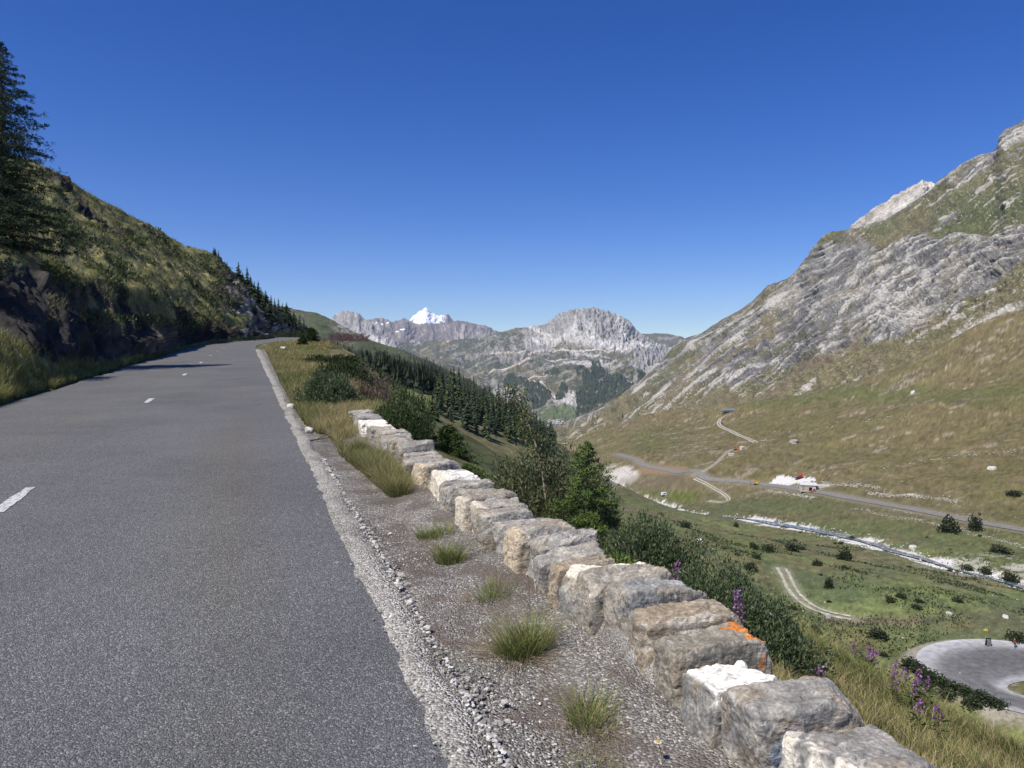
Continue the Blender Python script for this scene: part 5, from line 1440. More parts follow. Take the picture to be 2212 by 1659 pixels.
fireweed(1900, 7.2, .40, 'tall fireweed in the middle of the row on the slope', .6, 5, n=2)
fireweed(1942, 6.8, .34, 'fireweed low in the row on the slope, right of the tall one', .5, 6, n=2)
fireweed(1985, 6.0, .36, 'fireweed clump at the right end of the row on the slope', .5, 7, n=4)
fireweed(2018, 5.0, .30, 'faded fireweed nearest the bottom right corner', .3, 8, n=2)
def flower_stalk(px, py, h, label, head, kind='flower_stalk'):
    Yt = 2805.0 / (py - 712.0); u_, _ = uw(px, py)
    o = empty(kind, (float(u_ * Yt), Yt, float(zr(Yt)) - .07)); tag(o, label, 'flower')
    b = MB(); tt = np.linspace(0, 1, 6)[:, None]
    b.tube(tt * np.array([-.012, 0, h]) + np.array([.012, 0, 0]) * np.sin(tt * 3), np.linspace(.0022, .0016, 6), 5, (.17, .14, .07)); b.obj('stem', M_bark, o)
    b = MB()
    if head == 'daisy':
        for k in range(14):
            a = k / 14 * 2 * math.pi; d = np.array([math.cos(a), math.sin(a), -.05]); s = np.array([-d[1], d[0], 0])
            c0 = np.array([-.012, 0, h])
            b.add([c0 + d * .004, c0 + d * .012 + s * .0035, c0 + d * .018, c0 + d * .012 - s * .0035], np.array([[0, 1, 2, 3]]), (.78, .77, .70))
        b.obj('petals', M_leaf, o); b = MB()
        b.lathe((-.012, 0, h), [(.0001, .007), (.005, .006), (.0085, .002), (.006, -.003), (.0001, -.004)], 10, 'z', (.62, .40, .04)); b.obj('flower_head', M_leaf, o)
    else:
        b.lathe((-.012, 0, h), [(.0001, .010), (.006, .008), (.008, 0), (.005, -.007), (.0001, -.010)], 8, 'z', (.62, .58, .50)); b.obj('flower_head', M_leaf, o)
flower_stalk(1427, 1664, .16, 'single white and yellow daisy on a thin stem in the dirt by the wall', 'daisy', 'daisy')
flower_stalk(1143, 1345, .34, 'left one of two thin dry stalks with pale heads in front of the wall', 'seed')
flower_stalk(1160, 1335, .28, 'right one of two thin dry stalks with pale heads in front of the wall', 'seed')
# ------------------------------------------------------------------ boulders and loose stone in the valley
def gpoints(n, px0, px1, y0, y1, fn):
    """random points on the valley ground kept where fn(px, Y, P, n1) exceeds a random number"""
    a = rng.uniform(px0, px1, n); Y = np.exp(rng.uniform(math.log(y0), math.log(y1), n))
    x = uw(a, np.full(n, HOR))[0] * Y
    p, q = PQ(x, Y)
    k = rng.random(n) < fn(a, Y, p, x)
    x, Y = x[k], Y[k]
    return x, Y
def surf_normal_ok(x, Y): return ground_z(x, Y)
x1, Y1 = gpoints(62000, 1080, 2300, 90, 1500, lambda a, Y, p, x: ss(.05, .75, fbm(x / 50, Y / 50, o=4, s=500)) * (.25 + .75 * ss(300, 420, p)) * ss(60, 120, p) * .55)
s1 = rng.uniform(.10, .36, len(x1)) * (Y1 / 500) ** .55 * np.where(rng.random(len(x1)) < .05, 2.4, 1)
x2, Y2 = gpoints(14000, 1250, 2320, 200, 950, lambda a, Y, p, x: (pdist(x, Y, STREAM[::4])[0] < 14) * ss(15, 5, pdist(x, Y, STREAM[::4])[0]) * .9)
s2 = rng.uniform(.25, .9, len(x2))
k2 = pdist(x2, Y2, STREAM[::4])[0] > 1.3
x2, Y2, s2 = x2[k2], Y2[k2], s2[k2]
# stony heaps: around the building, below the road, on the slope above it
hx = []; hs_ = []
for (a0, b0, a1, b1, n_, sz) in [(1625, 1040, 1640, 1046, 0, 0), (1700, 1047, 1735, 1052, 60, .5), (1775, 1040, 1850, 1052, 260, .55), (1840, 1045, 1900, 1054, 160, .5), (1875, 1064, 1990, 1076, 420, .55), (1960, 1072, 2080, 1086, 260, .5), (1655, 1060, 1760, 1078, 360, .55), (1930, 1100, 2120, 1122, 420, .45), (1960, 1120, 2212, 1180, 500, .4), (1840, 1098, 1960, 1122, 260, .4), (1330, 1010, 1372, 1030, 120, .6), (1620, 955, 1660, 962, 40, .8), (1610, 940, 2000, 905, 120, .7), (1900, 1010, 2212, 960, 200, .6)]:
    for _ in range(n_):
        f = rng.random(); g_ = rng.normal(0, .22)
        hx.append((a0 + (a1 - a0) * f + 3 * rng.standard_normal(), b0 + (b1 - b0) * f + g_ * 10)); hs_.append(sz * rng.uniform(.4, 1.3))
hx = np.array(hx)
def hits(P, y0=100, y1=1700, n=260):
    u_, w_ = uw(P[:, 0], P[:, 1])
    Y = np.exp(np.linspace(math.log(y0), math.log(y1), n))
    X = u_[:, None] * Y[None]; YY = np.broadcast_to(Y[None], X.shape)
    b = base_z(X, YY) > CAMZ + w_[:, None] * Y[None]
    i = np.where(b.any(1), b.argmax(1), n - 1)
    i = np.maximum(i, 1)
    lo, hi = Y[i - 1], Y[i]
    for _ in range(5):
        m = (lo + hi) / 2; bb = base_z(u_ * m, m) > CAMZ + w_ * m
        hi = np.where(bb, m, hi); lo = np.where(bb, lo, m)
    return u_ * hi, hi
x3, Y3 = hits(hx); s3 = np.array(hs_) * (Y3 / 520) ** .5
X = np.concatenate([x1, x2, x3]); Yv = np.concatenate([Y1, Y2, Y3]); S = np.concatenate([s1, s2, s3])
k = (pdist(X, Yv, VROAD[::3])[0] > 4.5)
X, Yv, S = X[k], Yv[k], S[k]
Zv = ground_z(X, Yv)
S = S * .8
cc = np.array([.46, .43, .375]) * rng.uniform(.5, 1.25, len(X))[:, None]
cc = np.where((pdist(X, Yv, STREAM[::4])[0] < 12)[:, None], np.array([.60, .58, .54]) * rng.uniform(.7, 1.2, len(X))[:, None], cc)
V, Fc, Cc = stones(np.stack([X, Yv, Zv + S * .15], 1), S, cc, .7)
o = link('scattered_stones', npmesh('scattered_stones', V, Fc, Cc), None, M_brock); tag(o, 'countless pale stones scattered over the valley floor and slopes', 'stones', kind='stuff')

def boulder(px, py, wd, ht, label, col=(.50, .47, .43), seed=1, y0=60):
    x, Y, z = hit(px, py, y0)
    s_ = Y / F
    o = link('boulder', boulder_mesh('boulder', (wd * s_, wd * s_ * .9, ht * s_ * 1.5), seed, col), None, M_brock)
    o.location = (x, Y, z + ht * s_ * .2); o.rotation_euler = (0, 0, seed * 1.3)
    tag(o, label, 'boulder', 'single boulders in the valley')
boulder(1510, 1171, 15, 7, 'white boulder on the slope just right of the willow shrubs', (.58, .565, .53), 1)
boulder(2143, 1015, 18, 9, 'large white boulder alone on the brown slope above the valley road', (.50, .485, .455), 2)
boulder(1716, 957, 17, 8, 'grey boulder on the brown moraine right of the end of the double track', (.36, .34, .32), 3)
boulder(1602, 971, 8, 8, 'round pale boulder next to the small orange excavator', (.52, .46, .40), 4)
boulder(1580, 984, 11, 6, 'angular pale boulder at the top of the thin branching track', (.45, .42, .38), 5)
boulder(1789, 1334, 11, 9, 'grey boulder standing at the left end of the green meadow', (.40, .39, .37), 6)
boulder(2050, 1328, 15, 7, 'flat grey boulder in the middle of the green meadow', (.36, .35, .32), 7)
boulder(2172, 1335, 13, 7, 'pale boulder in the green meadow above the chalk board', (.52, .50, .45), 8)
boulder(1972, 1186, 14, 8, 'pale boulder on the grass just below the stream bank', (.48, .46, .43), 9)
boulder(2212, 1263, 12, 9, 'rounded boulder in the brown grass by the stream at the right edge', (.42, .40, .36), 10)
# boulder on the verge near the far bend
def verge_stone(px, py, wd, label, seed, col):
    Yt = 2805.0 / (py - 712.0); u_, _ = uw(px, py)
    o = link('boulder', boulder_mesh('boulder', (wd, wd * .8, wd * .75), seed, col), None, M_rock)
    o.location = (float(u_ * Yt), Yt, float(zr(Yt)) + .03); tag(o, label, 'boulder')
verge_stone(612, 753, .42, 'white boulder lying in the dry grass of the verge near the bend', 21, (.70, .68, .65))
verge_stone(628, 880, .16, 'white stone at the gravel edge of the road beside the rounded verge shrub', 22, (.66, .63, .56))
verge_stone(668, 933, .13, 'pale stone by the dead branch at the edge of the road', 23, (.55, .52, .45))

# ------------------------------------------------------------------ trees
def conifer_mesh(seed, H, R, lv, nb, kind, k=1):
    r0 = np.random.default_rng(3000 + seed)
    Vs = []; Ts = []; Cs = []; n = 0
    for l in range(lv):
        f = .08 + .92 * (l + r0.random() * .4) / lv
        for b_ in range(max(3, int(nb * (1 - f) ** .4))):
            a = r0.uniform(0, 2 * math.pi); rr = R * (1 - f) ** .85 * r0.uniform(.55, 1.12) + .05 * R
            z = f * H; dz = -rr * r0.uniform(.15, .6)
            d = np.array([math.cos(a), math.sin(a), 0]); s_ = np.array([-d[1], d[0], 0]) * rr * r0.uniform(.26, .5)
            h_ = H / lv * r0.uniform(.7, 1.3)
            c0 = np.array([0, 0, z])
            Vs += [c0 + [0, 0, h_ * .8], c0 + d * rr * .55 + s_ + [0, 0, dz * .4], c0 + d * rr + [0, 0, dz], c0 + d * rr * .55 - s_ + [0, 0, dz * .4]]
            Ts += [[n, n + 1, n + 2], [n, n + 2, n + 3]]; n += 4
            cc = np.array(kind) * r0.uniform(.6, 1.45)
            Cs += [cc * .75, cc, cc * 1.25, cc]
    crown = npmesh('crown', np.array(Vs), np.array(Ts), np.array(Cs))
    b = MB(); b.tube([(0, 0, -.6), (0, 0, H * .5), (0, 0, H * .98)], [.02 * H, .012 * H, .003], 5, (.10, .078, .06))
    return crown, b.mesh('trunk')
CONI = [conifer_mesh(i, 1.0, [.17, .20, .24, .15, .19][i], 14, 9, [(.034, .050, .020), (.044, .062, .024), (.030, .046, .022), (.052, .070, .027), (.038, .056, .022)][i]) for i in range(5)]
for c_, t_ in CONI:
    for me, m_ in ((c_, M_needle), (t_, M_bark)): me.materials.append(m_)
def conifer(loc, H, label, group, v, w=1.0):
    c_, t_ = CONI[v % 5]
    o = empty('conifer', loc, random.uniform(0, 6.28)); tag(o, label, 'conifer', group)
    w = w * random.uniform(.8, 1.55); o.scale = (H * w, H * w, H)
    for nm, me in (('crown', c_), ('trunk', t_)):
        q = bpy.data.objects.new(nm, me); COL.objects.link(q); q.parent = o
    return o
def far_conifers(name, label, pts, Hs, col=(.030, .045, .020), nb=5, lv=4, seed=0):
    r0 = np.random.default_rng(4000 + seed)
    n = len(pts)
    V = []; C_ = []
    f = np.linspace(.0, .82, lv)
    a = r0.uniform(0, 6.28, (n, lv, nb)); rr = .19 * (Hs * r0.uniform(.75, 1.5, n))[:, None, None] * ((1 - f) ** .8)[None, :, None] * r0.uniform(.6, 1.25, (n, lv, nb))
    top = np.stack([0 * a, 0 * a, (f[None, :, None] + .30) * Hs[:, None, None] + 0 * a], -1)
    d1 = np.stack([rr * np.cos(a), rr * np.sin(a), (f[None, :, None] - .02) * Hs[:, None, None] + 0 * a], -1)
    a2 = a + 1.25
    d2 = np.stack([rr * np.cos(a2), rr * np.sin(a2), (f[None, :, None] - .02) * Hs[:, None, None] + 0 * a], -1)
    V = np.stack([top, d1, d2], -2) + pts[:, None, None, None]
    m = n * lv * nb
    cl = np.asarray(col) * r0.uniform(.6, 1.45, (n, 1, 1, 1, 1)) * r0.uniform(.75, 1.3, (n, lv, nb, 1, 1))
    C_ = np.broadcast_to(cl, (n, lv, nb, 3, 3))
    o = link(name, npmesh(name, V.reshape(-1, 3), np.arange(3 * m).reshape(m, 3), C_.reshape(-1, 3)), None, M_needle)
    tag(o, label, 'forest', kind='stuff'); return o

# forest on the near spur, tree by tree: the ones that show largest
SPUR = [(935, 900), (948, 860), (975, 852), (1000, 862), (1060, 885), (1110, 912), (1150, 935), (1192, 962), (1196, 985), (1150, 1000), (1100, 968), (1050, 948), (1000, 930), (960, 915)]
cand = np.stack([rng.uniform(930, 1200, 5200), rng.uniform(845, 1005, 5200)], 1)
cand = cand[inpoly(cand[:, 0], cand[:, 1], SPUR)]
tx, ty = hits(cand, 160, 1200, 260)
tz = ground_z(tx, ty)
okk = (ty > 200) & (ty < 900) & (fbm(tx / 45, ty / 45, o=3, s=600) > -.55)
tx, ty, tz = tx[okk], ty[okk], tz[okk]
sel = []
for i in range(len(tx)):
    if all((tx[i] - tx[j]) ** 2 + (ty[i] - ty[j]) ** 2 > 4.8 ** 2 for j in sel): sel.append(i)
sel = sorted(sel, key=lambda i: ty[i])

NEARN = 200
for n_, i in enumerate(sel[:NEARN]):
    conifer((float(tx[i]), float(ty[i]), float(tz[i]) - .3), float(rng.choice([6, 9, 12, 15, 18])) * float(rng.uniform(.85, 1.15)), 'dark conifer in the dense wood on the spur below the road', 'conifers of the wood on the spur', n_)
rest = np.array(sel[NEARN:], int)
if len(rest): far_conifers('spur_wood', 'farther conifers of the wood on the spur', np.stack([tx[rest], ty[rest], tz[rest] - .3], 1), rng.uniform(8, 15, len(rest)), seed=1)
cand = np.stack([rng.uniform(740, 970, 2600), rng.uniform(745, 860, 2600)], 1)
cand = cand[inpoly(cand[:, 0], cand[:, 1], [(745, 752), (800, 772), (880, 800), (965, 845), (950, 858), (905, 850), (850, 832), (790, 806), (740, 775)])]
tx, ty = hits(cand, 170, 1200, 260); okk = (ty > 190) & (ty < 900); tx, ty = tx[okk], ty[okk]
far_conifers('slope_wood', 'dark conifer wood on the slope between the verge and the spur', np.stack([tx, ty, ground_z(tx, ty) - .3], 1)[:700], rng.uniform(7, 13, len(tx[:700])), seed=9)
# small spruces on the edge below the verge
k = 0
for i in range(46):
    f = i / 45; px_ = 690 + 250 * f + rng.normal(0, 7); Y_ = 130 - 95 * f + rng.normal(0, 8)
    l = onslope(px_, Y_, -.2)
    want = np.interp(px_, [690, 760, 820, 880, 940], [738, 770, 800, 838, 872]) + rng.uniform(-6, 20)
    H = float(np.clip(at(px_, want, Y_)[2] - l[2], 1.2, 9.0))
    conifer(l, H, 'dark spruce in the row just below the edge of the verge', 'spruces below the verge', i, 1.25)
# trees on the cliff end of the hillside
TP = [(521, 608), (512, 600), (535, 618), (545, 624), (528, 612), (556, 634), (566, 642), (575, 650), (585, 656), (592, 662), (600, 668), (608, 674), (616, 680), (624, 686), (634, 692), (648, 702),
      (540, 640), (552, 652), (560, 662), (570, 660), (580, 670), (590, 676), (598, 684), (606, 690), (614, 694), (622, 700), (630, 703), (640, 708), (588, 692), (600, 700), (612, 706), (625, 712), (575, 680), (583, 700), (595, 708), (530, 636), (462, 549), (466, 551), (472, 556), (548, 676), (640, 714), (650, 714), (660, 715), (657, 708)]
for i, (a, b_) in enumerate(TP):
    P = hill_pt(a, b_ + 4)
    conifer((float(P[0]), float(P[1]), float(P[2]) - .2), float(rng.uniform(2.8, 5.2)) if a > 500 else 2.4, 'dark mountain pine clinging to the rocky end of the hillside' if a > 500 else 'tiny pine standing on the skyline of the hillside', 'pines on the rocky end of the hillside' if a > 500 else 'tiny pines on the hillside skyline', i, 1.5)
# wooded flank of the green hill and woods of the far massif
def sheet_pts(Vs, n, keep):
    nr_, nc_ = Vs.shape[:2]
    i = rng.integers(0, nr_ - 1, n); j = rng.integers(0, nc_ - 1, n)
    P = Vs[i, j] + (Vs[i, np.minimum(j + 1, nc_ - 1)] - Vs[i, j]) * rng.random(n)[:, None]
    a, b_ = proj(P[:, 0], P[:, 1], P[:, 2])
    return P[keep(a, b_, P)]
P = sheet_pts(HILLV, 16000, lambda a, b_, P: (b_ > np.interp(a, [640, 700, 760, 820, 870, 930, 1060], [728, 740, 752, 760, 768, 785, 845]) + 8 * fbm(a / 26, b_ / 16, o=3, s=610)) & (rng.random(len(a)) < .55) & (fbm(a / 12, b_ / 6, o=2, s=611) > -.5))
far_conifers('hill_wood', 'dark conifer forest covering the flank of the green hill', P, rng.uniform(9, 16, len(P)), (.026, .040, .021), 4, 3, seed=2)
P = sheet_pts(FLV, 2600, lambda a, b_, P: (a > 1180) & (a < 1420) & (b_ < 950) & (b_ > 898) & (fbm(a / 14, b_ / 5, o=3, s=612) > .1))
far_conifers('valley_wood', 'loose dark trees scattered over the far valley floor', P, rng.uniform(8, 14, len(P)), (.028, .044, .020), 4, 3, seed=3)
M6P = [(1380, 893), (1398, 880), (1433, 898), (1306, 892), (1322, 884), (1345, 896), (1290, 900)]
for i, (a, b_) in enumerate(M6P):
    Yt = 2250 if a > 1330 else 2600
    x, y, z = at(a, b_ + 5, Yt)
    conifer((float(x), float(y), float(z) - 1.0), 17.0, 'single conifer standing at the left foot of the big mountain', 'single conifers at the foot of the big mountain', i)

# ------------------------------------------------------------------ valley shrubs
def shrub_mesh(seed, n=520, cols=((.030, .044, .018), (.046, .064, .026), (.075, .092, .042))):
    r0 = np.random.default_rng(5000 + seed)
    a = r0.standard_normal((n, 3)); a /= np.linalg.norm(a, axis=1)[:, None]; a[:, 2] = np.abs(a[:, 2])
    lum = 1 + .45 * fbm(a[:, 0] * 2 + seed, a[:, 1] * 2, a[:, 2] * 2, o=3, s=5100 + seed)
    P = a * (r0.random(n) ** .4 * lum)[:, None] * np.array([.5, .5, .85])
    V, Q, Cc = leaves(P, r0.standard_normal((n, 3)) * .6 + [0, 0, .8], .16 * r0.uniform(.6, 1.3, n), .10, np.array(cols)[r0.choice(3, n, p=[.5, .35, .15])] * r0.uniform(.7, 1.3, n)[:, None])
    me = npmesh('foliage', V, Q, Cc); me.materials.append(M_leaf)
    b = MB()
    for k in range(5):
        an = k * 1.26; b.tube([(0, 0, -.25), (.15 * math.cos(an), .15 * math.sin(an), .2), (.3 * math.cos(an), .3 * math.sin(an), .5)], [.03, .02, .008], 4, (.10, .08, .06))
    st_ = b.mesh('stems'); st_.materials.append(M_bark)
    return me, st_
SHR = [shrub_mesh(i) for i in range(5)]
def vshrub(px, py, wpx, hpx, label, i, group='shrubs on the valley floor', y0=90, pos=None):
    x, Y, z = hit(px, py, y0) if pos is None else pos
    o = empty('valley_shrub', (x, Y, z - .1), i * 1.1); tag(o, label, 'shrub', group)
    o.scale = (wpx * Y / F, wpx * Y / F, hpx * Y / F * 1.15)
    me, st_ = SHR[i % 5]
    for nm, d in (('foliage', me), ('stems', st_)):
        q = bpy.data.objects.new(nm, d); COL.objects.link(q); q.parent = o
for i, (a, b_, w_, h_, lab) in enumerate([
    (2049, 1150, 40, 32, 'wide round shrub in front of the valley road, left of the taller one'), (2106, 1146, 28, 34, 'tall round shrub in front of the valley road, right of the wider one'),
    (1826, 1210, 30, 28, 'round shrub on the near bank with a bare grassy spot beside it'), (1712, 1190, 30, 18, 'low broad shrub on the near slope above the double track'),
    (1628, 1185, 22, 14, 'small low shrub on the near slope left of the broad one'), (1840, 1165, 14, 8, 'small dark shrub beside the pale gravel bank of the stream'),
    (2182, 1258, 36, 24, 'big dark shrub on the stony bank at the right edge'), (2130, 1240, 28, 16, 'dark shrub on the stony bank, second from the right edge'), (2090, 1232, 26, 13, 'low dark shrub on the stony bank, third from the right edge'),
    (2160, 1195, 44, 18, 'broad dark shrub above the stony bank near the right edge'), (1790, 1270, 22, 22, 'upright shrub beside the upper end of the double track'), (1764, 1222, 20, 14, 'small shrub just above the double track'),
    (1660, 1192, 26, 16, 'scruffy shrub on the near slope between two low ones'), (1620, 1230, 34, 16, 'wide low shrub on the near slope beside the willow shrubs'), (1590, 1138, 12, 10, 'tiny shrub on the grass below the stream gravel'),
    (1895, 1375, 46, 16, 'broad dark shrub on the slope left of the hairpin bend'), (1850, 1420, 36, 14, 'low dark shrub on the slope below the broad one'), (2196, 1386, 40, 22, 'dark shrub at the far side of the hairpin behind the cyclist'),
    (2190, 1070, 34, 12, 'dark low shrub above the valley road at the right edge'), (1480, 1140, 26, 14, 'low shrub at the head of the narrow footpath')]):
    vshrub(a, b_, w_, h_, lab, i)
for i, (a, b_) in enumerate([(1985, 1452), (2005, 1466), (2030, 1478), (2060, 1490), (2090, 1502), (2120, 1512), (2150, 1524), (2000, 1490), (2045, 1506), (2100, 1524), (1965, 1440)]):
    vshrub(a, b_, 46, 20, 'low dark bush on the bank in front of the hairpin bend', i, 'bushes on the bank in front of the hairpin', y0=45)
x, Y = gpoints(2600, 1400, 2320, 95, 420, lambda a, Y, p, x: ss(.0, .5, fbm(x / 26, Y / 26, o=3, s=620) + .1) * ss(50, 90, p) * ss(420, 330, p) * .10)
k = (pdist(x, Y, STREAM[::3])[0] > 7) & (pdist(x, Y, VROAD[::3])[0] > 6) & (np.hypot((x - HP[0]) / 18.5, (Y - HP[1] + 4) / 17.5) > 1.3)
for t in TRK.values(): k &= pdist(x, Y, t[::3])[0] > 3
x, Y = x[k][:150], Y[k][:150]; z = ground_z(x, Y)

for i in range(len(x)):
    s_ = rng.uniform(.9, 2.6)
    vshrub(0, 0, s_ * F / Y[i], s_ * F / Y[i] * rng.uniform(.35, .6), 'low dark green bush among the grass between the slope and the stream', i, 'low bushes in the valley grass', pos=(float(x[i]), float(Y[i]), float(z[i])))
# dense low cover: leaf-sized faces over the dark patches of the slope
x, Y = gpoints(90000, 1380, 2320, 55, 330, lambda a, Y, p, x: ss(-.02, .35, fbm(x / 16, Y / 16, o=4, s=630)) * ss(22, 45, p) * ss(330, 200, p))
k = (np.hypot((x - HP[0]) / 18.5, (Y - HP[1] + 4) / 17.5) > 1.28) & (pdist(x, Y, TRK['lower'][::3])[0] > 2)
x, Y = x[k], Y[k]; z = ground_z(x, Y); n = len(x)
sz = rng.uniform(.25, .6, n) * (Y / 110) ** .6
V, Q, Cc = leaves(np.stack([x, Y, z - .05], 1), rng.standard_normal((n, 3)) * .8 + [0, 0, .9], sz, sz * .5, np.array([.050, .072, .026]) * rng.uniform(.5, 1.6, n)[:, None])
o = link('slope_scrub', npmesh('slope_scrub', V, Q, Cc), None, M_leaf); tag(o, 'low dark scrub covering the steep slope towards the hairpin bend', 'scrub', kind='stuff')
# ------------------------------------------------------------------ machines, buildings, people in the valley
M_paintobj = vcol_mat('painted_metal', scale=3.0, amt=.08, rough=.45, spec=.4)
M_wood = vcol_mat('weathered_wood', scale=4.0, amt=.2, rough=.85)
M_conc = vcol_mat('concrete', scale=1.2, amt=.14, bump=.01, bscale=6.0)
M_glass, _nt, _b = newmat('dark_glass'); _b.inputs['Base Color'].default_value = (.02, .025, .03, 1); _b.inputs['Roughness'].default_value = .12; _b.inputs['Specular IOR Level'].default_value = .6
def spot(px, py, y0=200, rz=0.0, name='thing', **k):
    x, y, z = hit(px, py, y0)
    o = empty(name, (x, y, z), rz); tag(o, **k); return o
def stadium(b, c, L_, H, W, col):
    n = 10; t = np.linspace(math.pi / 2, 3 * math.pi / 2, n)
    r = H / 2
    P = np.concatenate([np.stack([-(L_ / 2 - r) + r * np.cos(t), r * np.sin(t)], 1), np.stack([(L_ / 2 - r) - r * np.cos(t), -r * np.sin(t)], 1)])
    m = len(P)
    V = np.concatenate([np.stack([P[:, 0], np.full(m, s_ * W / 2), P[:, 1]], 1) for s_ in (-1, 1)]) + np.asarray(c)
    i = np.arange(m); j = (i + 1) % m
    b.add(V, np.stack([i, j, j + m, i + m], 1), col)
    b.add(V, np.array([list(range(m))[::-1]]), col); b.add(V, np.array([list(range(m, 2 * m))]), col)
def tracks(o, L_, H, W, gap):
    for s_ in (-1, 1):
        b = MB(); stadium(b, (0, s_ * gap, H / 2), L_, H, W, (.02, .02, .021)); b.obj('track_belt', M_paintobj, o)
# red snow groomer on the white pad
g = spot(1729, 1034, rz=.15, name='snow_groomer', label='red tracked snow groomer with a yellow blade parked on the white gravel pad', cat='snow groomer')
tracks(g, 6.4, 1.25, 1.3, 1.35)
b = MB(); b.box((-.4, 0, 1.2), (4.6, 2.0, .8), 0, (.05, .05, .055)); b.obj('chassis', M_paintobj, g)
b = MB(); b.box((.6, 0, 2.4), (2.0, 2.1, 1.7), 0, (.48, .022, .022), .84); b.box((-1.4, 0, 2.0), (2.2, 1.9, .9), 0, (.42, .02, .02), .92); q = b.obj('cab', M_paintobj, g)
b = MB(); b.box((1.45, 0, 2.55), (.25, 1.6, .9), 0, (.02, .02, .03)); b.obj('windscreen', M_glass, q)
b = MB(); b.box((4.0, 0, .8), (.3, 4.2, 1.2), 0, (.62, .47, .03), .95); b.box((3.4, 0, .9), (1.0, .5, .4), 0, (.5, .38, .03)); b.obj('blade', M_paintobj, g)
b = MB(); b.box((-4.1, 0, .6), (1.4, 4.0, .5), 0, (.04, .04, .045)); b.box((-3.2, 0, 1.0), (1.0, .6, .4), 0, (.06, .06, .06)); b.obj('tiller', M_paintobj, g)
def digger(px, py, rz, s_, col, name_label, reach=1):
    o = spot(px, py, rz=rz, name='excavator', label=name_label, cat='excavator'); o.scale = (s_,) * 3
    tracks(o, 3.4, .85, .55, 1.0)
    b = MB(); b.lathe((0, 0, .8), [(.6, 0), (.6, .25)], 12, 'z', (.05, .05, .05)); b.box((-.35, 0, 1.5), (2.7, 2.2, .95), 0, col, .95); b.box((-1.5, 0, 1.4), (.6, 2.1, .9), 0, np.array(col) * .6, .9); b.obj('body', M_paintobj, o)
    b = MB(); b.box((.35, .55, 2.5), (1.3, .95, 1.3), 0, np.array(col) * .9, .85); q = b.obj('cab', M_paintobj, o)
    b = MB(); b.box((.75, .55, 2.55), (.62, .98, .8), 0, (.02, .02, .03), .9); b.obj('cab_window', M_glass, q)
    b = MB(); b.tube([(.8, -.3, 1.6), (2.0, -.3, 3.3), (3.6, -.3, 3.2)], [.22, .24, .16], 6, col); b.obj('boom', M_paintobj, o)
    b = MB(); b.tube([(3.6, -.3, 3.25), (4.6, -.3, 1.5)], [.18, .13], 6, col); b.obj('arm', M_paintobj, o)
    b = MB(); b.box((4.6, -.3, 1.0), (.8, .9, .8), 0, (.10, .09, .08), .75, .35); b.obj('bucket', M_paintobj, o)
    return o
digger(1590, 972, math.pi - .15, 1.15, (.55, .13, .035), 'small orange excavator at the upper end of the thin branching track')
digger(1634, 1047, 2.6, 1.1, (.60, .36, .03), 'yellow excavator beside a white rubble heap above the valley road')
# red tractor in front of the building
t = spot(1757, 1064, rz=2.7, name='tractor', label='small red tractor parked in front of the concrete building', cat='tractor')
b = MB(); b.box((.9, 0, 1.15), (2.0, .9, .8), 0, (.45, .03, .025), .92); b.box((-.6, 0, .95), (1.4, 1.0, .5), 0, (.35, .025, .02)); b.obj('body', M_paintobj, t)
b = MB(); b.box((-.6, 0, 1.9), (1.3, 1.3, 1.4), 0, (.04, .045, .05), .88); b.box((-.6, 0, 2.65), (1.4, 1.4, .12), 0, (.45, .03, .025)); b.obj('cab', M_paintobj, t)
for x_, r_, w_ in ((-.75, .78, .45), (1.45, .5, .3)):
    for s_ in (-1, 1):
        b = MB(); b.lathe((x_, s_ * .85, r_), [(.05, -w_ / 2), (r_ * .85, -w_ / 2), (r_, -w_ / 3), (r_, w_ / 3), (r_ * .85, w_ / 2), (.05, w_ / 2)], 16, 'y', (.02, .02, .02)); q = b.obj('wheel', M_paintobj, t)
        b = MB(); b.lathe((x_, s_ * (.85 + w_ * .28), r_), [(.02, -.14), (r_ * .5, -.14), (r_ * .5, .14), (.02, .14)], 12, 'y', (.5, .42, .08)); b.obj('rim', M_paintobj, q)
# concrete building dug into the slope
bd = spot(1746, 1062.5, rz=-.28, name='concrete_building', label='low pale concrete building with flat roof and dark doorway beside the valley road', cat='building')
_sc = bd.location.y / F
Wd = 31 * _sc; Ht = 14 * _sc
b = MB()
pal = (.52, .49, .43)
b.box((-Wd * .23, .2, Ht / 2), (Wd * .54, .4, Ht), 0, pal); b.box((Wd * .38, .2, Ht / 2), (Wd * .24, .4, Ht), 0, pal); b.box((Wd * .15, .2, Ht * .86), (Wd * .218, .396, Ht * .28), 0, pal)
b.box((-Wd / 2 + .2, 6.5, Ht / 2 - .5), (.4, 12.2, Ht + .9), 0, pal); b.box((Wd / 2 - .2, 6.5, Ht / 2 - .5), (.4, 12.2, Ht + .9), 0, (.36, .34, .30)); b.box((0, 12.8, Ht / 2 - .5), (Wd, .4, Ht + .9), 0, pal)
b.obj('wall', M_conc, bd)
b = MB(); b.box((.5, 6.2, Ht + .22), (Wd + 1.6, 13.4, .4), 0, (.60, .585, .55)); b.obj('roof', M_conc, bd)
b = MB(); b.box((Wd / 2 + 5.5, 8.5, Ht * .45), (10.5, 8.0, Ht * .9), 0, (.46, .44, .39), .9); b.obj('side_terrace', M_conc, bd)
b = MB(); b.box((Wd * .15, .75, Ht * .36), (Wd * .21, .1, Ht * .72), 0, (.012, .012, .012)); b.obj('doorway_shade', M_wood, bd)  # near-black panel behind the opening: the unlit interior painted as a colour
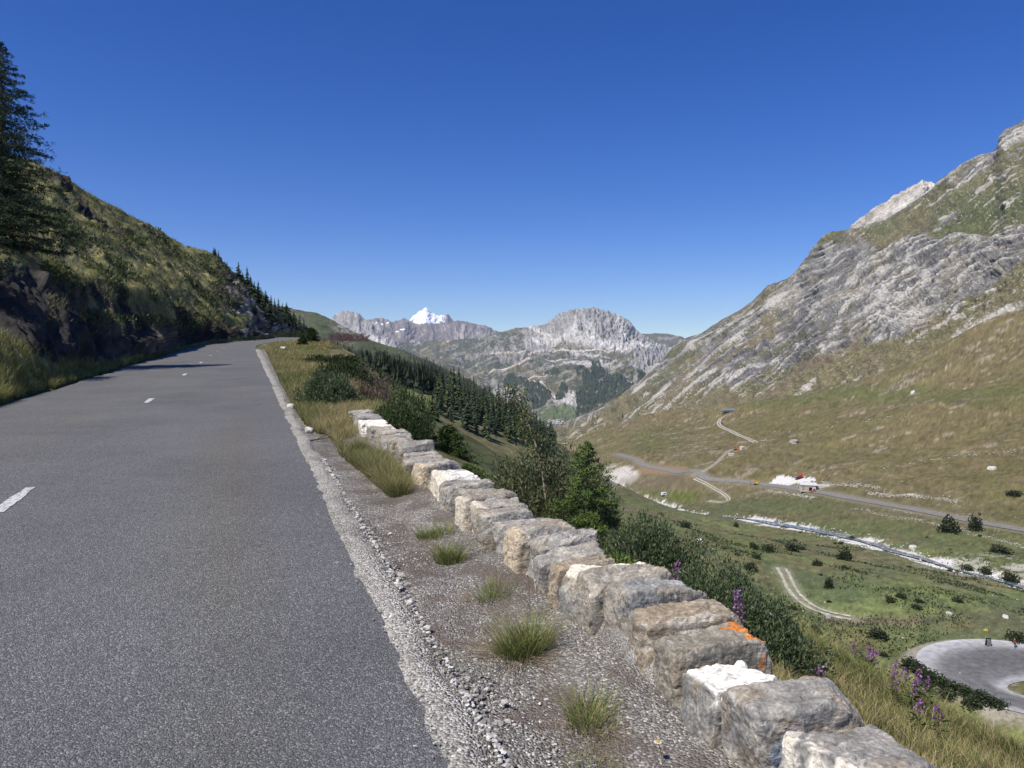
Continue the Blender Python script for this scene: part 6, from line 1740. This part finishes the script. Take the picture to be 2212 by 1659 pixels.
b = MB(); b.box((-Wd * .10, -.06, Ht * .42), (Wd * .20, .1, Ht * .8), 0, (.50, .43, .31)); [b.box((-Wd * .10 + (k_ - 2) * Wd * .042, -.13, Ht * .42), (.12, .06, Ht * .8), 0, (.34, .29, .21)) for k_ in range(5)]; b.obj('plank_panel', M_wood, bd)
b = MB(); [b.box((-Wd * .33, -.07, Ht * (.28 + .16 * k_)), (Wd * .19, .12, Ht * .06), 0, (.22, .17, .11)) for k_ in range(4)]; b.obj('vent_slats', M_wood, bd)
b = MB(); b.box((Wd * .75, -1.8, .5), (3.6, .5, 1.2), -.1, (.60, .58, .53)); o = b.obj('concrete_block', M_conc); o.parent = None
o.location = bd.location; o.rotation_euler = bd.rotation_euler; tag(o, 'short white concrete block lying beside the red tractor', 'concrete block')
# long grey barn on the moraine
x, y, z = hit(1580, 889.5, 500)
bn = empty('barn', (x, y, z), .08); tag(bn, 'long low grey roofed barn on the crest of the brown moraine', 'barn')
k_ = y / F; Wb = 32 * k_; Hb = 6.0 * k_
b = MB(); b.box((0, 4.5, Hb * .25), (Wb, 8.6, Hb * .5), 0, (.22, .21, .19)); b.obj('wall', M_conc, bn)
b = MB()
P = np.array([[-.5, -.02], [.5, -.02]]) * Wb * 1.01
V = np.array([[P[0, 0], -.4, Hb * .45], [P[1, 0], -.4, Hb * .45], [P[1, 0], 9.4, Hb * 1.02], [P[0, 0], 9.4, Hb * 1.02], [P[0, 0], -.4, Hb * .45 + .25], [P[1, 0], -.4, Hb * .45 + .25], [P[1, 0], 9.4, Hb * 1.02 + .25], [P[0, 0], 9.4, Hb * 1.02 + .25]])
b.add(V, np.array([[0, 3, 2, 1], [4, 5, 6, 7], [0, 1, 5, 4], [1, 2, 6, 5], [2, 3, 7, 6], [3, 0, 4, 7]]), (.17, .18, .21)); b.obj('roof', M_paintobj, bn)
b = MB(); b.box((Wb * .5 + .15, 4.6, Hb * .62), (.3, 9.4, Hb * .9), 0, (.05, .05, .055)); b.obj('gable', M_wood, bn)
b = MB(); b.box((-Wb * .5 - 2.6, 2, Hb * .12), (5.0, 5, Hb * .30), 0, (.10, .095, .085), .8); b.obj('lean_to', M_conc, bn)
# camper van in the meadow
vn_o = spot(1435.5, 1070, rz=.25, name='camper_van', label='white camper van parked on the small bright meadow by the stream', cat='van')
vn_o.scale = (1.15,) * 3
b = MB(); b.box((-.5, 0, 1.45), (4.2, 2.05, 2.0), 0, (.78, .79, .80), .94); b.box((2.1, 0, .95), (1.3, 1.95, 1.0), 0, (.76, .77, .78), .88); b.obj('body', M_paintobj, vn_o)
b = MB(); b.box((1.75, 0, 1.75), (.5, 1.8, .75), 0, (.02, .02, .03), .75); b.obj('windscreen', M_glass, vn_o)
b = MB(); b.box((-.2, -1.0, 1.75), (1.9, .08, .6), 0, (.02, .02, .03)); b.obj('side_window', M_glass, vn_o)
for x_ in (-1.7, 1.7):
    for s_ in (-1, 1):
        b = MB(); b.lathe((x_, s_ * .92, .36), [(.03, -.12), (.3, -.12), (.36, -.08), (.36, .08), (.3, .12), (.03, .12)], 14, 'y', (.02, .02, .02)); b.obj('wheel', M_paintobj, vn_o)
# chalk board and yellow sign at the hairpin
def hp_pt(px, py):
    u_, w_ = uw(px, py); Yt = (HP[2] + .12 - CAMZ) / w_
    return float(u_ * Yt), float(Yt)
x, y = hp_pt(2137, 1396)
z = gz(x, y)
bo = empty('chalk_board', (x, y, z), .12); tag(bo, 'black standing board with rows of white chalk writing at the far edge of the hairpin', 'board')
b = MB(); b.box((0, 0, .80), (1.0, .06, 1.45), 0, (.018, .018, .020), 1.0); q = b.obj('board', M_wood, bo)
q.rotation_euler = (-.16, 0, 0)
b = MB(); b.box((0, .50, .80), (1.0, .06, 1.45), 0, (.02, .02, .02)); q2 = b.obj('back_board', M_wood, bo); q2.rotation_euler = (.16, 0, 0)
b = MB()
for r_ in range(6):
    xx = -.40
    while xx < .34:
        w_ = random.uniform(.06, .15); b.box((xx + w_ / 2, -.045, 1.36 - r_ * .21), (w_, .012, random.uniform(.06, .10)), 0, (.55, .55, .54)); xx += w_ + .045
b.obj('chalk_writing', M_paintobj, q)
b = MB()
for s_ in (-1, 1): b.box((s_ * .46, -.04, .05), (.07, .08, .16), 0, (.10, .10, .10))
b.obj('feet', M_wood, bo)
x2, y2 = hp_pt(2137, 1392); z2 = gz(x2, y2 + 1.2)
sg = empty('yellow_sign', (x2, y2 + 1.2, z2)); tag(sg, 'small yellow signboard on a thin pole rising behind the black board', 'sign')
b = MB(); b.tube([(0, 0, -.2), (0, 0, 2.75)], .025, 8, (.30, .30, .30)); b.obj('pole', M_paintobj, sg)
b = MB(); b.box((0, -.05, 2.45), (.78, .03, .40), 0, (.72, .58, .05)); b.obj('panel', M_paintobj, sg)
b = MB(); b.box((0, -.045, 2.86), (.18, .03, .20), .0, (.72, .58, .05), .5); b.obj('top_marker', M_paintobj, sg)

# cyclists
def bicycle(loc, rz, label, grp=None):
    o = empty('bicycle', loc, rz); tag(o, label, 'bicycle', grp)
    for x_ in (-.5, .5):
        b = MB(); t_ = np.linspace(0, 2 * math.pi, 25); b.tube(np.stack([x_ + .33 * np.cos(t_), 0 * t_, .34 + .33 * np.sin(t_)], 1), .018, 6, (.015, .015, .015), cap=False)
        for a in np.linspace(0, math.pi, 7)[:-1]: b.tube([(x_ - .32 * math.cos(a), 0, .34 - .32 * math.sin(a)), (x_ + .32 * math.cos(a), 0, .34 + .32 * math.sin(a))], .003, 3, (.3, .3, .3), cap=False)
        b.obj('wheel', M_paintobj, o)
    b = MB(); c_ = (.03, .03, .035)
    for p_, q_ in (((-.06, 0, .28), (-.17, 0, .85)), ((-.06, 0, .28), (.38, 0, .82)), ((-.15, 0, .82), (.36, 0, .90)), ((-.5, 0, .34), (-.06, 0, .28)), ((-.5, 0, .34), (-.15, 0, .80)), ((.5, 0, .34), (.37, 0, .92))): b.tube([p_, q_], .02, 6, c_)
    b.obj('frame', M_paintobj, o)
    b = MB(); b.tube([(.37, 0, .92), (.42, 0, .98)], .015, 6, c_); b.tube([(.52, -.2, .90), (.50, -.2, .98), (.43, -.18, .99), (.42, 0, .985), (.43, .18, .99), (.50, .2, .98), (.52, .2, .90)], .016, 6, c_); b.obj('handlebar', M_paintobj, o)
    b = MB(); b.lathe((-.18, 0, .90), [(.01, -.13), (.07, -.08), (.05, .02), (.025, .12), (.01, .15)], 8, 'x', c_); b.obj('saddle', M_paintobj, o)
    return o
def skin_body(name, J, E, mat, parent):
    me = bpy.data.meshes.new(name); me.from_pydata([j[:3] for j in J], E, [])
    o = link(name, me, parent, mat)
    o.modifiers.new('skin', 'SKIN'); sl = me.skin_vertices[0].data
    for i, j in enumerate(J): sl[i].radius = (j[3], j[3] * (j[4] if len(j) > 4 else 1))
    sl[0].use_root = True
    s_ = o.modifiers.new('sub', 'SUBSURF'); s_.levels = 2; s_.render_levels = 2
    return o
M_skin = flat_mat('skin', (.42, .24, .16), .6, .3); M_red = flat_mat('dark_red_cloth', (.16, .018, .02), .9, .1); M_black = flat_mat('black_cloth', (.02, .02, .022), .9, .1); M_blue = flat_mat('dark_blue_cloth', (.03, .04, .07), .9, .1)
def rider(loc, rz, label, shirt, grp=None):
    o = empty('person', loc, rz); tag(o, label, 'person', grp)
    J = [(-.15, 0, .98, .13, .95), (-.02, 0, 1.18, .115, 1.1), (.12, 0, 1.38, .13, 1.25), (.19, 0, 1.48, .055), (.24, 0, 1.57, .05), (.27, 0, 1.68, .095, .85), (.28, 0, 1.77, .085, .85)]
    E = [(0, 1), (1, 2), (2, 3), (3, 4), (4, 5), (5, 6)]
    for s_ in (-1, 1):
        n_ = len(J)
        J += [(.13, s_ * .19, 1.40, .055), (.26, s_ * .23, 1.18, .042), (.43, s_ * .20, 1.03, .032), (.49, s_ * .19, 1.00, .036)]
        E += [(2, n_), (n_, n_ + 1), (n_ + 1, n_ + 2), (n_ + 2, n_ + 3)]
        n_ = len(J); kz = .10 if s_ > 0 else -.10
        J += [(-.10, s_ * .10, .92, .085), (.16, s_ * .12, .72 + kz, .062), (-.02 + kz * .5, s_ * .11, .34 + kz, .042), (.10 + kz * .5, s_ * .11, .26 + kz, .038)]
        E += [(0, n_), (n_, n_ + 1), (n_ + 1, n_ + 2), (n_ + 2, n_ + 3)]
    skin_body('body', J, E, M_skin, o)
    Jt = [(-.14, 0, 1.0, .14, 1.0), (-.01, 0, 1.19, .128, 1.12), (.125, 0, 1.39, .142, 1.26), (.17, 0, 1.455, .075)]
    Et = [(0, 1), (1, 2), (2, 3)]
    for s_ in (-1, 1): Jt += [(.13, s_ * .19, 1.40, .07), (.20, s_ * .215, 1.28, .058)]; n_ = len(Jt); Et += [(2, n_ - 2), (n_ - 2, n_ - 1)]
    skin_body('jersey', Jt, Et, shirt, o)
    Js = [(-.15, 0, .97, .14, 1.0)]; Es = []
    for s_ in (-1, 1): Js += [(-.10, s_ * .10, .91, .097), (.06, s_ * .115, .80 + (.05 if s_ > 0 else -.05), .080)]; n_ = len(Js); Es += [(0, n_ - 2), (n_ - 2, n_ - 1)]
    skin_body('shorts', Js, Es, M_black, o)
    b = MB(); b.lathe((.275, 0, 1.74), [(.112, -.02), (.118, .03), (.10, .09), (.06, .13), (.001, .145)], 12, 'z', (.06, .012, .015)); b.obj('helmet', M_paintobj, o, True)
    b = MB()
    for s_ in (-1, 1):
        kz = .10 if s_ > 0 else -.10; b.box((.07 + kz * .5, s_ * .11, .245 + kz), (.25, .09, .09), 0, (.75, .75, .75), .8)
    b.obj('shoes', M_paintobj, o)
    b = MB()
    for s_ in (-1, 1): b.box((.365, s_ * .035, 1.70), (.015, .022, .012), 0, (.02, .02, .02))
    b.obj('eyes', M_paintobj, o)
    return o
x, y = hp_pt(2192, 1399)
zc_ = HP[2] + .13
bicycle((x, y, zc_), 1.15, 'black bicycle ridden by the person in dark red at the hairpin bend')
rider((x, y, zc_), 1.15, 'cyclist in dark red top and black shorts at the far edge of the hairpin', M_red)
i_ = int(np.argmin(np.hypot(VROAD[:, 0] - at(1383, 1003, 850)[0], VROAD[:, 1] - 850)))
vx, vy = VROAD[i_]; vz = float(base_z(np.array([vx]), np.array([vy]))[0]) + .34
bicycle((float(vx), float(vy), vz), 1.9, 'bicycle of the far tiny rider on the bend of the valley road')
rider((float(vx), float(vy), vz), 1.9, 'far tiny cyclist in dark clothes on the bend of the valley road', M_blue)

# marker posts at the bend, lift station and pylon on the heights, dead trunks
for i, (px_, lab) in enumerate(((591, 'left one of two white marker posts at the foot of the far rock face'), (597, 'right one of two white marker posts at the foot of the far rock face'))):
    Yt = 205.0; u_, _ = uw(px_, HOR); zz = zr(Yt)
    o = empty('marker_post', (float(u_ * Yt), Yt, float(zz))); tag(o, lab, 'post')
    b = MB(); b.box((0, 0, .45), (.16, .12, 1.3), 0, (.78, .78, .76), .9); b.obj('post', M_paintobj, o)
    b = MB(); b.box((0, -.065, .9), (.10, .02, .16), 0, (.45, .05, .03) if i else (.06, .06, .06)); b.obj('reflector', M_paintobj, o)
def hcrest(px): return float(np.interp(px, [a for a, b_, c_ in HCc], [c_ for a, b_, c_ in HCc]))
for i, (a, b_, w_, h_, lab) in enumerate(((615, 664, 10, 3.6, 'left one of two dark timber structures on the ridge of the green hill'), (627, 667, 9, 4.0, 'right one of two dark timber structures on the ridge of the green hill'))):
    Yt = hcrest(a) - 20; x, y, z = [float(v) for v in at(a, b_ + .6, Yt)]; s_ = Yt / F
    o = empty('lift_station', (x, y, z - 2)); tag(o, lab, 'building')
    b = MB()
    for k_ in range(5): b.box(((k_ / 4 - .5) * w_ * s_, 0, h_ * s_ * .5), (.8, .8, h_ * s_), 0, (.07, .06, .05))
    b.obj('posts', M_wood, o)
    b = MB(); b.box((0, 0, h_ * s_ * (.92 if i else .8)), (w_ * s_ * 1.15, 5, 1.2), 0, (.06, .055, .05), 1, .08 if i else 0); b.obj('roof', M_wood, o)
    b = MB(); b.box((-.1 * w_ * s_, 1.5, h_ * s_ * .45), (w_ * s_ * .55, 2, h_ * s_ * .7), 0, (.05, .048, .045)); b.obj('wall', M_wood, o)
x, y, z = [float(v) for v in at(1199, 687.5, 8480)]
o = empty('lift_pylon', (x, y, z - 6)); tag(o, 'thin lift pylon on the left shoulder of the rocky summit', 'pylon')
b = MB(); b.tube([(0, 0, 0), (0, 0, 26)], [1.4, .9], 6, (.10, .10, .10)); b.obj('mast', M_paintobj, o)
b = MB(); b.box((0, 0, 25), (12, 1.4, 1.6), 0, (.10, .10, .10)); b.obj('crossarm', M_paintobj, o)
for (a, b_, yy0, h_, lx, lab) in ((901, 834, 250, 12, 5, 'pale bare leaning trunk standing in the wood on the spur'), (946, 905, 160, 14, -6, 'grey leaning snag at the edge of the grassy gully')):
    tx_, ty_ = hits(np.array([[a, b_]], float), yy0, 1200, 260)
    tz_ = gz(float(tx_[0]), float(ty_[0])); s_ = float(ty_[0]) / F
    o = empty('dead_tree', (float(tx_[0]), float(ty_[0]), tz_)); tag(o, lab, 'dead tree')
    b = MB(); b.tube([(0, 0, -.3), (lx * .4 * s_, 0, h_ * .5 * s_), (lx * s_, 0, h_ * s_)], [.22, .17, .06], 6, (.34, .31, .27)); b.obj('trunk', M_bark, o)
    b = MB(); b.tube([(lx * .5 * s_, 0, h_ * .6 * s_), (lx * .5 * s_ + .8, 0, h_ * .75 * s_)], [.07, .03], 5, (.30, .27, .23)); b.obj('branch_stub', M_bark, o)
# dead branch at the road edge, strip of green plastic
Yt = 2805.0 / (950 - 712); u_, _ = uw(688, HOR)
o = empty('dead_branch', (float(u_ * Yt), Yt, float(zr(Yt)) - .03)); tag(o, 'forked dead branch lying on the dirt beside the far wall', 'branch')
b = MB(); b.tube([(-.22, -.15, .02), (-.05, .0, .03), (.12, .10, .05), (.26, .22, .10)], [.012, .011, .008, .004], 6, (.09, .07, .055)); b.tube([(-.05, .0, .03), (.05, .14, .08), (.10, .25, .10)], [.008, .006, .003], 5, (.09, .07, .055)); b.obj('stick', M_bark, o)
Yt = 2805.0 / (1628 - 712); u_, _ = uw(1138, HOR)
o = empty('plastic_strip', (float(u_ * Yt), Yt, float(zr(Yt)) - .055)); tag(o, 'curled strip of dark green plastic lying on the gravel shoulder at the bottom edge', 'litter')
b = MB(); b.tube([(-.018, .03, .006), (-.024, .012, .012), (-.010, -.006, .010), (.012, -.014, .012), (.028, -.018, .006)], [.0035, .004, .004, .004, .0025], 6, (.03, .14, .11)); b.obj('strip', M_paintobj, o)
for i in range(3):
    pass

# village at the far end of the valley
HV = MB()
vil = [(1176, 905), (1182, 907), (1187, 909), (1192, 911), (1197, 912), (1203, 914), (1208, 913), (1190, 906), (1199, 908), (1206, 909), (1181, 902), (1212, 917), (1196, 916), (1204, 919), (1216, 913), (1185, 912), (1243, 903), (1249, 901), (1254, 902), (1259, 900), (1264, 899), (1250, 905), (1257, 905), (1240, 900), (1176, 899), (1188, 900)]
_fpx = np.linspace(950, 1700, 380)
def floor_pt(px, py):
    j = int(np.argmin(np.abs(_fpx - px))); P = FLV[:, j]; yy_ = proj(P[:, 0], P[:, 1], P[:, 2])[1]
    return P[int(np.argmin(np.abs(yy_ - py)))]
def house_meshes(v):
    W_, D_, Hh = [(16, 11, 7), (20, 13, 9), (12, 10, 6)][v]
    b1 = MB(); b1.box((0, 0, Hh / 2 - 1), (W_, D_, Hh + 2), 0, [(.66, .63, .58), (.50, .42, .33), (.62, .60, .57)][v]); me1 = b1.mesh('wall'); me1.materials.append(M_conc)
    b2 = MB(); V = np.array([[-W_ * .55, -D_ * .62, Hh - .4], [W_ * .55, -D_ * .62, Hh - .4], [W_ * .55, D_ * .62, Hh - .4], [-W_ * .55, D_ * .62, Hh - .4], [-W_ * .55, 0, Hh + 3.6], [W_ * .55, 0, Hh + 3.6]])
    b2.add(V, [np.array([[0, 1, 5, 4], [2, 3, 4, 5], [0, 3, 2, 1]]), np.array([[0, 4, 3], [1, 2, 5]])], [(.44, .43, .42), (.34, .33, .32), (.50, .49, .48)][v]); me2 = b2.mesh('roof'); me2.materials.append(M_conc)
    b3 = MB()
    for k_ in range(4): b3.box(((k_ - 1.5) * W_ * .22, -D_ / 2 - .06, Hh * .55), (1.3, .12, 1.6), 0, (.03, .03, .035))
    me3 = b3.mesh('windows'); me3.materials.append(M_glass)
    return me1, me2, me3
HM = [house_meshes(v) for v in range(3)]
for i, (a, b_) in enumerate(vil):
    P = floor_pt(a, b_)
    o = empty('house', (float(P[0]), float(P[1]), float(P[2]) + .5), random.uniform(-.8, .8)); tag(o, 'pale house in the village at the far end of the valley', 'house', 'houses of the far village')
    s_ = random.uniform(.8, 1.15); o.scale = (s_, s_, s_)
    for nm, me in zip(('wall', 'roof', 'window_row'), HM[i % 3]):
        q = bpy.data.objects.new(nm, me); COL.objects.link(q); q.parent = o
# ------------------------------------------------------------------ the air: one even box of haze
bpy.context.view_layer.update()
_b = np.array([tuple(o.matrix_world @ Vector(c)) for o in bpy.data.objects if o.type == 'MESH' for c in o.bound_box])
_lo, _hi = _b.min(0) - np.array([400, 400, 1.0]), _b.max(0) + np.array([400, 400, 20.0])

HZ = MB(); HZ.box(tuple((_lo + _hi) / 2), tuple(_hi - _lo), 0)
m = bpy.data.materials.new('air'); m.use_nodes = True; nt = m.node_tree
for n in list(nt.nodes): nt.nodes.remove(n)
pv = nt.nodes.new('ShaderNodeVolumePrincipled'); pv.inputs['Color'].default_value = (.72, .84, 1.0, 1); pv.inputs['Density'].default_value = 2.9e-5; pv.inputs['Anisotropy'].default_value = .1
ou = nt.nodes.new('ShaderNodeOutputMaterial'); nt.links.new(pv.outputs[0], ou.inputs['Volume'])
o = HZ.obj('haze', m); tag(o, kind='stuff'); o['label'] = 'thin blue haze in the valley air'; o['category'] = 'haze'
